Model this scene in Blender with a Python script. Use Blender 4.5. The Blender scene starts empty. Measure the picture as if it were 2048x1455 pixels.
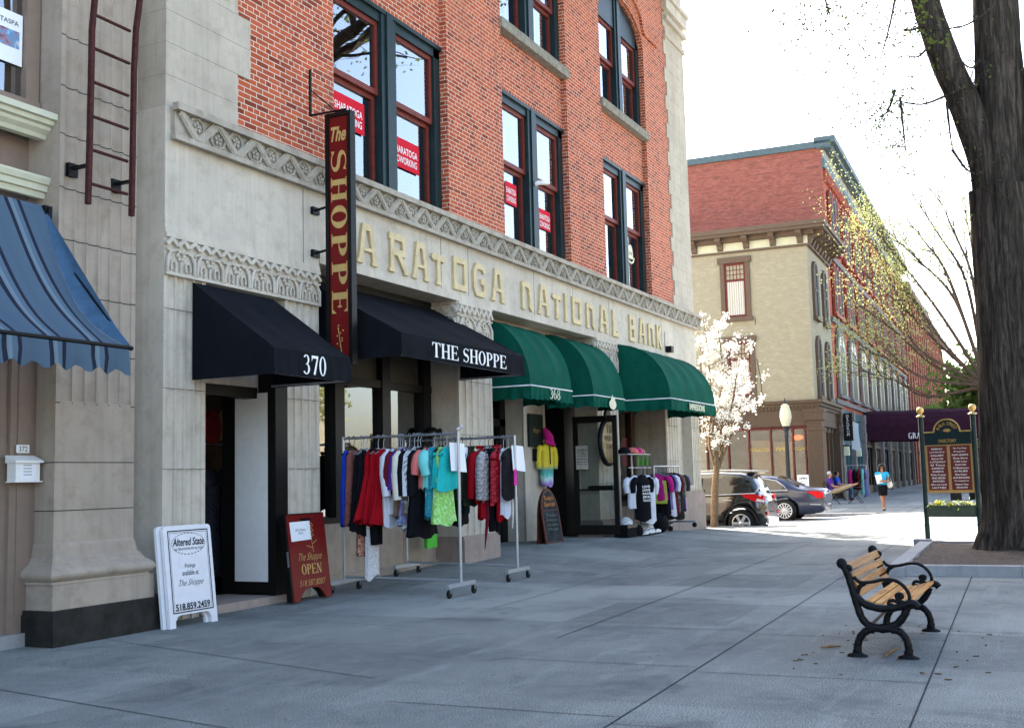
import bpy, bmesh, math, random
import numpy as np
from mathutils import Vector, Matrix
random.seed(7)
scene = bpy.context.scene
R = math.radians

# ------------------------------------------------------------------ camera
CAMH, FPX, CX, CY = 1.5, 2231.537, 1024.0, 727.5          # eye height, focal length and centre in photo pixels
VP_STREET, VP_UP = (2130.0, 929.0), (480.0, -21000.0)      # measured vanishing points
def _n(v): return v / np.linalg.norm(v)
_Z = _n(np.array([VP_UP[0]-CX, VP_UP[1]-CY, FPX]))
_X = np.array([VP_STREET[0]-CX, VP_STREET[1]-CY, FPX]); _X = _n(_X - _Z*(_X@_Z))
_Y = np.cross(_Z, _X)
RW = np.array([_X, _Y, _Z])                                # camera axes -> world axes
cam_d = bpy.data.cameras.new("camera"); cam = bpy.data.objects.new("camera", cam_d)
scene.collection.objects.link(cam); scene.camera = cam
r_, u_, b_ = RW@[1, 0, 0], RW@[0, -1, 0], RW@[0, 0, -1]
cam.matrix_world = Matrix(((r_[0], u_[0], b_[0], 0), (r_[1], u_[1], b_[1], 0), (r_[2], u_[2], b_[2], CAMH), (0, 0, 0, 1)))
cam_d.sensor_fit = 'HORIZONTAL'; cam_d.sensor_width = 36.0; cam_d.lens = 36.0*FPX/2048.0
cam_d.clip_start = 0.1; cam_d.clip_end = 3000

# ------------------------------------------------------------------ sky, sun, exposure
SUN_EL, SUN_AZ = R(36.6), math.atan2(0.668, 0.744)         # sun ahead on the left, behind the buildings
world = bpy.data.worlds.new("World"); scene.world = world; world.use_nodes = True
wn = world.node_tree
sky = wn.nodes.new('ShaderNodeTexSky'); sky.sky_type = 'NISHITA'; sky.sun_disc = False
sky.sun_elevation = SUN_EL; sky.sun_rotation = math.pi/2 - SUN_AZ
sky.air_density = 1.0; sky.dust_density = 3.0; sky.ozone_density = 1.0
wn.links.new(sky.outputs[0], wn.nodes['Background'].inputs[0])
wn.nodes['Background'].inputs[1].default_value = 0.12
sun_d = bpy.data.lights.new("sun", 'SUN'); sun = bpy.data.objects.new("sun", sun_d); scene.collection.objects.link(sun)
sun_d.energy = 5.0; sun_d.angle = R(0.5); sun_d.color = (1.0, 0.93, 0.82)
sd = Vector((math.cos(SUN_EL)*math.cos(SUN_AZ), math.cos(SUN_EL)*math.sin(SUN_AZ), math.sin(SUN_EL)))
sun.rotation_euler = sd.to_track_quat('Z', 'Y').to_euler(); sun.location = (0, 0, 60)
scene.view_settings.view_transform = 'Standard'; scene.view_settings.look = 'None'
scene.view_settings.exposure = 2.65; scene.view_settings.gamma = 1.0
scene.cycles.max_bounces = 6; scene.cycles.diffuse_bounces = 3; scene.cycles.glossy_bounces = 3
scene.cycles.transparent_max_bounces = 12; scene.cycles.transmission_bounces = 3
scene.cycles.caustics_reflective = False; scene.cycles.caustics_refractive = False
scene.cycles.use_adaptive_sampling = True; scene.cycles.adaptive_threshold = 0.015
scene.cycles.use_denoising = True

# ------------------------------------------------------------------ picture -> place
def ray(px, py): return RW@np.array([(px-CX)/FPX, (py-CY)/FPX, 1.0])
def G(px, py, z=0.0):                      # point on level z
    d = ray(px, py); return d[:2]*((z-CAMH)/d[2])
def PY(px, py, y):                         # point on the plane at depth y: x, z
    d = ray(px, py); t = y/d[1]; return d[0]*t, CAMH+d[2]*t
def PX(px, py, x):                         # point on the plane at x: y, z
    d = ray(px, py); t = x/d[0]; return d[1]*t, CAMH+d[2]*t
def PP(px, py, p, n):                      # point on any plane
    d = ray(px, py); o = np.array([0, 0, CAMH]); t = ((np.array(p)-o)@np.array(n))/(d@np.array(n)); return o+d*t
def smooth(a, b, t):
    t = min(1.0, max(0.0, (t-a)/(b-a))); return t*t*(3-2*t)
SA = R(1.99)                               # the street runs two degrees off the bank's front
def uv2(u, v): return (u*math.cos(SA)-v*math.sin(SA), u*math.sin(SA)+v*math.cos(SA))
def zg(x, y):                              # the pavement rises a little towards the shop fronts
    return 0.20*smooth(10.5, 22.0, x)*(1-smooth(24.5, 30.0, x))*smooth(6.2, 9.0, y)

# ------------------------------------------------------------------ mesh builder
class MB:
    def __init__(s): s.v = []; s.f = []; s.m = []; s.sm = []; s.cur = 0; s.smooth = False
    def add(s, vs, fs, smooth=None):
        o = len(s.v); s.v.extend([tuple(map(float, p)) for p in vs])
        for f in fs: s.f.append([o+i for i in f]); s.m.append(s.cur); s.sm.append(s.smooth if smooth is None else smooth)
        return s
    def box(s, x0, x1, y0, y1, z0, z1):
        if x0 > x1: x0, x1 = x1, x0
        if y0 > y1: y0, y1 = y1, y0
        if z0 > z1: z0, z1 = z1, z0
        v = [(x0,y0,z0),(x1,y0,z0),(x1,y1,z0),(x0,y1,z0),(x0,y0,z1),(x1,y0,z1),(x1,y1,z1),(x0,y1,z1)]
        return s.add(v, [(0,3,2,1),(4,5,6,7),(0,1,5,4),(1,2,6,5),(2,3,7,6),(3,0,4,7)], False)
    def obox(s, c, ax, ay, az, hx, hy, hz):               # box with its own axes
        c, ax, ay, az = map(np.array, (c, ax, ay, az)); v = []
        for k in (-1, 1):
            for i, j in ((-1,-1),(1,-1),(1,1),(-1,1)): v.append(c+ax*hx*i+ay*hy*j+az*hz*k)
        return s.add(v, [(0,3,2,1),(4,5,6,7),(0,1,5,4),(1,2,6,5),(2,3,7,6),(3,0,4,7)], False)
    def bar(s, a, b, w, h=None, up=(0, 0, 1)):            # square bar between two points
        h = h or w; a, b = np.array(a, float), np.array(b, float); d = _n(b-a); up = np.array(up, float)
        if abs(d@up) > .98: up = np.array([0, 1.0, 0])
        sx = _n(np.cross(d, up)); sz = np.cross(sx, d)
        return s.obox((a+b)/2, d, sx, sz, np.linalg.norm(b-a)/2, w/2, h/2)
    def tube(s, pts, rad, n=8, cap=True, smooth=True):
        pts = [np.array(p, float) for p in pts]; k = len(pts)
        rad = rad if hasattr(rad, '__len__') else [rad]*k
        vs = []; t0 = None; nx = None
        for i in range(k):
            t = pts[min(i+1, k-1)]-pts[max(i-1, 0)]; t = t/(np.linalg.norm(t)+1e-9)
            if nx is None:
                a = np.array([0, 0, 1.0]) if abs(t[2]) < .9 else np.array([1.0, 0, 0])
                nx = _n(np.cross(t, a))
            else:
                nx = nx-t*(nx@t); nx = nx/(np.linalg.norm(nx)+1e-9)
            ny = np.cross(t, nx)
            for j in range(n):
                a = 2*math.pi*j/n; vs.append(pts[i]+rad[i]*(math.cos(a)*nx+math.sin(a)*ny))
        fs = [(i*n+j, i*n+(j+1) % n, (i+1)*n+(j+1) % n, (i+1)*n+j) for i in range(k-1) for j in range(n)]
        s.add(vs, fs, smooth)
        if cap: s.add(vs[:n], [tuple(range(n))[::-1]], False); s.add(vs[-n:], [tuple(range(n))], False)
        return s
    def lathe(s, prof, c, n=16, axis='z', smooth=True, sc=(1, 1)):
        vs = []
        for r, h in prof:
            for j in range(n):
                a = 2*math.pi*j/n; p, q = r*math.cos(a)*sc[0], r*math.sin(a)*sc[1]
                vs.append({'z': (c[0]+p, c[1]+q, c[2]+h), 'y': (c[0]+p, c[1]+h, c[2]+q), 'x': (c[0]+h, c[1]+p, c[2]+q)}[axis])
        k = len(prof)
        fs = [(i*n+j, i*n+(j+1) % n, (i+1)*n+(j+1) % n, (i+1)*n+j) for i in range(k-1) for j in range(n)]
        s.add(vs, fs, smooth)
        s.add(vs[:n], [tuple(range(n))[::-1]], False); s.add(vs[-n:], [tuple(range(n))], False)
        return s
    def sphere(s, c, r, n=10, m=7, sc=(1, 1, 1)):
        prof = [(max(1e-4, math.sin(math.pi*i/m))*r, -math.cos(math.pi*i/m)*r) for i in range(m+1)]
        vs = []
        for rr, h in prof:
            for j in range(n):
                a = 2*math.pi*j/n; vs.append((c[0]+rr*math.cos(a)*sc[0], c[1]+rr*math.sin(a)*sc[1], c[2]+h*sc[2]))
        return s.add(vs, [(i*n+j, i*n+(j+1) % n, (i+1)*n+(j+1) % n, (i+1)*n+j) for i in range(m) for j in range(n)], True)
    def prism(s, poly, o, a, b, n, t, cap=True):          # polygon in axes a,b at o, thickness t along n
        o, a, b, n = (np.array(q, float) for q in (o, a, b, n)); k = len(poly)
        f = [o+a*p[0]+b*p[1] for p in poly]; g = [q+n*t for q in f]
        fs = [(i, (i+1) % k, k+(i+1) % k, k+i) for i in range(k)]
        if cap: fs += [tuple(range(k))[::-1], tuple(range(k, 2*k))]
        return s.add(f+g, fs, False)
    def ribbon(s, L, Rr, o, a, b, n, t, lift=0.0, closed=False):   # strip between two outlines, raised by t
        o, a, b, n = (np.array(q, float) for q in (o, a, b, n)); k = len(L)
        P = lambda p, h: o+a*p[0]+b*p[1]+n*h
        vs = [P(p, lift+t) for p in L]+[P(p, lift+t) for p in Rr]
        m = k if closed else k-1
        fs = [(i, (i+1) % k, k+(i+1) % k, k+i) for i in range(m)]
        s.add(vs, fs, False)
        if t > 0.004:
            vs = [P(p, t+lift) for p in L]+[P(p, lift) for p in L]; s.add(vs, fs, False)
            vs = [P(p, t+lift) for p in Rr]+[P(p, lift) for p in Rr]; s.add(vs, fs, False)
            if not closed:
                s.add([P(L[0], t+lift), P(Rr[0], t+lift), P(Rr[0], lift), P(L[0], lift)], [(0,1,2,3)], False)
                s.add([P(L[-1], t+lift), P(Rr[-1], t+lift), P(Rr[-1], lift), P(L[-1], lift)], [(0,1,2,3)], False)
        return s
    def grid(s, rows, smooth=True, closed=False):         # rows of points -> quads
        k = len(rows[0]); vs = [p for r in rows for p in r]
        m = k if closed else k-1
        return s.add(vs, [(i*k+j, i*k+(j+1) % k, (i+1)*k+(j+1) % k, (i+1)*k+j) for i in range(len(rows)-1) for j in range(m)], smooth)
    def mesh_in(s, me, M):
        vs = [M@v.co for v in me.vertices]; s.add(vs, [tuple(p.vertices) for p in me.polygons], False); return s
    def build(s, name, mats, parent=None, world=True, recalc=False):
        me = bpy.data.meshes.new(name); me.from_pydata(s.v, [], s.f)
        for m in (mats if isinstance(mats, (list, tuple)) else [mats]): me.materials.append(m)
        me.polygons.foreach_set('material_index', s.m); me.polygons.foreach_set('use_smooth', s.sm)
        if recalc:
            bm = bmesh.new(); bm.from_mesh(me); bmesh.ops.remove_doubles(bm, verts=bm.verts, dist=1e-4)
            bmesh.ops.recalc_face_normals(bm, faces=bm.faces); bm.to_mesh(me); bm.free()
        me.update(); boxuv(me)
        ob = bpy.data.objects.new(name, me); scene.collection.objects.link(ob)
        if parent is not None:
            if world: me.transform(_chain(parent).inverted())
            ob.parent = parent
        return ob
def _chain(o):
    M = Matrix.Identity(4)
    while o is not None:
        M = Matrix.LocRotScale(o.location, o.rotation_euler, o.scale) @ M; o = o.parent
    return M
def boxuv(me):
    n = len(me.polygons)
    if not n: return
    co = np.empty(len(me.vertices)*3, np.float32); me.vertices.foreach_get('co', co); co = co.reshape(-1, 3)
    li = np.empty(len(me.loops), np.int32); me.loops.foreach_get('vertex_index', li)
    no = np.empty(n*3, np.float32); me.polygons.foreach_get('normal', no); no = np.abs(no.reshape(-1, 3))
    tot = np.empty(n, np.int32); me.polygons.foreach_get('loop_total', tot)
    ax = np.repeat(np.argmax(no+np.array([0, 1e-3, -1e-3]), axis=1), tot); p = co[li]
    u = np.where(ax == 0, p[:, 1], p[:, 0]); v = np.where(ax == 2, p[:, 1], p[:, 2])
    lay = me.uv_layers.new(name='UVMap'); lay.data.foreach_set('uv', np.stack([u, v], 1).astype(np.float32).ravel())
def tag(o, label, cat, group=None):
    o['label'] = label; o['category'] = cat
    if group: o['group'] = group
    return o
def thing(name, label, cat, loc=(0, 0, 0), rz=0.0, group=None):
    o = bpy.data.objects.new(name, None); scene.collection.objects.link(o); o.empty_display_size = .2
    o.location = loc; o.rotation_euler = (0, 0, rz); return tag(o, label, cat, group)
def structure(o): o['kind'] = 'structure'; return o
def copy_thing(src, label, loc, rz=None):
    c = src.copy(); scene.collection.objects.link(c); c.location = loc; c['label'] = label
    if rz is not None: c.rotation_euler = (0, 0, rz)
    for ch in list(src.children):
        d = ch.copy(); scene.collection.objects.link(d); d.parent = c
        for g in list(ch.children):
            e = g.copy(); scene.collection.objects.link(e); e.parent = d
    return c

# ------------------------------------------------------------------ materials
MATS = {}
class NT:
    def __init__(s, name, rough=.6, spec=.3, metal=0):
        s.m = bpy.data.materials.new(name); s.m.use_nodes = True; s.t = s.m.node_tree
        s.b = s.t.nodes['Principled BSDF']; s.b.inputs['Roughness'].default_value = rough
        s.b.inputs['Specular IOR Level'].default_value = spec; s.b.inputs['Metallic'].default_value = metal
    def node(s, ty, **kw):
        n = s.t.nodes.new(ty)
        for k, v in kw.items():
            if k in n.inputs: n.inputs[k].default_value = v
            else: setattr(n, k, v)
        return n
    def link(s, a, b): s.t.links.new(a, b)
    def coord(s, uv=False, scale=(1, 1, 1), rot=(0, 0, 0), loc=(0, 0, 0)):
        c = s.node('ShaderNodeTexCoord'); mp = s.node('ShaderNodeMapping')
        mp.inputs['Scale'].default_value = scale; mp.inputs['Rotation'].default_value = rot; mp.inputs['Location'].default_value = loc
        s.link(c.outputs['UV' if uv else 'Object'], mp.inputs[0]); return mp.outputs[0]
    def noise(s, vec, scale, detail=4, rough=.6, dist=0):
        n = s.node('ShaderNodeTexNoise'); n.inputs['Scale'].default_value = scale; n.inputs['Detail'].default_value = detail
        n.inputs['Roughness'].default_value = rough; n.inputs['Distortion'].default_value = dist
        s.link(vec, n.inputs['Vector']); return n.outputs[0]
    def ramp(s, fac, stops):
        r = s.node('ShaderNodeValToRGB'); e = r.color_ramp.elements
        while len(e) < len(stops): e.new(.5)
        for i, (p, c) in enumerate(stops): e[i].position = p; e[i].color = (*c, 1) if len(c) == 3 else c
        s.link(fac, r.inputs[0]); return r.outputs[0]
    def mix(s, fac, a, b, mode='MIX'):
        n = s.node('ShaderNodeMix', data_type='RGBA', blend_type=mode)
        for v, i in ((fac, 0), (a, 6), (b, 7)):
            if hasattr(v, 'is_linked'): s.link(v, n.inputs[i])
            else: n.inputs[i].default_value = v if i == 0 else ((*v, 1) if len(v) == 3 else v)
        return n.outputs[2]
    def math(s, op, a, b=0.0):
        n = s.node('ShaderNodeMath', operation=op)
        for v, i in ((a, 0), (b, 1)):
            if hasattr(v, 'is_linked'): s.link(v, n.inputs[i])
            else: n.inputs[i].default_value = v
        return n.outputs[0]
    def col(s, c):
        if hasattr(c, 'is_linked'): s.link(c, s.b.inputs['Base Color'])
        else: s.b.inputs['Base Color'].default_value = (*c, 1)
        return s
    def bump(s, h, strength=.3, dist=.01):
        n = s.node('ShaderNodeBump'); n.inputs['Strength'].default_value = strength; n.inputs['Distance'].default_value = dist
        s.link(h, n.inputs['Height']); s.link(n.outputs[0], s.b.inputs['Normal']); return s
    def done(s, key): MATS[key] = s.m; return s.m
def plain(key, c, rough=.6, spec=.3, metal=0, var=.18, scale=9, bump=0, bscale=60):
    t = NT(key, rough, spec if metal else spec*.4, metal); v = t.coord()
    f = t.noise(v, scale, 4)
    t.col(t.ramp(f, [(.3, tuple(x*(1-var) for x in c)), (.7, tuple(min(1, x*(1+var)) for x in c))]))
    if bump: t.bump(t.noise(v, bscale, 3), bump, .006)
    return t.done(key)
def stone(key, c, stain=(.5, .45, .38), amt=.5, grain=120):
    t = NT(key, .85, .2); v = t.coord()
    big = t.noise(v, .8, 5, .65); mid = t.noise(v, 4, 5, .7); fine = t.noise(v, grain, 2)
    a = t.ramp(big, [(.35, tuple(x*.86 for x in c)), (.65, tuple(min(1, x*1.07) for x in c))])
    dirt = t.ramp(mid, [(.48, (0, 0, 0)), (.75, (amt, amt, amt))])
    a = t.mix(dirt, a, tuple(x*y for x, y in zip(c, stain)))
    streak = t.noise(t.coord(scale=(6, 6, .35)), 1.5, 4, .6)
    a = t.mix(t.ramp(streak, [(.48, (0, 0, 0)), (.75, (.45, .45, .45))]), a, tuple(x*.58 for x in c))
    a = t.mix(t.ramp(fine, [(.4, (.14, .14, .14)), (.6, (0, 0, 0))]), a, tuple(x*.6 for x in c))
    t.col(a); t.bump(fine, .25, .004); return t.done(key)
def brick(key, c1, c2, mortar, cw=.245, ch=.075, msize=.0075, dark=.35, blotch=None, bump=.5, soot=False):
    t = NT(key, .85, .2); v = t.coord(uv=True)
    def br(w):
        b = t.node('ShaderNodeTexBrick', offset=.5, squash=1.0); t.link(v, b.inputs['Vector'])
        for k, val in (('Scale', 1.0), ('Mortar Size', msize), ('Mortar Smooth', .25), ('Bias', 0.0), ('Brick Width', w), ('Row Height', ch)): b.inputs[k].default_value = val
        b.inputs['Color1'].default_value = (0, 0, 0, 1); b.inputs['Color2'].default_value = (1, 1, 1, 1); b.inputs['Mortar'].default_value = (.5, .5, .5, 1)
        return b
    s, h = br(cw), br(cw/2)
    sep = t.node('ShaderNodeSeparateXYZ'); t.link(v, sep.inputs[0])
    row = t.math('FLOOR', t.math('DIVIDE', sep.outputs[1], ch)); hd = t.math('LESS_THAN', t.math('FLOORED_MODULO', row, 6.0), .5)
    tone = t.mix(hd, s.outputs[0], h.outputs[0]); mort = t.mix(hd, s.outputs[1], h.outputs[1])
    base = t.ramp(tone, [(0, tuple(x*dark for x in c2)), (.22, c2), (.6, c1), (1, tuple(min(1, x*1.15) for x in c1))])
    nz = t.noise(t.coord(uv=True), 3.0, 5, .7); base = t.mix(t.ramp(nz, [(.45, (0, 0, 0)), (.75, (.35, .35, .35))]), base, tuple(x*.55 for x in c2))
    fn = t.noise(t.coord(uv=True), 90, 2); base = t.mix(t.ramp(fn, [(.35, (.2, .2, .2)), (.6, (0, 0, 0))]), base, tuple(x*.45 for x in c2))
    if blotch:
        bn = t.noise(t.coord(uv=True, scale=(.5, 3.0, 1)), 2.2, 6, .75); base = t.mix(t.ramp(bn, [(.52, (0, 0, 0)), (.62, (.75, .75, .75))]), base, blotch)
    full = t.mix(mort, base, mortar)
    if soot:
        sn = t.noise(t.coord(uv=True, scale=(3.0, .28, 1)), 1.3, 5, .65); full = t.mix(t.ramp(sn, [(.5, (0, 0, 0)), (.78, (.5, .5, .5))]), full, (.13, .06, .04))
        sn = t.noise(t.coord(uv=True), .55, 4, .6); full = t.mix(t.ramp(sn, [(.5, (0, 0, 0)), (.72, (.30, .30, .30))]), full, (.60, .20, .10))
    t.col(full); inv = t.math('SUBTRACT', 1.0, mort); t.bump(inv, bump, .008); return t.done(key)
def glass(key, refl=.16, tint=(.75, .8, .8)):
    t = NT(key); n = t.t.nodes; o = n['Material Output']
    tr = t.node('ShaderNodeBsdfTransparent'); tr.inputs[0].default_value = (*tint, 1)
    gl = t.node('ShaderNodeBsdfGlossy'); gl.inputs['Roughness'].default_value = .015; gl.inputs[0].default_value = (.95, .97, 1, 1)
    w = t.noise(t.coord(), 1.1, 1); bp = t.node('ShaderNodeBump'); bp.inputs['Strength'].default_value = .05; bp.inputs['Distance'].default_value = .05
    t.link(w, bp.inputs['Height']); t.link(bp.outputs[0], gl.inputs['Normal'])
    fr = t.node('ShaderNodeFresnel'); fr.inputs[0].default_value = 1.5
    f = t.math('ADD', t.math('MULTIPLY', fr.outputs[0], 1.4), refl); cl = t.node('ShaderNodeClamp'); t.link(f, cl.inputs[0])
    mx = t.node('ShaderNodeMixShader'); t.link(cl.outputs[0], mx.inputs[0]); t.link(tr.outputs[0], mx.inputs[1]); t.link(gl.outputs[0], mx.inputs[2])
    t.link(mx.outputs[0], o.inputs[0]); return t.done(key)
def fabric(key, c, rough=.85, weave=240, var=.2, sheen=0):
    t = NT(key, rough, .04); v = t.coord(); a = t.noise(v, 2.6, 5, .65)
    t.col(t.ramp(a, [(.3, tuple(x*(1-var) for x in c)), (.7, tuple(min(1, x*(1+var)) for x in c))]))
    t.bump(t.noise(v, 14, 3), .25, .02); return t.done(key)
def pattern(key, cols, scale=18, kind='noise', rough=.8):
    t = NT(key, rough, .2); v = t.coord()
    if kind == 'noise': f = t.noise(v, scale, 3, .5, .6)
    elif kind == 'wave':
        w = t.node('ShaderNodeTexWave', wave_type='BANDS', bands_direction='DIAGONAL'); t.link(v, w.inputs[0]); w.inputs['Scale'].default_value = scale; w.inputs['Distortion'].default_value = 4; f = w.outputs[1]
    elif kind == 'stripe':
        w = t.node('ShaderNodeTexWave', wave_type='BANDS', bands_direction='X'); t.link(v, w.inputs[0]); w.inputs['Scale'].default_value = scale; f = w.outputs[1]
    else:
        w = t.node('ShaderNodeTexVoronoi'); t.link(v, w.inputs['Vector']); w.inputs['Scale'].default_value = scale; f = w.outputs[0]
    k = len(cols); st = []
    for i, c in enumerate(cols): st.append((.3+.4*i/max(1, k-1) if kind == 'noise' else (i+.3)/k, c))
    r = t.ramp(f, st); t.col(r); return t.done(key)

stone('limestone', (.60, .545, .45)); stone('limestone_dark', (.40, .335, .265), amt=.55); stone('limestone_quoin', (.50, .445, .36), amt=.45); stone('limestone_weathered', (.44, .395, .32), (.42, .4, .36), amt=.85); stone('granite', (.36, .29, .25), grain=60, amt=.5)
stone('kerb_stone', (.34, .34, .34), grain=60); stone('rough_stone', (.20, .185, .175), amt=.7); plain('sill_stone', (.25, .24, .2), .9, .1, var=.3, bump=.4)
plain('plinth_black', (.022, .022, .02), .55, .35, var=.5, scale=5)
plain('joint', (.1, .09, .075), .9, .1); plain('joint_dark', (.045, .047, .048), .9, .1)
brick('brick', (.47, .10, .040), (.36, .066, .030), (.66, .57, .46), msize=.0068, dark=.55, soot=True)
brick('brick_far', (.43, .11, .06), (.37, .09, .05), (.40, .13, .09), cw=.26, ch=.085, msize=.006, dark=.8, bump=.25)
brick('brick_old', (.34, .118, .085), (.31, .10, .072), (.33, .12, .09), cw=.26, ch=.085, msize=.006, dark=.85, blotch=(.12, .055, .045), bump=.3)
brick('brick_brown', (.30, .10, .06), (.24, .075, .045), (.28, .11, .08), cw=.26, ch=.085, dark=.7, bump=.3)
brick('brick_cream', (.345, .305, .215), (.34, .30, .21), (.325, .288, .20), cw=.26, ch=.085, msize=.008, dark=.99, bump=.25)
plain('green_paint', (.012, .026, .028), .35, .4); plain('red_paint', (.17, .035, .025), .45, .35); plain('black_paint', (.006, .006, .006), .4, .4)
plain('black_frame', (.01, .009, .008), .45, .35); plain('brown_paint', (.24, .18, .14), .6, .25, var=.06); plain('cream_paint', (.56, .56, .42), .5, .3, var=.05)
plain('white_paint', (.8, .79, .76), .45, .3, var=.04); plain('storefront_brown', (.10, .067, .045), .55, .3, var=.1); plain('storefront_red', (.13, .03, .025), .5, .3)
plain('trim_brown', (.13, .09, .065), .6, .25, var=.1); plain('teal_paint', (.05, .11, .12), .55, .3); plain('orange_wood', (.25, .085, .025), .5, .3, var=.3)
plain('iron_red', (.055, .018, .016), .7, .25, var=.4, scale=20); plain('iron_black', (.006, .006, .0065), .45, .35, var=.3, bump=.2)
plain('gold', (.62, .40, .12), .35, .5, .55, var=.2, scale=14); plain('gold_paint', (.50, .34, .12), .45, .4, var=.1); plain('gold_leaf', (.56, .45, .25), .55, .3, .1, var=.16, scale=7)
plain('sign_red', (.15, .008, .008), .4, .4, var=.08); plain('white_letter', (.85, .85, .85), .6, .2, var=.02); plain('dark_letter', (.015, .018, .02), .6, .2)
plain('chrome', (.40, .42, .44), .3, .5, .45, var=.05); plain('steel', (.28, .29, .31), .35, .5, .5, var=.15); plain('rubber', (.012, .012, .012), .7, .3)
plain('paper', (.82, .84, .86), .7, .2, var=.02); plain('aluminium', (.6, .6, .58), .4, .4, .5)
glass('window_glass', .27); glass('shop_glass', .14, (.6, .6, .58)); glass('door_glass', .02, (.78, .82, .80)); glass('far_glass', .12, (.3, .28, .25))
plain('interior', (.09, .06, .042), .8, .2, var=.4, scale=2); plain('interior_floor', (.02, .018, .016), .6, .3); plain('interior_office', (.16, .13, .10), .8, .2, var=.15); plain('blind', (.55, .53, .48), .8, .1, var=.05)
fabric('awning_black', (.009, .0105, .0135)); fabric('awning_green', (.005, .078, .05)); fabric('awning_maroon', (.035, .012, .022)); plain('piping_white', (.8, .8, .8), .6)
# ------------------------------------------------------------------ letters
FONT_CACHE = {}
def text_mesh(body, shear=0, bold=0.0, spacing=1.0):
    k = (body, shear, bold, spacing)
    if k not in FONT_CACHE:
        cu = bpy.data.curves.new("text", 'FONT'); cu.body = body; cu.shear = shear; cu.offset = bold; cu.space_character = spacing
        cu.resolution_u = 3; cu.align_x = 'CENTER'; cu.align_y = 'CENTER'
        ob = bpy.data.objects.new("text", cu); FONT_CACHE[k] = bpy.data.meshes.new_from_object(ob); bpy.data.objects.remove(ob)
    return FONT_CACHE[k]
def put_text(mb, body, c, right, up, h, w=None, shear=0, bold=0.0, spacing=1.0, lift=0.003):
    me = text_mesh(body, shear, bold, spacing)
    if not len(me.vertices): return
    co = np.array([v.co[:] for v in me.vertices]); lo, hi = co.min(0), co.max(0)
    sy = h/max(hi[1]-lo[1], 1e-3) if h else w/max(hi[0]-lo[0], 1e-3)
    sx = w/max(hi[0]-lo[0], 1e-3) if w else sy
    right, up, c = Vector(right).normalized(), Vector(up).normalized(), Vector(c); n = right.cross(up)
    mid = (lo+hi)/2
    vs = [c+right*((p[0]-mid[0])*sx)+up*((p[1]-mid[1])*sy)+n*lift for p in co]
    mb.add(vs, [tuple(p.vertices) for p in me.polygons], False)
def arc(cx, cy, rx, ry, a0, a1, n=14):
    return [(cx+rx*math.cos(R(a0+(a1-a0)*i/n)), cy+ry*math.sin(R(a0+(a1-a0)*i/n))) for i in range(n+1)]
def S_path(w):          # serif S as a ribbon with changing thickness
    c = arc(.28, .735, .205, .205, 30, 265, 12)+arc(.30, .27, .22, .225, 85, -150, 12)
    return c
def thick(path, ws):
    L, Q = [], []
    for i, p in enumerate(path):
        a = path[max(i-1, 0)]; b = path[min(i+1, len(path)-1)]; d = np.array(b)-np.array(a); d = d/(np.linalg.norm(d)+1e-9)
        n = np.array([-d[1], d[0]]); w = ws(i/(len(path)-1)) if callable(ws) else ws
        L.append(tuple(np.array(p)+n*w/2)); Q.append(tuple(np.array(p)-n*w/2))
    return L, Q
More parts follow.
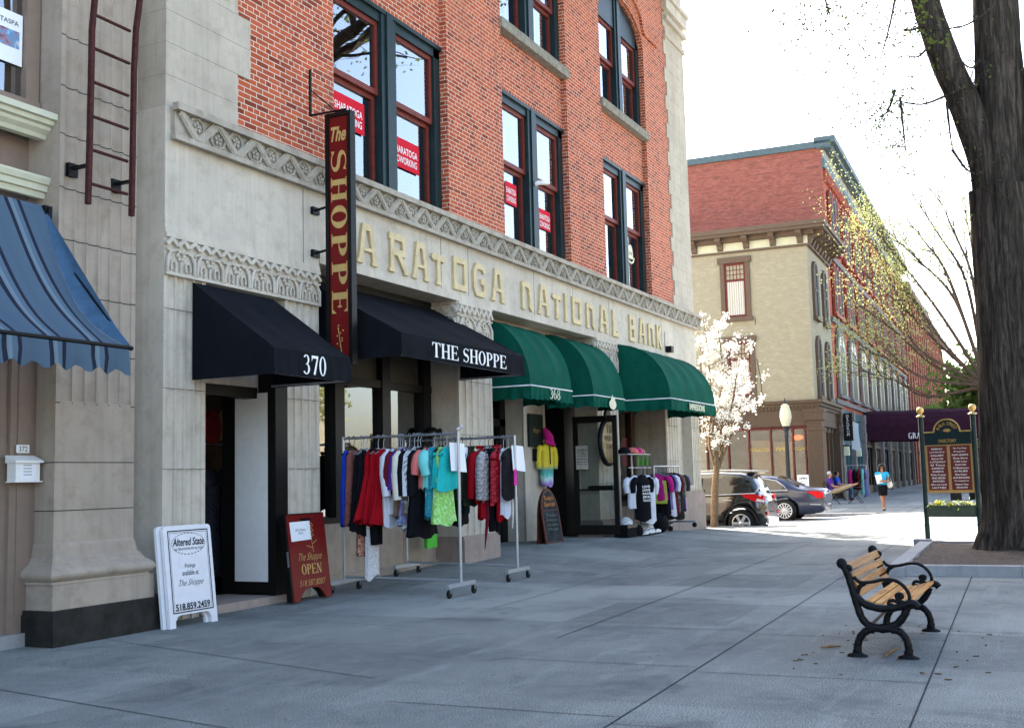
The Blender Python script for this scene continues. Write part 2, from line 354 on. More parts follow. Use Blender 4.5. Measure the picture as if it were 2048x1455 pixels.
def serif_glyph(ch, st=.17, hl=.055):
    """bold roman capitals as strips: list of (left outline, right outline, closed), advance"""
    G_ = []
    def rect(x0, y0, x1, y1): G_.append(([(x0, y0), (x0, y1)], [(x1, y0), (x1, y1)], False))
    def stem(x, y0=0, y1=1, w=st, s0=True, s1=True):
        rect(x, y0, x+w, y1); e = .07
        if s0: rect(x-e, y0, x+w+e, y0+hl)
        if s1: rect(x-e, y1-hl, x+w+e, y1)
    def tri(a, b, c): G_.append(([a, b], [c, b], False))
    def bowl(cx, cy, rx, ry, a0, a1, tk=st, th=hl):
        n = 16; o = arc(cx, cy, rx, ry, a0, a1, n); i_ = arc(cx, cy, max(.01, rx-tk), max(.01, ry-th), a0, a1, n); G_.append((o, i_, False))
    def ring(cx, cy, rx, ry, tk=st, th=hl):
        o = arc(cx, cy, rx, ry, 0, 345, 23); i_ = arc(cx, cy, rx-tk, ry-th, 0, 345, 23); G_.append((o, i_, True))
    w = .7
    if ch == 'T': stem(.27, s1=False); rect(.0, 1-hl, .71, 1); tri((.0, 1-hl), (.0, .72), (.11, 1-hl)); tri((.71, 1-hl), (.71, .72), (.60, 1-hl)); w = .73
    elif ch == 'H': stem(.07); stem(.57); rect(.2, .47, .6, .47+hl); w = .82
    elif ch in 'EF':
        stem(.07); rect(.2, 1-hl, .64, 1); tri((.64, 1-hl), (.64, .74), (.54, 1-hl)); rect(.2, .48, .5, .48+hl); rect(.46, .38, .51, .63)
        if ch == 'E': rect(.2, 0, .68, hl); tri((.68, hl), (.68, .3), (.56, hl))
        w = .71
    elif ch == 'S':
        p = arc(.29, .74, .21, .225, 20, 255, 12)+arc(.27, .27, .22, .24, 75, -160, 12)
        L, Q = thick(p, lambda t: .06+.14*math.exp(-((t-.5)/.17)**2)); G_.append((L, Q, False)); tri((.5, .78), (.52, .99), (.43, .9)); tri((.04, .25), (.03, .0), (.12, .1)); w = .58
    elif ch == 'O': ring(.36, .5, .36, .52); w = .74
    elif ch == '0': ring(.26, .5, .26, .52, .13); w = .56
    elif ch == 'P': stem(.07); bowl(.33, .725, .30, .275, 92, -92); rect(.2, 1-hl, .35, 1); rect(.2, .45, .35, .45+hl); w = .66
    elif ch == 'R': stem(.07); bowl(.33, .745, .28, .255, 92, -92); rect(.2, 1-hl, .35, 1); rect(.2, .49, .35, .49+hl); G_.append(([(.33, .5), (.6, 0)], [(.5, .5), (.78, 0)], False)); w = .77
    elif ch == 'B': stem(.07); bowl(.33, .76, .26, .24, 92, -92); bowl(.33, .27, .32, .27, 92, -92); rect(.2, 1-hl, .35, 1); rect(.2, .49, .35, .49+hl); rect(.2, 0, .35, hl); w = .7
    elif ch == 'D': stem(.07); bowl(.3, .5, .40, .5, 92, -92); rect(.2, 1-hl, .32, 1); rect(.2, 0, .32, hl); w = .74
    elif ch == 'G': bowl(.38, .5, .38, .52, 45, 315); stem(.53, 0, .45, .15, False, True); w = .78
    elif ch == 'N': rect(.1, 0, .16, 1); rect(.0, 0, .26, hl); rect(0, 1-hl, .2, 1); rect(.62, 0, .68, 1); rect(.52, 1-hl, .78, 1); G_.append(([(.06, 1), (.5, 0)], [(.26, 1), (.68, 0)], False)); w = .8
    elif ch == 'A': G_.append(([(.30, 1), (.06, 0)], [(.37, 1), (.12, 0)], False)); G_.append(([(.29, 1), (.48, 0)], [(.45, 1), (.68, 0)], False)); rect(.17, .3, .52, .3+hl); rect(-.02, 0, .2, hl); rect(.42, 0, .76, hl); w = .76
    elif ch == 'I': stem(.07); w = .33
    elif ch == 'U': rect(.1, .3, .25, 1); rect(.0, 1-hl, .34, 1); rect(.58, .3, .64, 1); rect(.5, 1-hl, .72, 1); bowl(.37, .32, .27, .34, 180, 360, .11); w = .76
    elif ch == 'L': stem(.07); rect(.2, 0, .66, hl); tri((.66, hl), (.66, .3), (.54, hl)); w = .69
    elif ch == '3': bowl(.24, .75, .22, .26, 150, -100, .12); bowl(.24, .27, .26, .29, 95, -150, .13); w = .55
    elif ch == '7': rect(.03, .86, .52, 1); tri((.03, .86), (.03, .68), (.12, .86)); G_.append(([(.42, .9), (.16, 0)], [(.52, .9), (.31, 0)], False)); w = .55
    elif ch == '6': ring(.27, .32, .25, .33, .12); L, Q = thick(arc(.46, .42, .44, .58, 180, 105, 8), .1); G_.append((L, Q, False)); w = .56
    elif ch == '8': ring(.26, .76, .21, .25, .09); ring(.26, .27, .25, .29, .11); w = .55
    elif ch == ' ': w = .32
    return G_, w
def put_serif(mb, txt, o, right, up, h, width=None, depth=0.0, lift=.003, gap=.06, squeeze=1.0, line=None):
    gl = [serif_glyph(c) for c in txt]; tot = sum(w+gap for _, w in gl)-gap
    sx = width/tot if width else h*squeeze; x = 0; o = np.array(o, float); a, b = _n(np.array(right, float)), _n(np.array(up, float)); n = np.cross(a, b)
    for strips, w in gl:
        for i, (L, Q, cl) in enumerate(strips):
            mb.ribbon([((x+p[0])*sx, p[1]*h) for p in L], [((x+p[0])*sx, p[1]*h) for p in Q], o, a, b, n, depth, lift+i*.0004, cl)
        x += w+gap
    return tot*sx
def deco_glyph(ch):     # the bank's carved letters: broad strokes with flared feet; strokes as polylines
    k = {'A': ([[(.0, 0), (.2, 0)], [(.1, 0), (.24, 1), (.46, 1), (.6, 0)], [(.5, 0), (.7, 0)], [(.16, .36), (.54, .36)]], .7),
         'R': ([[(.1, 0), (.1, 1)], [(0, 0), (.2, 0)], [(0, 1), (.5, 1), (.5, .55), (.1, .55)], [(.3, .55), (.58, 0)], [(.5, 0), (.66, 0)]], .66),
         'T': ([[(.3, 0), (.3, .78)], [(.2, 0), (.4, 0)], [(.02, .72), (.06, .8), (.54, .8), (.58, .72)]], .6),
         'O': ([[(.06, .06), (.06, .94), (.54, .94), (.54, .06), (.06, .06)]], .6),
         'G': ([[(.56, .8), (.46, .96), (.14, .96), (.04, .76), (.04, .24), (.14, .04), (.5, .04), (.56, .14), (.56, .46), (.36, .46)]], .62),
         'N': ([[(.08, 0), (.08, .9)], [(0, .9), (.2, .9)], [(.08, .9), (.36, .86), (.46, .74), (.46, .12), (.56, 0)], [(0, 0), (.18, 0)]], .58),
         'I': ([[(.1, 0), (.1, 1)], [(0, 0), (.2, 0)], [(0, 1), (.2, 1)]], .22),
         'L': ([[(.1, 0), (.1, 1)], [(0, 1), (.2, 1)], [(0, 0), (.5, 0), (.5, .16)]], .54),
         'B': ([[(.1, 0), (.1, 1)], [(0, 1), (.44, 1), (.44, .54), (.1, .54)], [(.44, .54), (.5, .44), (.5, 0), (0, 0)]], .56),
         'K': ([[(.1, 0), (.1, 1)], [(0, 0), (.2, 0)], [(0, 1), (.2, 1)], [(.46, 1), (.14, .5), (.5, 0)], [(.42, 0), (.58, 0)]], .6),
         ' ': ([], .42)}
    return k[ch]

# ------------------------------------------------------------------ ground
F = 9.10                                           # depth of the bank's stone front
XL, XR = 9.57, 30.35
def sheet(name, x0, x1, y0, y1, mat, z=0.0, step=1.0, hole=None, f=None):
    mb = MB(); nx, ny = max(1, int((x1-x0)/step)), max(1, int((y1-y0)/step))
    rows = [[(x0+(x1-x0)*i/nx, y0+(y1-y0)*j/ny, z+(f(x0+(x1-x0)*i/nx, y0+(y1-y0)*j/ny) if f else 0)) for i in range(nx+1)] for j in range(ny+1)]
    mb.grid(rows); return structure(mb.build(name, mat))
def ground_materials():
    t = NT('paving', .85, .12); v = t.coord(rot=(0, 0, -SA)); vo = t.coord()
    b = t.node('ShaderNodeTexBrick', offset=.0); t.link(t.coord(rot=(0, 0, -SA), loc=(.35, .66, 0)), b.inputs[0])
    for k, val in (('Scale', 1.0), ('Mortar Size', 0.0), ('Brick Width', 1.9), ('Row Height', 1.7), ('Bias', 0.0)): b.inputs[k].default_value = val
    b.inputs['Color1'].default_value = (0, 0, 0, 1); b.inputs['Color2'].default_value = (1, 1, 1, 1)
    slab = t.ramp(b.outputs[0], [(0, (.148, .158, .150)), (1, (.26, .272, .254))])
    agg = t.noise(vo, 95, 2, .9); big = t.noise(vo, .55, 4, .6); mid = t.noise(vo, 3.5, 6, .75)
    c = t.mix(t.ramp(big, [(.42, (0, 0, 0)), (.62, (.55, .55, .55))]), slab, (.10, .108, .112))
    c = t.mix(t.ramp(mid, [(.45, (0, 0, 0)), (.8, (.45, .45, .45))]), c, (.29, .29, .275))
    ag = t.ramp(agg, [(.38, (.2, .2, .21)), (.5, (.92, .92, .92)), (.62, (2.3, 2.3, 2.2))])
    am = t.ramp(t.noise(vo, .5, 3), [(.4, (.3, .3, .3)), (.6, (.95, .95, .95))])
    c = t.mix(am, c, t.mix(1.0, c, ag, 'MULTIPLY'))
    spot = t.node('ShaderNodeTexVoronoi'); t.link(vo, spot.inputs['Vector']); spot.inputs['Scale'].default_value = 2.3
    c = t.mix(t.ramp(spot.outputs[0], [(.035, (.7, .7, .7)), (.05, (0, 0, 0))]), c, (.05, .05, .05))
    st = t.noise(vo, 1.1, 8, .7, .8); c = t.mix(t.ramp(st, [(.55, (0, 0, 0)), (.68, (.55, .55, .55))]), c, (.075, .082, .085))
    st = t.noise(t.coord(rot=(0, 0, -SA), scale=(.35, 2.5, 1)), 1.6, 6, .7); c = t.mix(t.ramp(st, [(.54, (0, 0, 0)), (.75, (.5, .5, .5))]), c, (.30, .32, .315))
    sp2 = t.node('ShaderNodeTexVoronoi'); t.link(vo, sp2.inputs['Vector']); sp2.inputs['Scale'].default_value = 1.15; c = t.mix(t.ramp(sp2.outputs[0], [(.022, (.75, .75, .75)), (.034, (0, 0, 0))]), c, (.045, .045, .045))
    cr = t.noise(t.coord(scale=(1, 1, 1)), 1.3, 6, .65, 1.2); crk = t.math('ABSOLUTE', t.math('SUBTRACT', cr, .5))
    c = t.mix(t.ramp(crk, [(.0015, (.3, .3, .3)), (.004, (0, 0, 0))]), c, (.06, .06, .06))
    t.col(c); t.bump(agg, .2, .004); t.done('paving')
    t = NT('asphalt', .85, .2); v = t.coord(); t.col(t.ramp(t.noise(v, 40, 3), [(.3, (.055, .055, .057)), (.7, (.10, .10, .10))])); t.bump(t.noise(v, 120, 2), .4, .005); t.done('asphalt'); t = NT('street', .85, .2); v = t.coord(); t.col(t.ramp(t.noise(v, 30, 4), [(.3, (.30, .30, .29)), (.7, (.40, .39, .37))])); t.done('street')
    t = NT('soil', .95, .1); v = t.coord(); t.col(t.mix(t.ramp(t.noise(v, 45, 4, .8), [(.55, (0, 0, 0)), (.62, (1, 1, 1))]), t.ramp(t.noise(v, 5, 6, .75), [(.3, (.055, .043, .036)), (.7, (.13, .10, .085))]), (.26, .2, .14))); t.bump(t.noise(v, 22, 5), .8, .03); t.done('soil')
ground_materials()
sheet('ground', -900, 1500, -900, 900, MATS['street'], -.135, 400)
# near pavement: from the left neighbour to the street corner
ROADU0, ROADU1 = 32.4, 41.0
mb = MB(); xs = [-6+i*.5 for i in range(int((ROADU0+6)/.5)+1)]; ys = [-7+j*.5 for j in range(35)]
mb.grid([[(*uv2(x, y), zg(*uv2(x, y))) for x in xs] for y in ys])
x1 = xs[-1]; mb.grid([[(*uv2(x1, y), 0) for y in ys], [(*uv2(x1+.02, y), -.13*smooth(2, 6, y)-.004) for y in ys]])
mb.grid([[(*uv2(x, -7), 0) for x in xs], [(*uv2(x, -7), -.14) for x in xs]])
structure(mb.build('pavement', MATS['paving']))
mb = MB(); us = [ROADU0+i*.45 for i in range(20)]; vs_ = [-7+j*.6 for j in range(29)]+[30, 80]
mb.grid([[(*uv2(u, v), -.125*smooth(3.5, 6.5, v)-.004-.12*smooth(10, 30, v)) for u in us] for v in vs_])
structure(mb.build('side_street', MATS['street']))
mb = MB(); us = [ROADU1-.05+i*1.0 for i in range(0, 120)]; vs_ = [-7+j*.8 for j in range(24)]+[14, 40, 80]
mb.grid([[(*uv2(u, v), 0) for u in us] for v in vs_])
u0 = us[0]; mb.grid([[(*uv2(u0, v), 0) for v in vs_], [(*uv2(u0-.03, v), -.25) for v in vs_]])
structure(mb.build('far_pavement', MATS['paving']))
mb = MB()                                              # granite kerb of the far corner and its pale crossing edge
for i in range(12):
    v0, v1 = 4.6+i*.75, 4.6+i*.75+.735
    a, b_, c, d = uv2(u0-.16, v0), uv2(u0+.02, v0), uv2(u0+.02, v1), uv2(u0-.16, v1)
    mb.prism([a, b_, c, d], (0, 0, -.3), (1, 0, 0), (0, 1, 0), (0, 0, 1), .306)
structure(mb.build('kerb', MATS['kerb_stone']))
mb = MB()
def joint(u0, v0, u1, v1, w=.014, n=16):
    d = _n(np.array([u1-u0, v1-v0])); nn = np.array([-d[1], d[0]])*w/2; A, B_ = [], []
    for i in range(n+1):
        p = np.array([u0, v0])+np.array([u1-u0, v1-v0])*i/n; q = p+nn; r2 = p-nn
        q, r2 = uv2(*q), uv2(*r2); A.append((*q, zg(*q)+.004)); B_.append((*r2, zg(*r2)+.004))
    mb.grid([A, B_])
for v in (2.36, .67, 4.05): joint(-4 if v < 4 else 9.9, v, 32 if v != .67 else 18.6, v, .012)
for v in (5.7,): joint(12, v, 32, v, .010)
for a in ((8.72, 8.5, 7.55, 4.6), (6.33, 7.25, 5.70, 4.3), (10.6, 8.6, 10.3, 5.8), (14.2, 9.0, 14.05, 5.7), (17.6, 9, 17.4, 5.7), (21.3, 9, 21.2, 5.7)): joint(*a, .010)
for u in (6.6, 8.5, 10.6, 12.7, 14.6, 16.3, 18.4, 20.6, 22.9, 25.2, 27.6, 30): joint(u, .67, u, 2.36, .010, 4); joint(u+.2, 2.36, u+.2, 4.05, .010, 4)
for u in (12.7, 15.9, 19.4, 23.1, 26.9): joint(u, 4.05, u, 5.7, .009, 4)
for u in (11.2, 13.6, 16.1): joint(u, -2.6, u, .67, .010, 4)
structure(mb.build('pavement_joint', MATS['joint_dark']))
mb = MB()
for u in (43.5, 46, 48.5, 51): mb.add([(*uv2(u, -6), .004), (*uv2(u+.02, -6), .004), (*uv2(u+.02, 9), .004), (*uv2(u, 9), .004)], [(0, 1, 2, 3)])
for v in (1.2, 3.6, 6.0): mb.add([(*uv2(41.2, v), .004), (*uv2(120, v), .004), (*uv2(120, v+.02), .004), (*uv2(41.2, v+.02), .004)], [(0, 1, 2, 3)])
structure(mb.build('pavement_joint', MATS['joint_dark']))

# ------------------------------------------------------------------ the bank building
bank = thing('bank_building', 'red brick and limestone bank building with carved gold lettering above the awnings', 'building', (XL, F, 0))
BH = 19.5; FB = F+.05; FW = F+.17                    # roof height, brick face, recessed bay face
BAYS = [(13.0, 16.36, 14.68), (18.5, 21.66, 20.08), (23.72, 26.87, 25.31)]
H2, S3, SP, CR = 8.98, 10.30, 12.55, 13.35            # head of the lower windows, sill, arch springing, crown
Z0 = 5.92
mb = MB()
QL, QR = 10.86, 28.70
piers = [(QL, 13.0), (16.36, 18.5), (21.66, 23.72), (26.87, QR)]
for x0, x1 in piers: mb.box(x0, x1, FB, F+1.2, Z0, SP)
def arch_z(x, x0, x1):
    t = (x-(x0+x1)/2)/((x1-x0)/2); return SP+(CR-SP)*math.sqrt(max(0, 1-t*t))
top = BH-.3
for (x0, x1, xc) in BAYS:
    mb.box(x0, x1, FW, F+1.2, H2, S3-.2)                  # spandrel between the storeys
    n = 14
    for i in range(n):                                 # brickwork above the arch
        a, b = x0+(x1-x0)*i/n, x0+(x1-x0)*(i+1)/n; za, zb = arch_z(a, x0, x1), arch_z(b, x0, x1)
        mb.add([(a, FB, za), (b, FB, zb), (b, FB, 14.2), (a, FB, 14.2), (a, F+1.2, za), (b, F+1.2, zb)], [(0, 1, 2, 3), (0, 4, 5, 1)], False)
for x0, x1 in piers: mb.add([(x0, FB, SP), (x1, FB, SP), (x1, FB, 14.2), (x0, FB, 14.2)], [(0, 1, 2, 3)], False)
mb.box(QL, QR, FB, F+1.2, 14.2, top)
for (x0, x1, xc) in BAYS:                              # moulded label course over each arch
    pts = [(x, FB-.03, arch_z(x, x0, x1)+.42) for x in np.linspace(x0-.001, x1+.001, 17)]
    for p, q in zip(pts, pts[1:]): mb.bar(p, q, .09, .12)
    mb.bar((x0-1.1, FB-.03, SP+.42), (x0, FB-.03, SP+.42), .09, .12); mb.bar((x1, FB-.03, SP+.42), (x1+1.0, FB-.03, SP+.42), .09, .12)
mb.build('wall', MATS['brick'], bank)
# hidden flanks, back and roof
mb = MB(); mb.box(XL+.02, XR-.02, F+1.2, 30, 0, BH-.4); inner = mb
mb = MB(); mb.cur = 1; mb.add([(XR-.02, F+1.0, 0), (XR-.02, 30, 0), (XR-.02, 30, BH), (XR-.02, F+1.0, BH)], [(0, 1, 2, 3)]); mb.cur = 0; mb.add([(XL+.02, F+1.0, 0), (XL+.02, 30, 0), (XL+.02, 30, BH), (XL+.02, F+1.0, BH)], [(0, 1, 2, 3)])
mb.add([(XL, 30, 0), (XR, 30, 0), (XR, 30, BH), (XL, 30, BH)], [(0, 1, 2, 3)]); mb.add([(XL+.03, F+.1, BH-.35), (XR-.03, F+.1, BH-.35), (XR-.03, 30, BH-.35), (XL+.03, 30, BH-.35)], [(0, 1, 2, 3)])
mb.build('side_wall', [MATS['brick'], MATS['limestone']], bank)
# quoins
mb = MB(); zc = Z0; i = 0
while zc < BH:
    h = .395
    l = QL+.003 if i % 4 < 2 else QL+.25; r = QR-.003 if i % 2 else QR-.16
    mb.box(XL+.02, l, F+.02, F+1.0, zc, min(BH, zc+h-.004)); mb.box(r, XR-.03, F+.02, F+1.1, zc, min(BH, zc+h-.004)); zc += h; i += 1
    mb.cur = 1; mb.box(XL+.024, l-.004, F+.025, F+.9, zc-.004, zc); mb.box(r+.004, XR-.034, F+.025, F+.9, zc-.004, zc); mb.cur = 0
for z, p in ((13.55, .05), (14.0, .10), (BH-.8, .12)): mb.box(XR-1.75, XR+p-.03, F+.02-p, F+1.2, z, z+.14)
mb.box(XL, XR+.1, F-.14, F+1.2, BH-.5, BH)
mb.build('quoin', [MATS['limestone_quoin'], MATS['joint']], bank)
mb = MB(); mb.box(XR-1.9, XR+.16, F-.16, F+1.2, 14.62, 14.74); mb.box(XR-1.8, XR+.10, F-.1, F+1.2, 14.3, 14.6); mb.build('corner_moulding', MATS['limestone'], bank)
# plain stone band, lettered lintel
mb = MB()
mb.box(XL, 12.55, F, F+.9, 4.42, 5.53); mb.box(12.55, 27.56, F, F+.55, 4.54, 5.53); mb.box(27.56, XR, F, F+.9, 4.30, 5.53)
mb.box(12.55, 27.56, F-.012, F, 4.54, 4.66); mb.box(XL, 12.55, F-.012, F, 4.42, 4.48)
mb.cur = 1
for x in (12.18, 15.95, 16.9, 19.6, 21.55, 23.62, 23.9, 27.33): mb.box(x, x+.010, F-.0025, F+.02, 4.67 if x > 12.4 else 4.49, 5.52)
for x in (27.56,): mb.box(x, x+.03, F-.004, F+.02, 4.62, 5.2)
mb.cur = 0; mb.box(12.55, 27.3, F+.55, F+.95, 4.42, 5.4); mb.box(XL+.001, 9.75, F+.004, F+.95, 5.53, 5.92)
mb.build('lintel', [MATS['limestone'], MATS['joint']], bank)
# letters: first letter stays hidden behind the blade sign
spans = [('S', None), ('A', (13.43, 13.98)), ('R', (14.30, 14.86)), ('A', (14.98, 15.50)), ('T', (15.60, 16.02)), ('O', (16.32, 16.78)), ('G', (17.05, 17.50)), ('A', (17.72, 18.25)), (' ', None),
         ('N', (18.98, 19.45)), ('A', (19.70, 20.25)), ('T', (20.42, 20.85)), ('I', (21.02, 21.18)), ('O', (21.44, 21.90)), ('N', (22.2, 22.66)), ('A', (22.94, 23.48)), ('L', (23.76, 24.12)), (' ', None),
         ('B', (24.86, 25.24)), ('A', (25.52, 26.02)), ('N', (26.20, 26.66)), ('K', (26.84, 27.26))]
for ch, sp in spans:
    if not sp: continue
    mb = MB(); strokes, w = deco_glyph(ch); sx = (sp[1]-sp[0])/w; h = .53
    for i, pl in enumerate(strokes):
        pts = [(sp[0]+p[0]*sx, p[1]*h) for p in pl]; wd = .10 if abs(pl[0][0]-pl[-1][0]) < .35 or len(pl) > 2 else .06
        if len(pl) == 2 and pl[0][1] == pl[1][1]: wd = .055
        L, Q = [], []; k = len(pts); closed = k > 2 and pts[0] == pts[-1]
        if closed: pts = pts[:-1]; k -= 1
        for j in range(k):
            a = np.array(pts[j-1] if (j or closed) else pts[0]); b = np.array(pts[j]); c = np.array(pts[(j+1) % k] if (j < k-1 or closed) else pts[-1])
            d1 = b-a if np.any(b != a) else c-b; d2 = c-b if np.any(c != b) else b-a; d1, d2 = _n(d1), _n(d2)
            nn = np.array([-d1[1]-d2[1], d1[0]+d2[0]]); nn = _n(nn); m = wd/2/max(.45, nn@np.array([-d1[1], d1[0]])); L.append(tuple(b+nn*m)); Q.append(tuple(b-nn*m))
        mb.ribbon(L, Q, (0, F, 4.735), (1, 0, 0), (0, 0, 1), (0, -1, 0), .045, .0012*i, closed)
    mb.build('gold_letter', MATS['gold_leaf'], bank)
# upper carved frieze: crossing bands, loops and rosettes
mb = MB(); zf0, zf1, yf = 5.53, 5.92, F-.06
mb.box(9.66, 30.72, yf, F+.3, zf0, zf1); mb.box(9.62, 30.78, yf-.09, yf, zf1-.05, zf1+.035); mb.box(9.62, 30.76, yf-.05, yf, zf0-.01, zf0+.055)
per = .70; za, zb = zf0+.06, zf1-.05
def rosette(cx, cz, r, y):
    mb.lathe([(r*.28, 0), (r*.2, -.03)], (cx, y, cz), 6, 'y')
    for k in range(5):
        a = 2*math.pi*k/5+.3; mb.sphere((cx+r*.62*math.cos(a), y-.012, cz+r*.62*math.sin(a)), r*.36, 6, 4, (1, .5, 1))
x = PY(392, 291, yf)[0]-per*1.5
while x < 30.45:
    x2 = x+per/2
    if x+per/2 < 9.72: x += per; continue
    x_ = max(x, 9.70)
    for (p, q, h_) in (((x_+.02, zb), (x2-.015, za), .035), ((x2+.015, za), (x+per-.02, zb), .042)):
        mb.bar((p[0], yf-.026, p[1]), (q[0], yf-.026, q[1]), .10, h_, (0, 1, 0)); mb.bar((p[0]-.018, yf-.03-h_/2, p[1]), (q[0]-.018, yf-.03-h_/2, q[1]), .03, .012, (0, 1, 0)); mb.bar((p[0]+.022, yf-.03-h_/2, p[1]), (q[0]+.022, yf-.03-h_/2, q[1]), .03, .012, (0, 1, 0))
    for cx, cz, a0 in ((x+.02, za+.11, 40), (x2, zb-.11, 0)):
        pts = [(cx+.125*math.cos(R(t)), yf-.018, cz+.11*math.sin(R(t))) for t in range(0, 361, 40)]; mb.tube(pts, .020, 4, False, False) if cx > 9.7 else None; rosette(cx, cz, .075, yf-.012) if cx > 9.7 else None
    x += per
mb.build('frieze', MATS['limestone_weathered'], bank)
# capital bands: zigzag over little arches, flowers and scrolls
def capital_band(mb, x0, x1, z0, z1, y, side=False):
    def P(s, z, d): return (x0+s, y-d, z) if not side else (x0-d, y+s, z)
    w = x1-x0 if not side else x1; h = z1-z0
    def bx(s0, s1, a, b, d): p, q = P(s0, a, 0), P(s1, b, d); mb.box(p[0], q[0], p[1], q[1], a, b)
    bx(0, w, z0, z0+.035, .035); bx(0, w, z1-.05, z1, .03)
    n = max(3, round(w/.19)); q = w/n; zz = z0+h*.72
    for i in range(n):
        s = i*q; mb.bar(P(s, zz, .02), P(s+q/2, z1-.06, .02), .045, .05, (0, 1, 0) if not side else (1, 0, 0)); mb.bar(P(s+q/2, z1-.06, .02), P(s+q, zz, .02), .045, .04, (0, 1, 0) if not side else (1, 0, 0))
        mb.tube([P(s+q*(.0+t/4), zz-.045-.03*math.sin(math.pi*t/4), .02) for t in range(5)], .014, 4, False)
    m = max(1, round(w/.5)); p = w/m
    for i in range(m):
        s = i*p
        for sg in (0, 1):
            e = s+p*sg; d = 1 if sg == 0 else -1
            mb.tube([P(e+d*.02, z0+.04, .02), P(e+d*.03, z0+h*.4, .025), P(e+d*p*.16, z0+h*.56, .02), P(e+d*p*.3, z0+h*.6, .015)], [.022, .024, .02, .012], 5, False)
            mb.tube([P(e+d*p*(.26+.09*math.cos(R(t))), z0+h*(.22+.13*math.sin(R(t))), .018) for t in range(-60, 250, 40)], .016, 4, False)
        c = P(s+p/2, z0+h*.5, .012)
        for k in range(6):
            a = 2*math.pi*k/6; dx, dz = .05*math.cos(a), .05*math.sin(a); cc = (c[0]+dx, c[1], c[2]+dz) if not side else (c[0], c[1]+dx, c[2]+dz)
            mb.sphere(cc, .028, 5, 4)
        mb.tube([P(s+p/2, z0+.04, .015), P(s+p/2, z0+h*.36, .02)], .016, 4, False)
def flutes(mb, x0, x1, y, z0, z1, n, depth=.045, edge=.05, back=None):
    prof = [(x0, y), (x0+edge, y)]; w = (x1-x0-2*edge)/n
    for i in range(n):
        s = x0+edge+i*w; prof.append((s+w*.08, y))
        for k in range(1, 6): a = math.pi*k/6; prof.append((s+w*.5-w*.42*math.cos(a), y+depth*math.sin(a)))
        prof.append((s+w*.92, y))
    prof += [(x1-edge, y), (x1, y)]
    mb.grid([[(p[0], p[1], z0) for p in prof], [(p[0], p[1], z1) for p in prof]], smooth=False)
    yb = back or y+.6
    for xx in (x0, x1): mb.add([(xx, y, z0), (xx, yb, z0), (xx, yb, z1), (xx, y, z1)], [(0, 1, 2, 3)], False)
    mb.cur = 1
    for z in np.arange(z0+.78, z1, .92): mb.box(x0+.002, x1-.002, y-.0015, y+.01, z, z+.006)
    mb.cur = 0
def pier(x0, x1, zb, zt, cap=None, n=4, back=F+.9, label=None):
    mb = MB(); mb.box(x0+.02, x1-.02, F+.06, back, 0, zb+.02 if zb else zt)
    flutes(mb, x0, x1, F+.01, zb, zt, n, back=back)
    if cap: mb.box(x0, x1, F+.005, back, cap[0], cap[1]); capital_band(mb, x0, x1, cap[0], cap[1], F)
    ob = mb.build('pier', [MATS['limestone'], MATS['joint']], bank)
    if label: ob['label'] = label
    return ob
def base_block(x0, x1, z1, back=F+.9):
    mb = MB(); mb.box(x0-.03, x1+.04, F-.06, back, -.05, z1); mb.box(x0-.01, x1+.02, F-.03, back, z1, z1+.04); mb.build('pier_base', MATS['granite'], bank)
pier(XL, 10.27, 0, 3.93, n=4); pier(11.80, 12.54, 0, 3.93, n=4)
mb = MB(); mb.box(XL, 12.54, F+.005, F+.9, 3.93, 4.42); capital_band(mb, XL, 12.54, 3.93, 4.42, F)
mb.box(10.27, 11.80, F+.3, F+.9, 2.7, 3.93); mb.build('capital_band', MATS['limestone'], bank)
pier(16.5, 17.74, .56, 3.86, (3.86, 4.54), 5); base_block(16.5, 17.74, .52)
mb = MB(); capital_band(mb, 16.5, .85, 3.86, 4.54, F, side=True); mb.build('capital_band', MATS['limestone'], bank)
yj = PX(1152, 900, 22.74)[0]; pier(22.74, 24.05, .56, 3.86, (3.86, 4.54), 5, yj); base_block(22.74, 24.05, .52, yj)
mb = MB(); capital_band(mb, 22.74, .5, 3.86, 4.54, F, side=True); mb.build('capital_band', MATS['limestone'], bank)
pier(27.53, 28.45, 1.06, 3.98, None, 4); pier(29.64, XR, 1.06, 3.98, None, 4)
mb = MB(); mb.box(27.53, XR, F+.005, F+.9, 3.98, 4.30); capital_band(mb, 27.53, XR, 3.98, 4.30, F); mb.build('capital_band', MATS['limestone'], bank)
mb = MB(); mb.box(27.45, XR+.04, F-.07, F+.95, -.3, .98); mb.box(27.48, XR+.02, F-.04, F+.9, .98, 1.05); mb.build('pier_base', MATS['granite'], bank)
mb = MB(); mb.box(28.42, 29.66, F+.02, F+.9, 1.05, 1.12); mb.box(28.47, 29.64, F-.02, F+.3, 1.12, 1.20); mb.box(29.30, 29.64, F+.28, F+.9, 1.2, 3.98); mb.build('window_sill', MATS['limestone'], bank)
mb = MB(); mb.box(28.45, 29.3, F+.42, F+.46, 1.2, 3.98); mb.build('side_light', MATS['far_glass'], bank)
mb = MB(); mb.box(28.45, 28.52, F+.36, F+.46, 1.2, 3.98); mb.box(29.23, 29.30, F+.36, F+.46, 1.2, 3.98); mb.box(28.45, 29.3, F+.36, F+.46, 1.2, 1.3); mb.box(28.45, 29.3, F+.37, F+.46, 2.7, 2.76); mb.build('side_light_frame', MATS['black_frame'], bank)
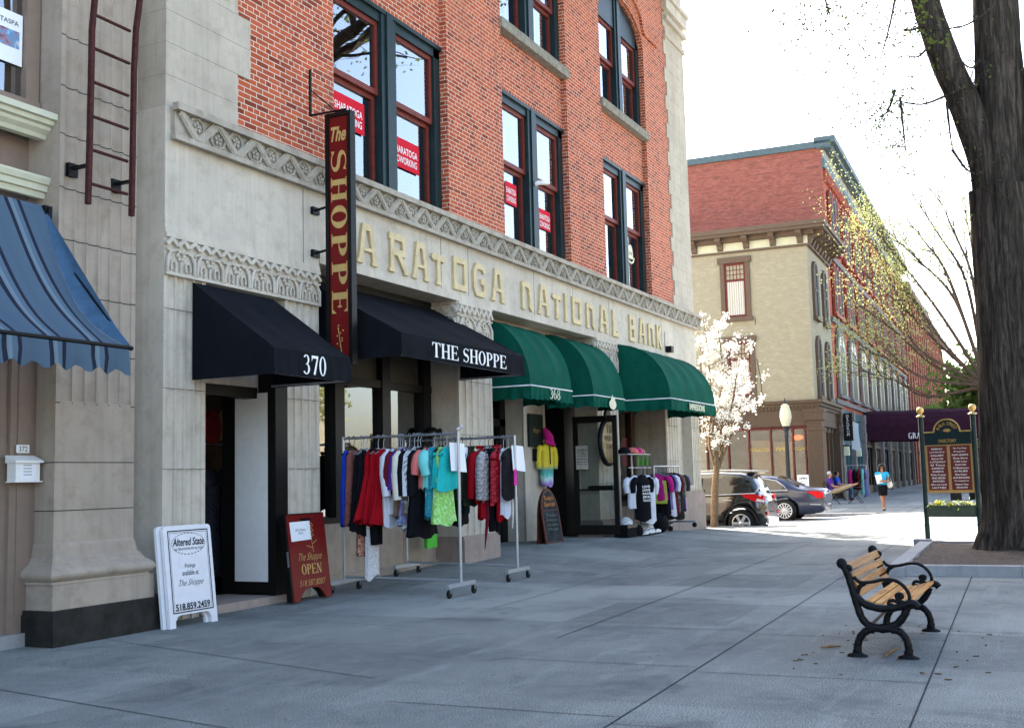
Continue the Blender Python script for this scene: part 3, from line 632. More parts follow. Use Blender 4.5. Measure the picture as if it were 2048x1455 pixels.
# upper windows
def sash_window(x0, x1, xc, z0, z1, meet, arched=False):
    y = FW+.02; jw = .2; g = MATS['green_paint']
    fr = MB()
    top = (lambda x: arch_z(x, x0, x1)) if arched else (lambda x: z1)
    fr.box(x0, x0+jw, y, y+.5, z0, top(x0+jw*.5)); fr.box(x1-jw, x1, y, y+.5, z0, top(x1-jw*.5)); fr.box(xc-.21, xc+.21, y-.03, y+.5, z0, top(xc)-.02)
    fr.box(xc-.09, xc+.09, y-.06, y, z0, top(xc)-.02)
    if arched:
        n = 12
        for i in range(n):
            a, b = x0+(x1-x0)*i/n, x0+(x1-x0)*(i+1)/n; fr.add([(a, y, SP-.05), (b, y, SP-.05), (b, y, top(b)), (a, y, top(a))], [(0, 1, 2, 3)], False)
        fr.box(x0, x1, y+.002, y+.5, SP-.05, SP+.02)
    else: fr.box(x0, x1, y, y+.5, z1-.22, z1); fr.box(x0, x1, y-.05, y, z1-.07, z1)
    fr.box(x0, x1, y, y+.5, z0, z0+.08)
    w = fr.build('window', g, bank); zt = SP-.05 if arched else z1-.22
    for a, b in ((x0+jw, xc-.21), (xc+.21, x1-jw)):
        for lo, hi, yy in ((z0+.08, meet, y+.12), (meet, zt, y+.05)):
            s = MB(); t = .075; s.box(a, a+t, yy, yy+.06, lo, hi); s.box(b-t, b, yy, yy+.06, lo, hi); s.box(a+t, b-t, yy, yy+.06, lo, lo+.09); s.box(a+t, b-t, yy, yy+.06, hi-.075, hi)
            s.build('sash', MATS['red_paint'], w)
            p = MB(); p.add([(a+t, yy+.035, lo+.09), (b-t, yy+.035, lo+.09), (b-t, yy+.035, hi-.075), (a+t, yy+.035, hi-.075)], [(0, 1, 2, 3)], False); p.build('pane', MATS['window_glass'], w)
    return w
for k, (x0, x1, xc) in enumerate(BAYS):
    sash_window(x0, x1, xc, Z0+.02, H2, 7.56)
    sash_window(x0, x1, xc, S3, CR, 11.5, True)
    mb = MB(); mb.box(x0-.05, x1+.05, FB-.07, FW+.3, S3-.2, S3); mb.build('window_sill', MATS['sill_stone'], bank)
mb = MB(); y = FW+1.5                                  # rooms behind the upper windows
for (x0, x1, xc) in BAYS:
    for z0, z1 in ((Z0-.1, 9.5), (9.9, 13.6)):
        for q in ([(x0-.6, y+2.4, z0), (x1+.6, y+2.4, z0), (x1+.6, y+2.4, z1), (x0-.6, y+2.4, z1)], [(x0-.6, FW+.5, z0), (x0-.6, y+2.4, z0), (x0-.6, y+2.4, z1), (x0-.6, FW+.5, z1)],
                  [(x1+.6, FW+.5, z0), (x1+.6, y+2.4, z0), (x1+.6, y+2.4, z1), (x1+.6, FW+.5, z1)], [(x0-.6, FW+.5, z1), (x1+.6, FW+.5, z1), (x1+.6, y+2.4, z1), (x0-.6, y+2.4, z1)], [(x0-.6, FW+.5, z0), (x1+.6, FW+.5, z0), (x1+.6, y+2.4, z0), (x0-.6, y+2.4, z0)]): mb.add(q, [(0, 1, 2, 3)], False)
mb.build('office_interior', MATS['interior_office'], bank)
mb = MB(); x0, x1, xc = BAYS[1]; mb.box(xc+.3, x1-.3, FW+.42, FW+.44, 7.62, H2-.2); mb.box(x0+.25, xc-.3, FW+.42, FW+.44, 7.8, H2-.2); mb.box(xc+.75, x1-.3, FW+.44, FW+.46, S3+.1, 12.3)
x0, x1, xc = BAYS[2]; mb.box(xc+.3, x1-.3, FW+.42, FW+.44, S3+.1, 11.4); mb.build('window_blind', MATS['blind'], bank)
# ------------------------------------------------------------------ bank: shop fronts
FRB = MATS['black_frame']
def part(mb, name, mat, parent=None): return mb.build(name, mat, parent or bank)
# left shop doorway (370)
mb = MB(); mb.box(10.2, 11.9, F-.02, F+1.3, -.02, .10); part(mb, 'door_step', MATS['granite'])
mb = MB(); mb.box(11.55, 11.80, F-.02, 9.19, .1, 3.0); mb.box(11.60, 11.80, 9.19, 10.0, .1, 3.0); mb.box(10.27, 10.33, F+.25, F+.5, .1, 3.0); mb.box(10.3, 11.56, F+.28, F+.48, 2.62, 2.76); mb.box(10.3, 11.56, F+.3, F+.46, 2.95, 3.02);  part(mb, 'door_frame', FRB)
mb = MB(); mb.box(11.56, 11.60, 9.19, 9.76, .13, 2.70); mb.cur = 1; mb.box(11.552, 11.56, 9.215, 9.745, .27, 2.69); part(mb, 'door', [FRB, MATS['white_paint']])
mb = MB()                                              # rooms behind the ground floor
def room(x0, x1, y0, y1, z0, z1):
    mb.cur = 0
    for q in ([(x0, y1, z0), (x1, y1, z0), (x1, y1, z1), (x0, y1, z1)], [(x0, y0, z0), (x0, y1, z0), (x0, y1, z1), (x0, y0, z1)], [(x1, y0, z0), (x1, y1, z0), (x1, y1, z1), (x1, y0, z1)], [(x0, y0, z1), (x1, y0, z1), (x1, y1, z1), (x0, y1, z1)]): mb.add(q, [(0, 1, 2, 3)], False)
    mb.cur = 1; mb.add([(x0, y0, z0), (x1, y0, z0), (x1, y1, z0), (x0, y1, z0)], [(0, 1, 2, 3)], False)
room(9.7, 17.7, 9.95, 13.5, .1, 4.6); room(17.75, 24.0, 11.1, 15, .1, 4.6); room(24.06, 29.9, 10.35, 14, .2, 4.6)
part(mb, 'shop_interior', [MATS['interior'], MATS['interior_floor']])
mb = MB()
for px in (422, 447, 468): x = PY(px, 1000, 10.5)[0]; mb.sphere((x, 10.5, 1.55), .17, 8, 6, (1, .35, 1.2)); mb.tube([(x, 10.5, 1.5), (x, 10.5, .9), (x+.03, 10.5, .3)], [.15, .12, .24], 8)
part(mb, 'gown_display', pattern('gown_lace', [(.012, .013, .018), (.05, .055, .07), (.01, .01, .014)], 30))
mb = MB(); mb.sphere((PY(424, 855, 10.7)[0], 10.7, PY(424, 855, 10.7)[1]), .2, 9, 6, (1, .3, 1.3)); part(mb, 'top_display', plain('display_red', (.30, .02, .02)))
mb = MB(); mb.sphere((PY(450, 850, 10.75)[0], 10.75, PY(450, 850, 10.75)[1]), .2, 9, 6, (1, .3, 1.2)); part(mb, 'top_display', plain('display_cream', (.36, .27, .18)))
mb = MB(); z = PY(440, 888, 10.6)[1]; mb.tube([(11.5, 10.6, z), (13.0, 10.6, z)], .015, 6); part(mb, 'hanging_rail', MATS['steel'])
# shop window bay
YS = 9.72
mb = MB(); mb.box(12.54, 16.52, YS-.12, YS+.12, -.05, .92); mb.box(12.54, 16.52, YS-.17, YS+.12, -.05, .17); mb.cur = 1
for x in (13.3, 14.35, 15.45): mb.box(x, x+.008, YS-.122, YS-.1, .18, .9)
part(mb, 'window_bulkhead', [MATS['limestone_dark'], MATS['joint']])
mb = MB(); mb.box(12.5, 13.42, YS-.12, YS+.1, .92, 1.02); mb.box(12.54, 16.5, YS-.14, YS+.1, .92, 1.0)
for px in (675, 769, 851): x, _ = PY(px, 850, YS-.05); mb.box(x-.12, x+.12, YS-.10, YS+.1, 1.0, 4.2)
mb.box(12.54, 12.62, YS-.06, YS+.1, 1, 4.2); mb.box(16.42, 16.5, YS-.06, YS+.1, 1, 4.2); mb.box(12.54, 16.5, YS-.08, YS+.1, 2.98, 3.10); mb.box(12.54, 16.5, YS-.05, YS+.1, 4.1, 4.56); mb.box(12.54, 16.5, F+.5, YS+.1, 4.3, 4.54)
part(mb, 'window_frame', FRB)
mb = MB(); mb.add([(12.6, YS, 1), (16.45, YS, 1), (16.45, YS, 2.99), (12.6, YS, 2.99)], [(0, 1, 2, 3)], False); part(mb, 'shop_window', MATS['shop_glass'])
mb = MB(); mb.add([(12.6, YS+.01, 3.1), (16.45, YS+.01, 3.1), (16.45, YS+.01, 4.1), (12.6, YS+.01, 4.1)], [(0, 1, 2, 3)], False); part(mb, 'transom', plain('transom_tan', (.06, .05, .035), .5, .3))
mb = MB(); mb.box(12.6, 16.4, YS+.15, YS+1.2, .5, .98); part(mb, 'display_shelf', MATS['white_paint'])
mb = MB(); mb.box(13.0, 13.3, YS+.3, YS+.5, .98, 1.22); mb.tube([(13.03, YS+.4, 1.22), (13.06, YS+.4, 1.42), (13.15, YS+.4, 1.47), (13.24, YS+.4, 1.42), (13.27, YS+.4, 1.22)], .012, 5); part(mb, 'handbag_display', plain('bag_teal', (.02, .10, .12)))
mb = MB(); mb.tube([(16.15, F+.45, 2.28), (16.3, F+.42, 2.32), (16.42, F+.4, 2.3), (16.47, F+.35, 2.36)], [.05, .09, .07, .03], 7); part(mb, 'alarm_fitting', MATS['black_paint'])
# entry bay between the two wide piers
YE = 10.12
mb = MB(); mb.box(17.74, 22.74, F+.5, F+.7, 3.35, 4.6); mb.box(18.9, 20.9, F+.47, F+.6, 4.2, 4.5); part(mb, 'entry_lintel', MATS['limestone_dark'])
xa, _ = PY(1048, 900, YE); xb, _ = PY(1091, 900, YE)
mb = MB(); mb.box(xa, xb, YE+.015, YE+.75, 0, 3.4); mb.box(xa, xa+.14, YE-.01, YE+.03, .1, 3.3); mb.box(xb-.14, xb, YE-.01, YE+.03, .1, 3.3); mb.box(xa, xb, YE-.012, YE+.03, 3.2, 3.4); mb.box(xa+.12, xb-.12, YE, YE+.02, 0, .95)
part(mb, 'entry_pilaster', MATS['limestone'])
mb = MB(); mb.box(17.74, xa, YE+.45, YE+.6, .05, .45); mb.box(17.74, 18.2, YE+.42, YE+.6, .4, 3.3); mb.box(xa-.25, xa+.02, YE+.42, YE+.6, .1, 3.3); mb.box(17.74, xa, YE+.42, YE+.6, 2.6, 2.75); mb.box(17.74, xa, YE+.42, YE+.6, 3.2, 3.4)
mb.box(xb, xb+.12, YE+.35, YE+.75, .05, 3.4); mb.box(xb, 24.0, YE+.5, YE+.75, 2.95, 3.4); mb.box(23.3, 23.42, YE+.5, YE+.75, .05, 3.0); part(mb, 'entry_frame', FRB)
mb = MB(); mb.add([(18.2, YE+.52, .45), (xa-.2, YE+.52, .45), (xa-.2, YE+.52, 2.6), (18.2, YE+.52, 2.6)], [(0, 1, 2, 3)], False); part(mb, 'entry_side_window', MATS['shop_glass'])
mb = MB(); mb.box(17.74, 24.0, F+.9, 11.2, -.02, .10); part(mb, 'door_step', MATS['paving'])
yj = PX(1152, 900, 22.74)[0]; mb = MB(); mb.box(22.95, 24.05, F+.9, 11.3, 0, 3.5); part(mb, 'entry_side_wall', FRB)
mb = MB(); mb.box(21.4, 22.3, 12.3, 12.4, .1, 1.3); mb.box(21.2, 22.6, 12.5, 12.6, 1.5, 2.6); part(mb, 'notice_display', plain('notice_dim', (.16, .17, .20), .7, var=.5, scale=12))
# open glass door swung out to the street side
d0 = np.array([22.60, PX(1150, 1000, 22.60)[0]]); d1 = np.array([22.60, PX(1239, 1000, 22.60)[0]]); dd = _n(d1-d0); dn = np.array([-dd[1], dd[0]]); DL = np.linalg.norm(d1-d0); dz0, dz1 = PX(1239, 1068, 22.6)[1], PX(1239, 829, 22.6)[1]
door = None
mb = MB()
def dbox(mb, s0, s1, z0, z1, t=.045): c = d0+dd*(s0+s1)/2; mb.obox((c[0], c[1], (z0+z1)/2), (*dd, 0), (*dn, 0), (0, 0, 1), (s1-s0)/2, t/2, (z1-z0)/2)
dbox(mb, 0, .11, dz0, dz1); dbox(mb, DL-.11, DL, dz0, dz1); dbox(mb, .11, DL-.11, dz0, dz0+.2); dbox(mb, .11, DL-.11, dz1-.14, dz1); dbox(mb, .11, DL-.11, 1.2, 1.235, .03)
door = part(mb, 'glass_door', FRB)
mb = MB(); a, b = d0+dd*.11, d0+dd*(DL-.11); mb.add([(*a, dz0+.2), (*b, dz0+.2), (*b, dz1-.14), (*a, dz1-.14)], [(0, 1, 2, 3)], False); mb.build('pane', MATS['door_glass'], door)
mb = MB(); c = d0+dd*(DL-.4); mb.obox((c[0]-.05, c[1], 1.26), (*dd, 0), (*dn, 0), (0, 0, 1), .28, .03, .045); mb.build('handle', MATS['black_paint'], door)
# right display bay
YR = 9.95
mb = MB(); mb.box(24.05, 27.55, YR-.12, YR+.2, -.05, .75); part(mb, 'window_bulkhead', MATS['granite'])
yq, _ = PX(1292, 850, 27.53)
mb = MB(); mb.box(24.05, 27.53, YR-.07, YR+.15, .75, .85); mb.box(24.05, 27.53, YR-.07, YR+.15, 3.1, 3.3); mb.box(24.05, 27.53, F+.5, YR+.2, 3.95, 4.5); mb.box(24.05, 27.53, YR, YR+.15, 3.3, 4.0)
for px in (1259, 1291): x, _ = PY(px, 870, YR); mb.box(x-.07, x+.07, YR-.08, YR+.1, .85, 3.2)
part(mb, 'window_frame', plain('frame_wood', (.05, .025, .015), .5, .3))
mb = MB(); mb.add([(24.1, YR, .85), (27.5, YR, .85), (27.5, YR, 3.1), (24.1, YR, 3.1)], [(0, 1, 2, 3)], False); part(mb, 'shop_window', MATS['shop_glass'])
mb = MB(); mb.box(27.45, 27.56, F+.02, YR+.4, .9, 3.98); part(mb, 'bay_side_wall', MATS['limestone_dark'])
mb = MB(); mb.box(25.2, 26.1, YR+.03, YR+.05, 1.9, 2.6); mb.cur = 1; mb.box(26.5, 27.0, YR+.03, YR+.05, 1.75, 2.45); mb.box(25.5, 26.0, YR+.1, YR+.12, 2.7, 3.0); mb.cur = 2
for k in range(7): mb.sphere((26.45+.12*math.cos(k), YR+.15, 1.62+.1*math.sin(k*2)), .07, 6, 4)
part(mb, 'shirt_display', [plain('disp_red', (.42, .03, .04)), plain('disp_pink', (.55, .06, .10)), plain('disp_cream', (.5, .48, .4), var=.4)])
# small fittings on the stone
mb = MB(); mb.box(27.62, 27.82, F-.16, F, 4.66, 4.82); tag(mb.build('floodlight', MATS['black_paint']), 'small black floodlight on the stone wall after the last gold letter', 'light')
mb = MB(); mb.box(xa+.2, xb-.2, YE-.05, YE, 2.16, 2.86); o = mb.build('plaque', plain('plaque_green', (.02, .03, .026), .4, .4)); tag(o, 'dark green plaque on the pale pilaster above the tie dye hoodie', 'plaque')
mb = MB(); put_text(mb, "Hoppe", ((xa+xb)/2, YE-.05, 2.5), (1, 0, 0), (0, 0, 1), .13, .34, .3); mb.build('lettering', MATS['gold_paint'], o)
mb = MB(); mb.box(xa+.42, xb-.24, YE-.09, YE, 1.86, 2.12); mb.box(xa+.5, xb-.34, YE-.1, YE-.09, 1.9, 2.05); tag(mb.build('letterbox', MATS['black_paint']), 'small black letterbox under the green plaque', 'letterbox')
c = d0+dd*.42; o = thing('poster', 'pale notice with small print taped inside the open glass door', 'poster', (c[0], c[1], 1.3))
px_ = 22.565; yA, yB = PX(1153, 950, px_)[0], PX(1177, 950, px_)[0]; zA, zB = PX(1165, 938, px_)[1], PX(1165, 891, px_)[1]
mb = MB(); mb.box(px_, px_+.004, yB, yA, zA, zB); mb.build('sheet', plain('poster_cream', (.50, .46, .40)), o)
mb = MB()
for k, (s, h, w) in enumerate((("OPEN", .06, .22), ("Gifts", .035, .2), ("Saratoga", .04, .28), ("Sweatshirts", .035, .3), ("Souvenirs", .035, .26), ("Hats and mugs", .03, .3))): put_text(mb, s, (px_, (yA+yB)/2, zB-.10-(zB-zA-.15)/6*k), (0, -1, 0), (0, 0, 1), h, min(w, (yA-yB)*.8), bold=.01)
mb.build('lettering', MATS['dark_letter'], o)
# red cards in the upper windows
def card(px, py, w, h, z=None, label='', y=FW+.30, both=True, tone='card_red'):
    y = FW+.140; x, zz = PY(px, py, y); o = thing('window_sign', label, 'sign', (x, y, zz-h/2), 0, 'red cards in the upper windows')
    mb = MB(); mb.box(x-w/2, x+w/2, y, y+.01, zz-h/2, zz+h/2); mb.build('card', MATS[tone], o)
    mb = MB(); put_text(mb, "SHARATOGA", (x, y-.001, zz+.05), (1, 0, 0), (0, 0, 1), .12, w*.86, bold=.01); put_text(mb, "COWORKING", (x, y-.001, zz-.11), (1, 0, 0), (0, 0, 1), .12, w*.82, bold=.01); mb.build('lettering', MATS['white_letter'], o)
plain('card_red', (.62, .012, .03), .6, .2, var=.04)
card(697, 226, .86, .5, label='red card in the upper window right behind the top of the tall blade sign', y=FW+.26)
card(811, 310, .86, .5, label='red SHARATOGA COWORKING card in the right pane of the window beside the blade sign', y=FW+.26)
card(1022, 388, .5, .44, label='pinkish red card half hidden at the left edge of the middle upper window', y=FW+.26)
card(1089, 440, .6, .42, label='red card low in the right pane of the middle upper window', y=FW+.26)
x, z = PY(1260, 508, FW+.13); o = thing('hat_sticker', 'cream bowler hat sticker on the dark lower pane of the third upper window', 'sticker', (x, FW+.13, z))
mb = MB(); yy = FW+.12; mb.prism(arc(0, -.02, .17, .26, 0, 180, 14)+[(-.17, -.12), (.17, -.12)], (x, yy, z), (1, 0, 0), (0, 0, 1), (0, -1, 0), .006); L, Q = thick(arc(0, -.06, .24, .16, 180, 360, 12), .05); mb.ribbon(L, Q, (x, yy, z), (1, 0, 0), (0, 0, 1), (0, -1, 0), .006, .002); mb.build('hat', plain('sticker_cream', (.70, .68, .50)), o)
mb = MB(); put_text(mb, "order", (x, yy-.012, z+.02), (1, 0, 0), (0, 0, 1), .09, .22); mb.build('lettering', MATS['dark_letter'], o)
x, z = PY(1068, 369, FW); mb = MB(); mb.tube([(x, FW-.02, z), (x, FW-.1, z+.02), (x+.25, FW-.22, z+.06)], [.05, .05, .04], 8); tag(mb.build('security_camera', MATS['white_paint']), 'small white camera on the green mullion of the middle upper window', 'camera')

# ------------------------------------------------------------------ awnings
def boxy_awning(name, label, x0, x1, yb, yf, zt, zf, zb, txt, tx0, th, tw):
    o = thing(name, label, 'awning', ((x0+x1)/2, yb, zb)); t = .012
    mb = MB(); n = 24; rows = [[(x0+(x1-x0)*i/n, yb+(yf-yb)*j/6, zt+(zf-zt)*j/6-.035*math.sin(math.pi*j/6)*(.4+abs(math.sin(math.pi*i*3/n)))) for i in range(n+1)] for j in range(7)]
    mb.grid(rows); mb.grid([[(x0+(x1-x0)*i/n, yf, zf) for i in range(n+1)], [(x0+(x1-x0)*i/n, yf-.012+.006*math.sin(i*2), zb) for i in range(n+1)]], smooth=False)
    for x in (x0, x1): mb.add([(x, yb, zt), (x, yf, zf), (x, yf, zb), (x, yb, zb)], [(0, 1, 2, 3)], False)
    mb.build('canopy', MATS['awning_black'], o)
    mb = MB(); mb.tube([(x0+.03, yf+.03, zb+.02), (x1-.03, yf+.03, zb+.02)], .018, 6); 
    for x in (x0+.03, x1-.03): mb.tube([(x, yb, zb+.02), (x, yf+.03, zb+.02), (x, yf+.03, zf-.03), (x, yb, zt-.04)], .015, 6)
    mb.build('frame', MATS['steel'], o)
    mb = MB(); put_serif(mb, txt, (tx0, yf-.012, zf-(zf-zb)*.5-th/2), (1, 0, 0), (0, 0, 1), th, tw, lift=.012); mb.build('lettering', MATS['white_letter'], o)
x = [PY(a, b, 7.9)[0] for a, b in ((603, 730), (650, 735), (862, 705), (1010, 722))]
boxy_awning('awning', 'black fabric awning numbered 370 over the open left doorway', 10.03, 11.53, F, 7.9, 3.9, 3.04, 2.74, '370', x[0], .225, x[1]-x[0])
boxy_awning('awning', 'black fabric awning lettered THE SHOPPE over the clothes racks', 12.73, 16.56, 9.55, 7.9, 4.42, 3.50, 3.18, 'THE SHOPPE', x[2], .21, x[3]-x[2])
def dome_awning(label, x0, x1, yb, yf, zt, zv, zb, ribs, txt=None, tp=None):
    o = thing('awning', label, 'awning', ((x0+x1)/2, yb, zb)); m = 12; d = yb-yf; h = zt-zv
    prof = [(yb-d*math.sin(math.pi/2*k/m)**1.0, zv+h*math.cos(math.pi/2*k/m)) for k in range(m+1)]
    n = ribs*6; rows = [[(x0+(x1-x0)*i/n, p[0]+.032*math.sin(math.pi*((i*ribs/n) % 1))*math.sin(math.pi*k/m), p[1]-.036*math.sin(math.pi*((i*ribs/n) % 1))*math.sin(math.pi*k/m)) for i in range(n+1)] for k, p in enumerate(prof)]
    mb = MB(); mb.grid(rows)
    for x in (x0, x1): mb.add([(x, yb, zv)]+[(x, *p) for p in prof], [tuple(range(m+2))], False)
    mb.build('canopy', MATS['awning_green'], o)
    mb = MB()
    def valance(P, N):
        mb.grid([[P(i/N, zv, 0) for i in range(N+1)], [P(i/N, (zv+zb)/2, .012*math.sin(i*1.3)) for i in range(N+1)], [P(i/N, zb+.035*abs(math.sin(math.pi*i/8)), .03*math.sin(i*.9)) for i in range(N+1)]])
    valance(lambda t, z, w: (x0+(x1-x0)*t, yf-.008-w, z), 64)
    for xs in (x0, x1): valance(lambda t, z, w, xs=xs: (xs-w, yb+(yf-yb)*t, z), 24)
    mb.build('valance', MATS['awning_green'], o)
    mb = MB(); mb.tube([(x0-.006, yb, zv), (x0-.006, yf-.012, zv), (x1+.006, yf-.012, zv), (x1+.006, yb, zv)], .013, 5); mb.build('piping', MATS['piping_white'], o)
    mb = MB()
    for i in range(ribs+1):
        x = x0+.03+(x1-x0-.06)*i/ribs; mb.tube([(x, p[0]+.03, p[1]-.03) for p in prof], .016, 5)
    mb.tube([(x0, yf+.03, zv-.01), (x1, yf+.03, zv-.01)], .016, 5); mb.build('frame', MATS['steel'], o)
    return o
o = dome_awning('green domed awning numbered 368 over the entry, first of three', 18.05, 19.92, F+.45, 8.5, 4.45, 3.16, 2.9, 3)
xq = [PY(a, 790, 8.5)[0] for a in (1095, 1116)]; mb = MB(); put_serif(mb, '368', (xq[0], 8.47, 2.955), (1, 0, 0), (0, 0, 1), .18, xq[1]-xq[0], lift=.02); mb.build('lettering', MATS['sticker_cream'], o)
o = dome_awning('green domed awning with a small white emblem over the glass door, middle of three', 21.05, 22.8, F+.45, 8.5, 4.47, 3.15, 2.9, 2)
xq = PY(1221, 805, 8.5)[0]; mb = MB(); mb.prism(arc(0, 0, .2, .11, 0, 330, 11), (xq, 8.45, 3.0), (1, 0, 0), (0, 0, 1), (0, -1, 0), .006); mb.prism([(-.12, .08), (-.02, .2), (.03, .13), (.14, .15), (.1, .06)], (xq, 8.447, 3.0), (1, 0, 0), (0, 0, 1), (0, -1, 0), .006); mb.build('emblem', MATS['sticker_cream'], o)
o = dome_awning('wide green domed awning lettered IMPRESSIONS at the street corner', 24.15, 27.72, F+.05, 7.88, 4.52, 3.22, 2.94, 4)
xq = [PY(a, 813, 7.88)[0] for a in (1375, 1405)]; mb = MB(); mb.box(xq[0]-.02, xq[1]+.02, 7.83, 7.84, 3.0, 3.17); mb.build('name_strip', plain('strip_green', (.01, .09, .06)), o)
mb = MB(); put_text(mb, 'IMPRESSIONS', ((xq[0]+xq[1])/2, 7.83, 3.085), (1, 0, 0), (0, 0, 1), .15, xq[1]-xq[0], bold=.02, lift=.004); mb.build('lettering', MATS['sticker_cream'], o)

# ------------------------------------------------------------------ tall blade sign
SX, sy0, sy1, sz0, sz1 = 12.40, 8.42, 8.84, 3.08, 6.56
o = thing('blade_sign', 'tall narrow red blade sign with gold letters reading The SHOPPE', 'sign', (SX, sy1, sz0))
mb = MB(); fr = .055
for a, b, c, d in ((sy0, sy0+fr, sz0, sz1), (sy1-fr, sy1, sz0, sz1), (sy0+fr, sy1-fr, sz0, sz0+fr), (sy0+fr, sy1-fr, sz1-fr, sz1)): mb.box(SX-.06, SX+.06, a, b, c, d)
mb.build('frame', MATS['black_paint'], o)
mb = MB(); mb.box(SX-.035, SX+.035, sy0+fr, sy1-fr, sz0+fr, sz1-fr); mb.build('panel', MATS['sign_red'], o)
mb = MB(); pw = sy1-sy0-2*fr; yc = (sy0+sy1)/2
put_text(mb, 'The', (SX-.036, yc, sz1-.30), (0, -1, 0), (0, 0, 1), .21, pw*.82, .35, .03)
zt, zb = sz1-.52, sz0+.62; hh = pw*.82
cells = 'SHOPPE'; step = (zt-zb)/6
for i, ch in enumerate(cells):                        # letters lie on their side, reading downwards
    gl, w = serif_glyph(ch, .2, .06); lw = step*.84; z0 = zt-i*step
    for k, (L, Q, cl) in enumerate(gl):
        f = lambda p: (p[0]/w*lw, p[1]*hh)
        mb.ribbon([f(p) for p in L], [f(p) for p in Q], (SX-.0365-k*.0004, yc+hh/2, z0), (0, 0, -1), (0, 1, 0), (-1, 0, 0), .0, .002, cl) if False else mb.ribbon([f(p) for p in L], [f(p) for p in Q], (SX-.0385-k*.0004, yc+hh/2, z0), (0, 0, -1), (0, -1, 0), (-1, 0, 0), 0.0, 0.0, cl)
for k in range(9): mb.sphere((SX-.036, yc+.05*math.sin(k*1.9), sz0+.25+.035*k), .012, 5, 3)
mb.tube([(SX-.04, yc-.03, sz0+.12), (SX-.04, yc, sz0+.3), (SX-.04, yc+.03, sz0+.5)], .006, 4); mb.build('lettering', MATS['gold_paint'], o)
mb = MB(); mb.bar((SX+.02, FB-.012, 6.62), (SX+.02, FB-.012, 7.28), .03, .024, (0, 1, 0)); mb.build('bracket', MATS['iron_black'], o); mb = MB(); mb.tube([(SX+.02, FB, 6.62), (SX, sy0+.1, 6.60)], .016, 6); mb.build('arm', MATS['iron_black'], o); mb = MB(); mb.tube([(SX+.02, FB, 7.0), (SX+.3, sy1-.1, 6.58)], .01, 5)
mb.build('stay', MATS['iron_black'], o)
for z in (4.65, 5.25): mb = MB(); mb.box(SX-.05, SX+.1, F-.05, F, z-.05, z+.05); mb.tube([(SX+.02, F, z), (SX, sy1-.02, z+.03)], .018, 6); mb.build('bracket', MATS['iron_black'], o)

# ------------------------------------------------------------------ left neighbour
nb = thing('shop_building', 'pale stone shop building with a giant fluted pilaster beside the brick bank', 'building', (7, 9.2, 0))
NP = 8.95; px0, px1 = PY(113, 700, NP)[0], PY(270, 700, NP)[0]; YW = 9.22
ZB = lambda py, px=112, y=8.8: PY(px, py, y)[1]
mb = MB(); xl, xr = PY(106, 1260, 8.78)[0], PY(319, 1235, 8.78)[0]
zp = PY(106, 1223, 8.78)[1]; zq = PY(110, 1169, 8.84)[1]; zt_ = PY(113, 1131, 8.8)[1]; zs = PY(115, 1085, NP)[1]
mb.box(xl, xr+.25, 8.78, YW+.3, -.05, zp); mb.build('plinth', MATS['plinth_black'], nb)
mb = MB(); mb.box(xl+.04, xr-.02, 8.84, YW+.3, zp, zq)
cy, cz, rr_ = 8.93, (zq+zt_)/2, (zt_-zq)/2
def ring_profile(prof):                                # a moulding carried round front and sides
    rows = []
    for off, z in prof:
        xa_, xb_, ya_ = px0-off, px1+off, NP-off
        rows.append([(xa_, YW+.2, z), (xa_, ya_+.0, z), (xb_, ya_, z), (xb_, YW+.3, z)])
    mb.grid(rows, smooth=False)
prof = [(.12, zq)]+[(.08+.085*math.sin(math.pi*t/8), zq+(zt_-zq)*t/8) for t in range(1, 9)]+[(.075, zt_+.012), (.06, zt_+.03), (.055, zt_+.05), (.03, zt_+.075), (.012, zs-.03), (0, zs)]
for p, q in zip(prof, prof[1:]):
    ring_profile([p, q])
zc1 = PY(115, 800, NP)[1]
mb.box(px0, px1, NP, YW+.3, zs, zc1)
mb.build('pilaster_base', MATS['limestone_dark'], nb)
mb = MB(); mb.box(px0+.001, px1-.001, NP+.06, YW+.3, zc1, 16); n = 6; prof = []
w = (px1-px0-.1)/n; prof = [(px0, YW+.3), (px0, NP), (px0+.05, NP)]
for i in range(n):
    s = px0+.05+i*w
    for k in range(0, 9): a = math.pi*k/8; prof.append((s+w*.5-w*.46*math.cos(a), NP+.034*math.sin(a)))
prof += [(px1, NP), (px1, YW+.3)]
mb.grid([[(p[0], p[1], zc1) for p in prof], [(p[0], p[1], 16) for p in prof]], smooth=False)
mb.cur = 1
for py in (925, 1022): z = PY(115, py, NP)[1]; mb.box(px0-.001, px1+.001, NP-.0015, YW, z, z+.010)
zz = [PY(113, py, NP)[1] for py in (804, 700, 583, 473, 370, 262, 165, 62)]+[7.5+i*.62 for i in range(12)]
for z in zz:
    for a, b in zip(prof[1:-2], prof[2:-1]): mb.bar((a[0], a[1]-.0005, z), (b[0], b[1]-.0005, z), .004, .010)
mb.build('pilaster', [MATS['limestone_dark'], MATS['joint_dark']], nb)
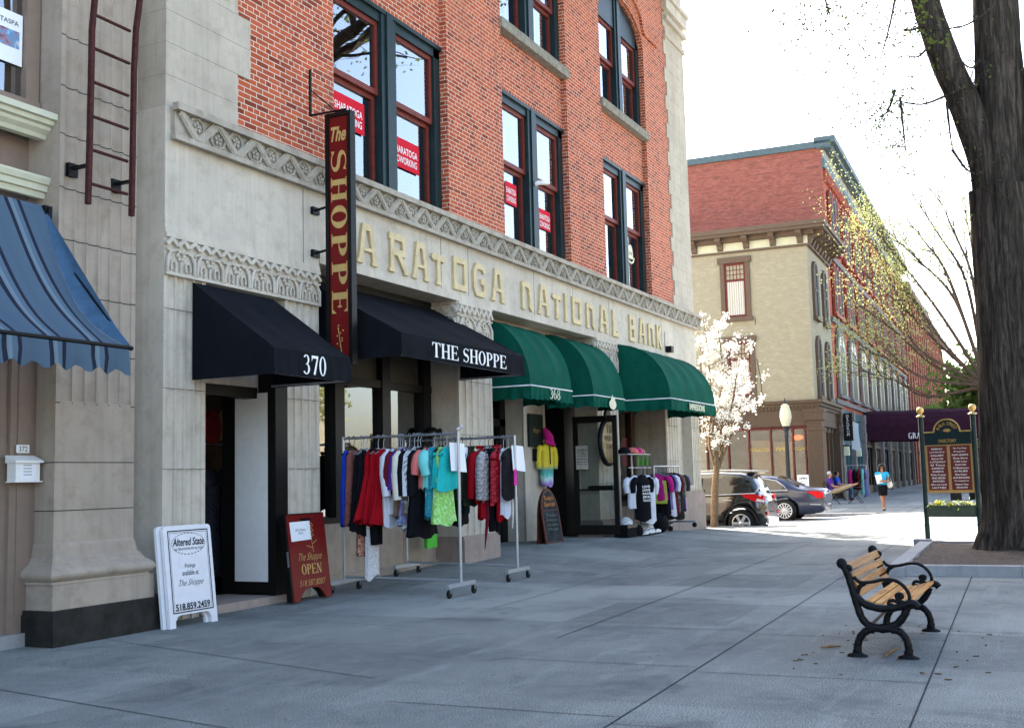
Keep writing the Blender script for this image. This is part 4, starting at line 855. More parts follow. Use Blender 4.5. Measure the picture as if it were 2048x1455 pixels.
# bank's own left flank beyond the pilaster
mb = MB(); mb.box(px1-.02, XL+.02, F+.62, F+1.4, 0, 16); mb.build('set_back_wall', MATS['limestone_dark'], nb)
XM = px0
mb = MB(); mb.box(-3, XM+.02, YW+.18, YW+.5, 0, 16); mb.build('wall', MATS['brown_paint'], nb)
mb = MB(); x2 = PY(20, 900, YW)[0]; mb.box(x2, XM-.0, YW, YW+.2, .12, 3.1); mb.box(x2+.08, XM-.06, YW-.015, YW, .3, 2.9); mb.box(x2-.12, x2, YW+.04, YW+.2, .12, 3.0); mb.build('storefront_post', MATS['brown_paint'], nb)
mb = MB(); mb.box(-3, XM, YW-.06, YW+.3, -.05, .13); mb.build('step', MATS['kerb_stone'], nb)
mb = MB(); mb.box(x2-.26, x2-.12, YW+.1, YW+.17, .13, 2.9); mb.box(x2-1.1, x2-.26, YW+.1, YW+.17, .13, .4); mb.box(x2-1.1, x2-.26, YW+.1, YW+.17, 2.7, 2.9); dr = mb.build('door', MATS['white_paint'], nb)
mb = MB(); mb.add([(x2-1.1, YW+.13, .4), (x2-.26, YW+.13, .4), (x2-.26, YW+.13, 2.7), (x2-1.1, YW+.13, 2.7)], [(0, 1, 2, 3)], False); mb.build('pane', MATS['far_glass'], dr)
mb = MB(); z = PY(10, 971, YW)[1]; mb.box(x2-.5, x2-.14, YW+.02, YW+.06, z-.02, z+.03); mb.build('handle', MATS['aluminium'], dr)
mb = MB(); mb.sphere((x2-.18, YW+.09, PY(10, 925, YW)[1]), .035, 8, 5); mb.build('lock', MATS['steel'], dr)
def cornice(prof, zoff, xe, mat, name='cornice'):
    mb = MB(); rows = [[(-3, YW-o, zoff+z), (xe+o*.3, YW-o, zoff+z)] for o, z in prof]; mb.grid(rows, smooth=False)
    mb.add([(xe+o*.3, YW-o, zoff+z) for o, z in prof]+[(xe, YW+.2, zoff+prof[-1][1]), (xe, YW+.2, zoff+prof[0][1])], [tuple(range(len(prof)+2))], False); mb.build(name, mat, nb)
zc = PY(116, 278, 9.0)[1]; hc = PY(126, 234, 9.0)[1]-zc
cornice([(0, 0), (.06, .01), (.08, .05), (.13, .09), (.14, hc*.5), (.18, hc*.55), (.19, hc*.72), (.23, hc*.75), (.235, hc), (0, hc+.02)], zc, XM+.02, MATS['cream_paint'])
zc2 = PY(113, 402, 9.1)[1]; hc2 = PY(115, 362, 9.1)[1]-zc2
cornice([(.02, 0), (.06, .005), (.07, hc2*.3), (.10, hc2*.33), (.105, hc2*.62), (.13, hc2*.66), (.15, hc2*.9), (.15, hc2), (0, hc2)], zc2, XM+.0, MATS['cream_paint'])
zw = PY(60, 200, YW)[1]
mb = MB(); xg = PY(56, 120, YW)[0]; mb.box(xg, xg+.16, YW+.02, YW+.2, zw, 12); mb.box(xg+.16, XM, YW+.06, YW+.2, zw-.3, 12); mb.box(xg+.3, xg+.36, YW+.03, YW+.1, zw-.1, 12); mb.box(-3, xg+.16, YW, YW+.2, zw-.12, zw); wn_ = mb.build('window_frame', MATS['brown_paint'], nb)
mb = MB(); mb.add([(-3, YW+.1, zw), (xg, YW+.1, zw), (xg, YW+.1, 12), (-3, YW+.1, 12)], [(0, 1, 2, 3)], False); mb.build('pane', MATS['window_glass'], wn_)
x, z = PY(18, 72, YW+.06); o = thing('poster', 'white spa poster with a small photograph in the left neighbour\'s upper window', 'poster', (x, YW+.06, z-.35))
mb = MB(); mb.box(x-.3, x+.17, YW+.07, YW+.08, z-.27, z+.27); mb.build('sheet', MATS['paper'], o)
mb = MB(); mb.box(x-.26, x+.13, YW+.066, YW+.07, z-.1, z+.08); mb.build('picture', pattern('poster_photo', [(.05, .06, .12), (.35, .2, .25), (.1, .3, .5), (.6, .55, .6)], 9), o)
mb = MB(); put_text(mb, 'VERTASPA', (x-.06, YW+.07, z+.16), (1, 0, 0), (0, 0, 1), .05, .36); mb.build('lettering', MATS['dark_letter'], o)
# mailbox
x0, z0 = PY(31, 962, YW-.13); x1, z1 = PY(80, 925, YW-.13)
o = thing('mailbox', 'small white mailbox with a sloped lid on the brown post by the door', 'mailbox', ((x0+x1)/2, YW, z0))
mb = MB(); mb.box(x0, x1, YW-.13, YW-.01, z0, z1); mb.box(x0-.02, x1+.03, YW-.14, YW-.01, z0-.01, z0); mb.build('box', MATS['white_paint'], o)
mb = MB(); mb.prism([(-.16, 0), (-.16, .02), (-.02, .075), (-.01, .075), (-.01, 0)], (x0-.025, YW, z1), (0, 1, 0), (0, 0, 1), (1, 0, 0), x1-x0+.05); mb.build('lid', MATS['white_paint'], o)
mb = MB(); mb.box(x0+.05, x1-.05, YW-.132, YW-.13, z0+.02, z1-.02); mb.cur = 1
for k in range(4): mb.box(x0+.09, x1-.1, YW-.134, YW-.132, z0+.06+.03*k, z0+.066+.03*k)
mb.build('notice', [MATS['paper'], MATS['dark_letter']], o)
mb = MB(); mb.box(x0+.09, x0+.24, YW-.03, YW-.018, z1+.10, z1+.18); o = mb.build('number_plate', MATS['white_paint']); tag(o, 'tiny house number plate just above the white mailbox', 'plate')
mb = MB(); put_text(mb, '372', (x0+.165, YW-.03, z1+.14), (1, 0, 0), (0, 0, 1), .05, .1); mb.build('lettering', MATS['dark_letter'], o)
# ladder
o = thing('ladder', 'dark red iron fire ladder hanging on the pale fluted pilaster', 'ladder', (8.4, 8.7, 4.4)); LY = 8.70
def rail(pts): return [(*[PY(a, b, LY-c)[0]], LY-c, PY(a, b, LY-c)[1]) for a, b, c in pts]
ra = rail([(176, 408, 0), (179, 300, 0), (183, 120, 0), (184, 60, 0), (189, 5, .02), (194, -60, .05)]); rb = rail([(263, 432, 0), (265, 330, 0), (268, 140, 0), (272, 60, 0), (279, 5, .02), (284, -60, .05)])
mb = MB()
for pts in (ra,): [mb.bar(p, q, .045, .05, (1, 0, 0)) for p, q in zip(pts, pts[1:])]
mb.build('rail', MATS['iron_red'], o); mb = MB(); [mb.bar(p, q, .045, .05, (1, 0, 0)) for p, q in zip(rb, rb[1:])]; mb.build('rail', MATS['iron_red'], o)
for a, b in ((188, 29, ), (186, 96), (184, 163), (183, 232), (182, 299), (181, 367)):
    z = PY(a, b, LY)[1]; f = lambda r: min(r, key=lambda p: abs(p[2]-z)); xa_ = PY(a, b, LY)[0]; xb_ = xa_+.50
    mb = MB(); mb.tube([(xa_-.02, LY, z), (xb_, LY, z)], .017, 6); mb.build('rung', MATS['iron_red'], o)
for a, b in ((180, 330), (265, 362)):
    x, z = PY(a, b, LY); mb = MB(); mb.bar((x, LY, z), (x, NP-.01, z), .05, .03); mb.box(x-.06, x+.06, NP-.02, NP+.03, z-.09, z+.05); mb.build('wall_bracket', MATS['iron_black'], o)
# striped awning
t = NT('awning_stripe', .85, .15); v = t.coord(uv=True); sp = t.node('ShaderNodeSeparateXYZ'); t.link(v, sp.inputs[0])
m_ = t.math('FRACT', t.math('DIVIDE', sp.outputs[0], .47))
c = t.ramp(m_, [(0, (.062, .10, .14)), (.40, (.07, .112, .155)), (.41, (.012, .017, .032)), (.50, (.012, .017, .032)), (.51, (.115, .165, .205)), (.60, (.14, .195, .235)), (.61, (.08, .125, .17)), (.72, (.08, .125, .17)), (.73, (.012, .017, .032)), (.81, (.012, .017, .032)), (.82, (.066, .105, .148))])
t.b.inputs['Base Color'].default_value = (0, 0, 0, 1); t.col(c); t.bump(t.noise(t.coord(), 6, 4), .3, .03); t.done('awning_stripe')
xe = 7.72; yt, zt = PX(88, 412, xe); yf, zf = PX(259, 696, xe); yt = min(yt, YW-.05); zb = PX(255, 747, xe)[1]
o = thing('awning', 'drooping blue striped awning with a scalloped edge on the left shop', 'awning', (6.8, YW, zf)); x0 = 4.6
def slope(t, x): return (yt+(yf-yt)*t, zt+(zf-zt)*t-(.24+.03*math.sin(x*5))*math.sin(math.pi*t)**1.1+.02*math.sin(x*9+t*5)*t*(1-t)*4)
mb = MB(); n = 40; mb.grid([[(x0+(xe-.02-x0)*i/n-.12*math.sin(math.pi*j/14)*(i/n)**6, *slope(j/14, x0+(xe-x0)*i/n)) for i in range(n+1)] for j in range(15)]); ca = mb
me_ob = mb.build('canopy', MATS['awning_stripe'], o)
mb = MB(); nn_ = 60; mb.grid([[(x0+(xe-.03-x0)*i/nn_, yf-.02, zf-.01) for i in range(nn_+1)], [(x0+(xe-.03-x0)*i/nn_, yf-.03+.01*math.sin(i), (zf+zb)/2) for i in range(nn_+1)], [(x0+(xe-.03-x0)*i/nn_, yf-.03+.02*math.sin(i*.7), zb+.03*math.sin(2*math.pi*(x0+(xe-x0)*i/nn_)/.235)) for i in range(nn_+1)]])
mb.grid([[(xe-.03, yf-.02+.02*i, zf-.01) for i in range(6)], [(xe-.03, yf-.02+.02*i, zb+.04+.02*math.sin(i)) for i in range(6)]]); mb.build('valance', MATS['awning_stripe'], o)
rows = []
for j in range(15):
    t = j/14; A_ = np.array([xe, yt+(yf-yt)*t, zt+(zf-zt)*t-.01]); y_, z_ = slope(t, xe); B_ = np.array([xe-.02-.12*math.sin(math.pi*t), y_, z_+.004]); rows.append([tuple(A_+(B_-A_)*q/6+np.array([.05*math.sin(math.pi*q/6)*math.sin(math.pi*t), 0, -.05*math.sin(math.pi*q/6)*math.sin(5*t)])) for q in range(7)])
mb = MB(); mb.grid(rows); mb.build('side_flap', plain('awning_blue', (.055, .11, .18), .85, .15), o)
mb = MB(); mb.tube([(x0, yf-.01, zf), (xe+.02, yf-.01, zf)], .022, 8); mb.tube([(xe, yf, zf), (xe, yt, zt-.25)], .016, 6); mb.box(xe-.03, xe+.06, yt-.05, yt+.05, zt-.12, zt); mb.tube([(xe+.02, yt-.06, zt-.02), (xe+.02, yt-.06, zt-.16)], .025, 6); mb.build('frame', MATS['iron_black'], o)
# ------------------------------------------------------------------ pavement signs
def leaning(x0, x1, yb, yt, zt, z0):                   # origin and axes of a board leaning back
    h = math.hypot(yt-yb, zt-z0); up = np.array([0, yt-yb, zt-z0])/h; return np.array([x0, yb, z0]), np.array([1.0, 0, 0]), up, np.cross([1, 0, 0], up), h
def rounded(w, h, r, foot=None, fh=.1, fin=.16):
    p = arc(w-r, h-r, r, r, 0, 90, 5)+arc(r, h-r, r, r, 90, 180, 5)
    if foot: return p+[(0, 0), (foot, 0), (foot, fh*.5), (foot+.04, fh*.9), (foot+.09, fh), (w-foot-.09, fh), (w-foot-.04, fh*.9), (w-foot, fh*.5), (w-foot, 0), (w, 0)]
    return p+[(0, 0), (w, 0)]
a, b = G(341, 1258), G(434, 1241); zt = PY(423, 1046, 8.75)[1]
O, ax, up, nn, h = leaning(a[0], b[0], 8.63, 8.75, zt, 0); w = b[0]-a[0]+.02
o = thing('sandwich_board', 'white sandwich board for alterations leaning by the black plinth', 'sign', tuple(O))
mb = MB(); mb.prism(rounded(w, h, .05, .09, .13), O, ax, up, nn, -.04); mb.build('front_board', plain('white_plastic', (.72, .72, .74), .45, .4, var=.04), o)
mb = MB(); mb.prism(rounded(w, h, .05, .09, .13), O+np.array([-.05, .05, 0]), ax, up, nn, -.035); mb.build('rear_board', MATS['white_plastic'], o)
mb = MB(); fw = .012
def frame_line(mb, x0, x1, y0, y1, t, lift):
    for q in (((x0, y0), (x1, y0+t)), ((x0, y1-t), (x1, y1)), ((x0, y0), (x0+t, y1)), ((x1-t, y0), (x1, y1))):
        (c, d), (e, f) = q; mb.add([O+ax*c+up*d+nn*lift, O+ax*e+up*d+nn*lift, O+ax*e+up*f+nn*lift, O+ax*c+up*f+nn*lift], [(0, 1, 2, 3)], False); lift += .0003
frame_line(mb, .06, w-.05, .15, h-.05, .013, .001); frame_line(mb, .085, w-.075, .175, h-.075, .004, .001); P_ = lambda s, t: O+ax*s+up*t
for k in range(30):
    a0 = k*12; L, Q = thick([(w*.5+.26*math.cos(R(a0+d)), h*.815+.115*math.sin(R(a0+d))) for d in (0, 4, 8)], .007); mb.ribbon(L, Q, O, ax, up, nn, 0, .002)
put_text(mb, 'Altered State', P_(w*.5, h*.835), ax, up, .085, w*.66, .25, .02); put_text(mb, 'ALTERATIONS BY ALYSSA', P_(w*.5, h*.765), ax, up, .026, w*.60)
put_text(mb, 'Fittings', P_(w*.5, h*.59), ax, up, .055, w*.22); put_text(mb, 'available at:', P_(w*.5, h*.525), ax, up, .055, w*.35)
put_text(mb, 'The Shoppe', P_(w*.5, h*.42), ax, up, .085, w*.52, .6, -.01); put_text(mb, '518.859.2459', P_(w*.5, h*.195), ax, up, .075, w*.72, 0, .03)
mb.build('lettering', MATS['dark_letter'], o)
a, b = G(592, 1204, .03), G(664, 1191, .03); zt = PY(650, 1025, b[1]+.12)[1]
O, ax, up, nn, h = leaning(a[0]-.02, b[0], b[1], b[1]+.13, zt, .03); w = b[0]-a[0]+.02
o = thing('sandwich_board', 'dark red sandwich board reading OPEN with gold script beside the doorway', 'sign', tuple(O))
def arch_board(w, h, t=0): return [(0, 0), (.12, 0), (.17, .08), (.25, .14), (w/2, .16), (w-.25, .14), (w-.17, .08), (w-.12, 0), (w, 0), (w, h), (0, h)]
mb = MB(); mb.prism(arch_board(w, h), O, ax, up, nn, -.03); mb.build('front_board', MATS['sign_red'], o)
mb = MB(); mb.prism(arch_board(w, h), O+np.array([-.035, .06, 0]), ax, up, nn, -.03); mb.prism([(0, 0), (.02, 0), (.02, h+.01), (0, h+.01)], O+np.array([-.03, .004, 0]), ax, up, nn, -.06); mb.prism([(0, h), (w, h), (w, h+.015), (0, h+.015)], O, ax, up, nn, -.06); mb.build('rear_board', MATS['black_paint'], o)
mb = MB(); [mb.tube([O+ax*-.04+up*(.44+.022*k)+nn*-.02, O+ax*-.035+up*(.455+.022*k)+nn*.004], .006, 5) for k in range(9)]; mb.build('chain', MATS['chrome'], o)
mb = MB(); mb.prism([(.28, h-.09), (.50, h-.09), (.50, h-.05), (.28, h-.05)], O, ax, up, nn, .003); mb.build('hand_slot', MATS['black_paint'], o)
mb = MB(); P_ = lambda s, t: O+ax*s+up*t
mb.prism([(.06, h*.69), (.47, h*.70), (.47, h*.92), (.05, h*.915)], O, ax, up, nn, .004); mb.build('notice', MATS['paper'], o)
mb = MB(); put_text(mb, '20% off Entire', P_(.26, h*.82), ax, up, .028, .22, .2, lift=.006); put_text(mb, 'Store', P_(.26, h*.785), ax, up, .028, .09, .2, lift=.006); mb.build('notice_lettering', MATS['dark_letter'], o)
mb = MB(); put_text(mb, 'The Shoppe', P_(w*.52, h*.49), ax, up, .12, w*.62, .6, -.012); put_text(mb, '518.587.8007', P_(w*.52, h*.2), ax, up, .075, w*.7, .4, -.012)
put_serif(mb, 'OPEN', P_(w*.26, h*.30), ax, up, .125, w*.54)
for pts in ([(w*.62, h*.55), (w*.6, h*.68), (w*.58, h*.88)], [(w*.6, h*.64), (w*.74, h*.69)], [(w*.61, h*.6), (w*.45, h*.63)]): L, Q = thick(pts, .008); mb.ribbon(L, Q, O, ax, up, nn, 0, .003)
for k in range(16): c = P_(w*(.56+.12*((k*7) % 5)/5), h*(.72+.19*k/16)); mb.sphere(c, .010, 4, 3)
mb.build('lettering', MATS['gold_paint'], o)
a, b = G(1094, 1090, .17), G(1128, 1084, .17); yb = (a[1]+b[1])/2; x0, x1 = PY(1094, 1090, yb)[0], PY(1128, 1084, yb)[0]; zt = PY(1106, 976, yb+.15)[1]
O, ax, up, nn, h = leaning(x0, x1, yb, yb+.16, zt, .17); w = x1-x0
o = thing('chalkboard', 'arched wooden chalkboard of daily specials by the entry pilaster', 'sign', tuple(O))
ap = lambda w, h, m: [(m, m)]+[(w-m, m)]+arc(w/2, h-w*.62, w/2-m, w*.62-m, 0, 180, 12)
mb = MB(); mb.prism(ap(w, h, 0), O, ax, up, nn, -.03); mb.prism(ap(w, h, 0), O+np.array([.02, .2, 0]), ax, (0, -.03, 1), nn, -.03); mb.prism([(.03, h*.60), (w-.03, h*.60), (w-.03, h*.62), (.03, h*.62)], O, ax, up, nn, .008); mb.build('frame', plain('wood_red', (.10, .03, .02), .5, .3), o)
mb = MB(); mb.prism(ap(w, h, .055), O, ax, up, nn, .004); mb.build('board', plain('slate', (.035, .042, .045), .8, .1, var=.5, scale=4), o)
mb = MB(); P_ = lambda s, t: O+ax*s+up*t; put_text(mb, "Today's", P_(w*.5, h*.82), ax, up, .12, w*.55, .2, .01, lift=.006); put_text(mb, "Specials", P_(w*.5, h*.71), ax, up, .12, w*.62, .2, .01, lift=.006); mb.build('lettering', plain('chalk_orange', (.55, .2, .03)), o)
mb = MB(); [put_text(mb, s, P_(w*.5, h*(.52-.085*k)), ax, up, .06, w*.6, .2, lift=.006) for k, s in enumerate(('Tees', 'Hats', 'Hoodies', 'Mugs'))]; mb.build('chalk_writing', plain('chalk_dim', (.12, .15, .12)), o)

# ------------------------------------------------------------------ clothes rails
def z_rack(name, label, x, y0, y1, zt, ext, group=None):
    z0 = zg(x, y0); o = thing(name, label, 'clothes rack', (x, y0, z0), 0, group); ch = MATS['chrome']; L = y1-y0
    mb = MB(); mb.tube([(0, 0, .16), (0, 0, zt-z0)], .021, 8); 
    if ext: mb.tube([(0, 0, zt-z0), (0, 0, zt-z0+.06)], .012, 6); mb.tube([(-.05, 0, zt-z0+.03), (.06, 0, zt-z0+.06)], .016, 6); mb.sphere((.07, 0, zt-z0+.07), .03, 6, 4)
    mb.build('post', ch, o, world=False)
    mb = MB(); mb.tube([(0, L, .16), (0, L, zt-z0)], .021, 8); mb.build('post', ch, o, world=False)
    mb = MB(); mb.tube([(0, 0, zt-z0-.02), (0, L, zt-z0-.02)], .018, 8); mb.build('top_bar', MATS['steel'], o, world=False)
    mb = MB(); mb.tube([(0, 0, .20), (0, L, .20+zg(x, y1)-z0)], .017, 8); mb.build('bottom_bar', ch, o, world=False)
    for yy, dz in ((0, 0), (L, zg(x, y1)-z0)):
        mb = MB(); mb.box(-.36, .36, yy-.02, yy+.02, .125+dz, .175+dz); mb.build('foot_bar', ch, o, world=False)
        for xx in (-.33, .33):
            mb = MB(); mb.lathe([(.03, -.012), (.055, -.014), (.055, .014), (.03, .012)], (xx+.02, yy, .056+dz), 12, 'y'); mb.lathe([(.015, -.016), (.02, .016)], (xx+.02, yy, .056+dz), 8, 'y'); c = mb.build('caster', MATS['rubber'], o, world=False)
            mb = MB(); mb.bar((xx+.02, yy-.02, .056+dz), (xx, yy-.02, .125+dz), .028, .006); mb.bar((xx+.02, yy+.02, .056+dz), (xx, yy+.02, .125+dz), .028, .006); mb.build('fork', ch, c, world=False)
    return o
R1X, R1A, R1B, R1Z = 12.87, 7.13, 8.95, 2.13
R2X, R2A, R2B, R2Z = 14.90, 7.30, 9.20, 2.14
z_rack('clothes_rack', 'nearer chrome rolling rack of dresses with its casters on the open pavement', R1X, R1A, R1B, R1Z, True, 'rolling racks in front of the shop window')
z_rack('clothes_rack', 'further chrome rolling rack of jackets nearer the fluted pier', R2X, R2A, R2B, R2Z, False, 'rolling racks in front of the shop window')
rng = random.Random(3)
def garment(label, x, y, zbar, kind, mat, L=.9, w=.42, flare=0.0, sleeve=0.0, mats2=None, group='clothes on the rolling racks', thick_=.05, rz=None, name=None, cat=None, sh=.20, hang=.17, seed=None):
    """a garment on its hanger: local x across the shoulders, y along the bar, z down from the bar"""
    r = random.Random(seed if seed is not None else sum(map(ord, label))*7 % 9973); o = thing(name or kind, label, cat or kind.replace('_', ' '), (x, y, zbar), rz if rz is not None else r.uniform(-.16, .16), group)
    ph, k = r.uniform(0, 6), r.choice((3, 4, 5)); N, M = 18, 40; ws = w/2; rows = []; z0 = -hang
    straps = kind in ('dress', 'tank_top', 'skirt', 'trousers')
    for i in range(N+1):
        t = i/N
        if kind in ('skirt', 'trousers'): hw = w*.36*(1+flare*t)
        else:
            s = min(1, t/.10); body = w*.40*(1-.12*math.sin(math.pi*min(1, t*2.2))+flare*max(0, t-.3)**1.2*1.6)
            hw = (.055+(ws-.055)*s**.6)*(1-min(1, max(0, (t-.08)/.12)))+body*min(1, max(0, (t-.08)/.12)) if not straps else (.10+(body-.10)*min(1, t/.12)**.8)
        hd = thick_*(.35+.65*min(1, t*6))*(1+.9*flare*t)
        row = []
        for j in range(M):
            a = 2*math.pi*j/M; rip = 1+(.05+.20*t*min(1, .35+flare))*(math.sin(k*a+ph+t*1.2)*.5+math.sin((2*k+3)*a+2.3*ph-t*2)*.35+math.sin(13*a+ph+t*4)*.18)
            zz = z0-L*t+(.03*math.sin(2*a+ph)+.012*math.sin(k*a)) * t**3-(0 if t > .02 else 0)
            if i <= 2 and not straps: zz -= .075*(abs(math.cos(a))*hw/ws)**1.5*(1 if i else .0)
            c_ = math.cos(a); cx = hw*math.copysign(abs(c_)**.85, c_)*rip; cy = hd*math.sin(a)*rip*1.15
            row.append((cx, cy, zz))
        rows.append(row)
    mb = MB(); mb.grid(rows, True, True)
    if kind == 'trousers':
        mb = MB()
        for sx in (-1, 1): mb.tube([(sx*w*.10, 0, z0), (sx*w*.13, 0, z0-L*.3), (sx*w*.14, .01, z0-L*.7), (sx*w*.13, 0, z0-L)], [w*.15, w*.16, w*.14, w*.12], 10)
    body = mb.build('fabric', mat, o, world=False)
    if sleeve:
        for sx in (-1, 1):
            mb = MB(); L2 = sleeve; q = r.uniform(-.05, .05)
            pts = [(sx*(ws-.06), 0, z0-.07), (sx*(ws+.0), 0, z0-.13), (sx*(ws+.04), q*.3, z0-.13-L2*.4), (sx*(ws+.03), q, z0-.13-L2)]
            mb.tube(pts, [.055, .075, .068, .058], 9, False); mb.build('sleeve', mat, o, world=False)
    if kind in ('jacket', 'hoodie', 'coat'):
        mb = MB(); mb.grid([[(.075*math.cos(2*math.pi*j/12), .055*math.sin(2*math.pi*j/12), z0+.005) for j in range(12)], [(.09*math.cos(2*math.pi*j/12), .07*math.sin(2*math.pi*j/12), z0+.055) for j in range(12)]], True, True); mb.build('collar', mat, o, world=False)
    mb = MB(); mb.tube([(0, 0, -.16), (0, 0, -.06), (.025, 0, -.02), (.02, 0, .02), (-.012, 0, .03), (-.025, 0, .005)], .005, 5); mb.tube([(-ws*.8, 0, -.23), (0, 0, -.15), (ws*.8, 0, -.23)], .010, 5); mb.build('hanger', MATS['rubber' if r.random() < .5 else 'steel'], o, world=False)
    return o
f = fabric
cl = dict(blue=f('cloth_blue', (.012, .045, .38)), black=f('cloth_black', (.008, .008, .010)), red=f('cloth_red', (.30, .006, .012)), white=f('cloth_white', (.62, .64, .70)), maroon=f('cloth_maroon', (.12, .012, .022)), purple=f('cloth_purple', (.075, .03, .22)),
 ivory=f('cloth_ivory', (.66, .63, .53)), coral=f('cloth_coral', (.62, .16, .14)), aqua=f('cloth_aqua', (.16, .56, .52)), turq=f('cloth_turquoise', (.02, .40, .38)), tan=f('cloth_tan', (.22, .14, .09)), navy=f('cloth_navy', (.010, .014, .03)), olive=f('cloth_olive', (.035, .036, .026)),
 silver=f('cloth_silver', (.42, .40, .40)), puffer=f('cloth_puffer', (.018, .016, .018)), lav=f('cloth_lavender', (.18, .15, .34)), fuchsia=f('cloth_fuchsia', (.46, .02, .19)), brown=f('cloth_brown', (.12, .085, .05)), yellow=f('cloth_yellow', (.6, .5, .05)), green=f('cloth_green', (.10, .48, .06)))
cl['print_red'] = pattern('print_red', [(.28, .02, .015), (.5, .35, .25), (.25, .015, .01), (.05, .01, .01)], 26); cl['print_brown'] = pattern('print_brown', [(.10, .05, .04), (.3, .1, .08), (.05, .03, .03)], 30)
cl['zebra'] = pattern('print_zebra', [(.65, .65, .65), (.01, .01, .01), (.6, .6, .6)], 3.5, 'wave'); cl['teal_print'] = pattern('print_teal', [(.01, .08, .22), (.03, .35, .35), (.01, .15, .3), (.2, .5, .4)], 24)
cl['lime'] = pattern('print_lime', [(.12, .42, .08), (.30, .62, .14), (.5, .75, .4)], 24); cl['camo'] = pattern('print_camo', [(.2, .17, .12), (.06, .06, .05), (.35, .32, .28)], 14); cl['swirl'] = pattern('print_swirl', [(.30, .3, .5), (.1, .06, .2), (.25, .4, .5)], 14)
cl['lace'] = pattern('lace_white', [(.35, .35, .35), (.72, .72, .74)], 60); cl['stripe_mono'] = pattern('stripe_mono', [(.01, .01, .01), (.65, .65, .65)], 8, 'wave')
def quilt(key, c):
    t = NT(key, .5, .4); v = t.coord(); t.b.inputs['Base Color'].default_value = (*c, 1)
    h = None
    for dr in (R(45), R(-45)):
        w = t.node('ShaderNodeTexWave', wave_type='BANDS', bands_direction='X'); t.link(t.coord(rot=(0, dr, 0)), w.inputs[0]); w.inputs['Scale'].default_value = 4.2; h = w.outputs[1] if h is None else t.math('MINIMUM', h, w.outputs[1])
    t.col(t.mix(t.ramp(h, [(.0, (0, 0, 0)), (.10, (1, 1, 1))]), tuple(x*.55 for x in c), c)); t.bump(h, .8, .03); return t.done(key)
cl['quilt_red'] = quilt('quilt_red', (.50, .012, .025)); cl['quilt_silver'] = quilt('quilt_silver', (.45, .42, .42))
g1 = lambda s: R1B-.04-(R1B-R1A-.1)*s                   # position along the first rail, 0 by the shop, 1 at the kerb side
A = [ # label, kind, material, s, length, width, flare, sleeve
 ('long royal blue dress at the shop end of the nearer rack', 'dress', 'blue', .03, 1.02, .40, .1, 0), ('brown and red patterned long dress next to the royal blue dress', 'dress', 'print_brown', .08, 1.0, .40, .1, 0),
 ('long black dress hanging left of the red dresses', 'dress', 'black', .15, 1.10, .52, .35, 0), ('long black gown squeezed beside the red dresses', 'dress', 'black', .20, 1.12, .5, .35, 0),
 ('red flared dress, leftmost of the red ones', 'dress', 'red', .26, .96, .46, .85, 0), ('red flared dress in the middle of the red ones', 'dress', 'red', .31, .98, .46, .9, 0), ('red flared dress next to the white shirts', 'dress', 'red', .36, 1.0, .46, .95, 0),
 ('long white shirt dress beside the red dresses', 'dress', 'white', .42, 1.03, .42, .15, 0), ('white long sleeved shirt next to the maroon top', 'shirt', 'white', .455, .85, .42, 0, .5),
 ('maroon top between the white shirt and the purple top', 'shirt', 'maroon', .495, .62, .42, 0, .45), ('purple top left of the ivory cardigan', 'shirt', 'purple', .535, .62, .42, 0, .42), ('tan dress partly covered by the purple top', 'dress', 'tan', .515, .92, .36, .1, 0),
 ('ivory knitted cardigan with long sleeves', 'cardigan', 'ivory', .575, .62, .46, 0, .55), ('black blouse behind the ivory cardigan', 'shirt', 'black', .61, .72, .44, 0, .5),
 ('white long top beside the zebra print top', 'shirt', 'white', .645, .80, .42, .1, .5), ('black and white zebra print top', 'shirt', 'zebra', .675, .78, .42, .1, .4), ('black long top with a ragged hem behind the coral tee', 'shirt', 'black', .71, .92, .44, .2, .5),
 ('coral pink short sleeved tee beside the aqua tee', 't_shirt', 'coral', .745, .56, .46, 0, .22), ('pale aqua short sleeved tee', 't_shirt', 'aqua', .785, .55, .48, .1, .24), ('long teal and blue patterned tunic', 'dress', 'teal_print', .825, .92, .44, .25, 0),
 ('turquoise lace top, left one of the two', 'top', 'turq', .865, .56, .40, .3, 0), ('lime green patterned dress below the turquoise tops', 'dress', 'lime', .895, 1.0, .42, .5, 0), ('turquoise lace top, right one of the two', 'top', 'turq', .935, .56, .44, .35, 0),
 ('black trousers hanging lowest under the red dresses', 'trousers', 'black', .285, 1.28, .46, 0, 0), ('long white lace dress reaching lowest, under the black trousers', 'dress', 'lace', .24, 1.72, .30, .1, 0), ('red patterned long scarf skirt hanging below the black dresses', 'dress', 'print_red', .17, 1.42, .34, .1, 0),
 ('black wide skirt low in the middle of the nearer rack', 'dress', 'black', .70, 1.16, .52, .5, 0), ('lavender swirl printed top below the ivory cardigan', 'dress', 'swirl', .60, 1.0, .44, .4, 0), ('white top peeking out lowest under the swirl print', 'dress', 'white', .59, 1.09, .34, .1, 0), ('camouflage grey top under the ivory cardigan hem', 'dress', 'camo', .63, .88, .44, .2, 0)]
for lb, kd, mk, s, L_, w_, fl, sl in A: garment(lb, R1X, g1(s), R1Z-.02, kd, cl[mk], L_, w_, fl, sl, name=kd, cat=kd.replace('_', ' '))
g2 = lambda s: R2B-.04-(R2B-R2A-.1)*s
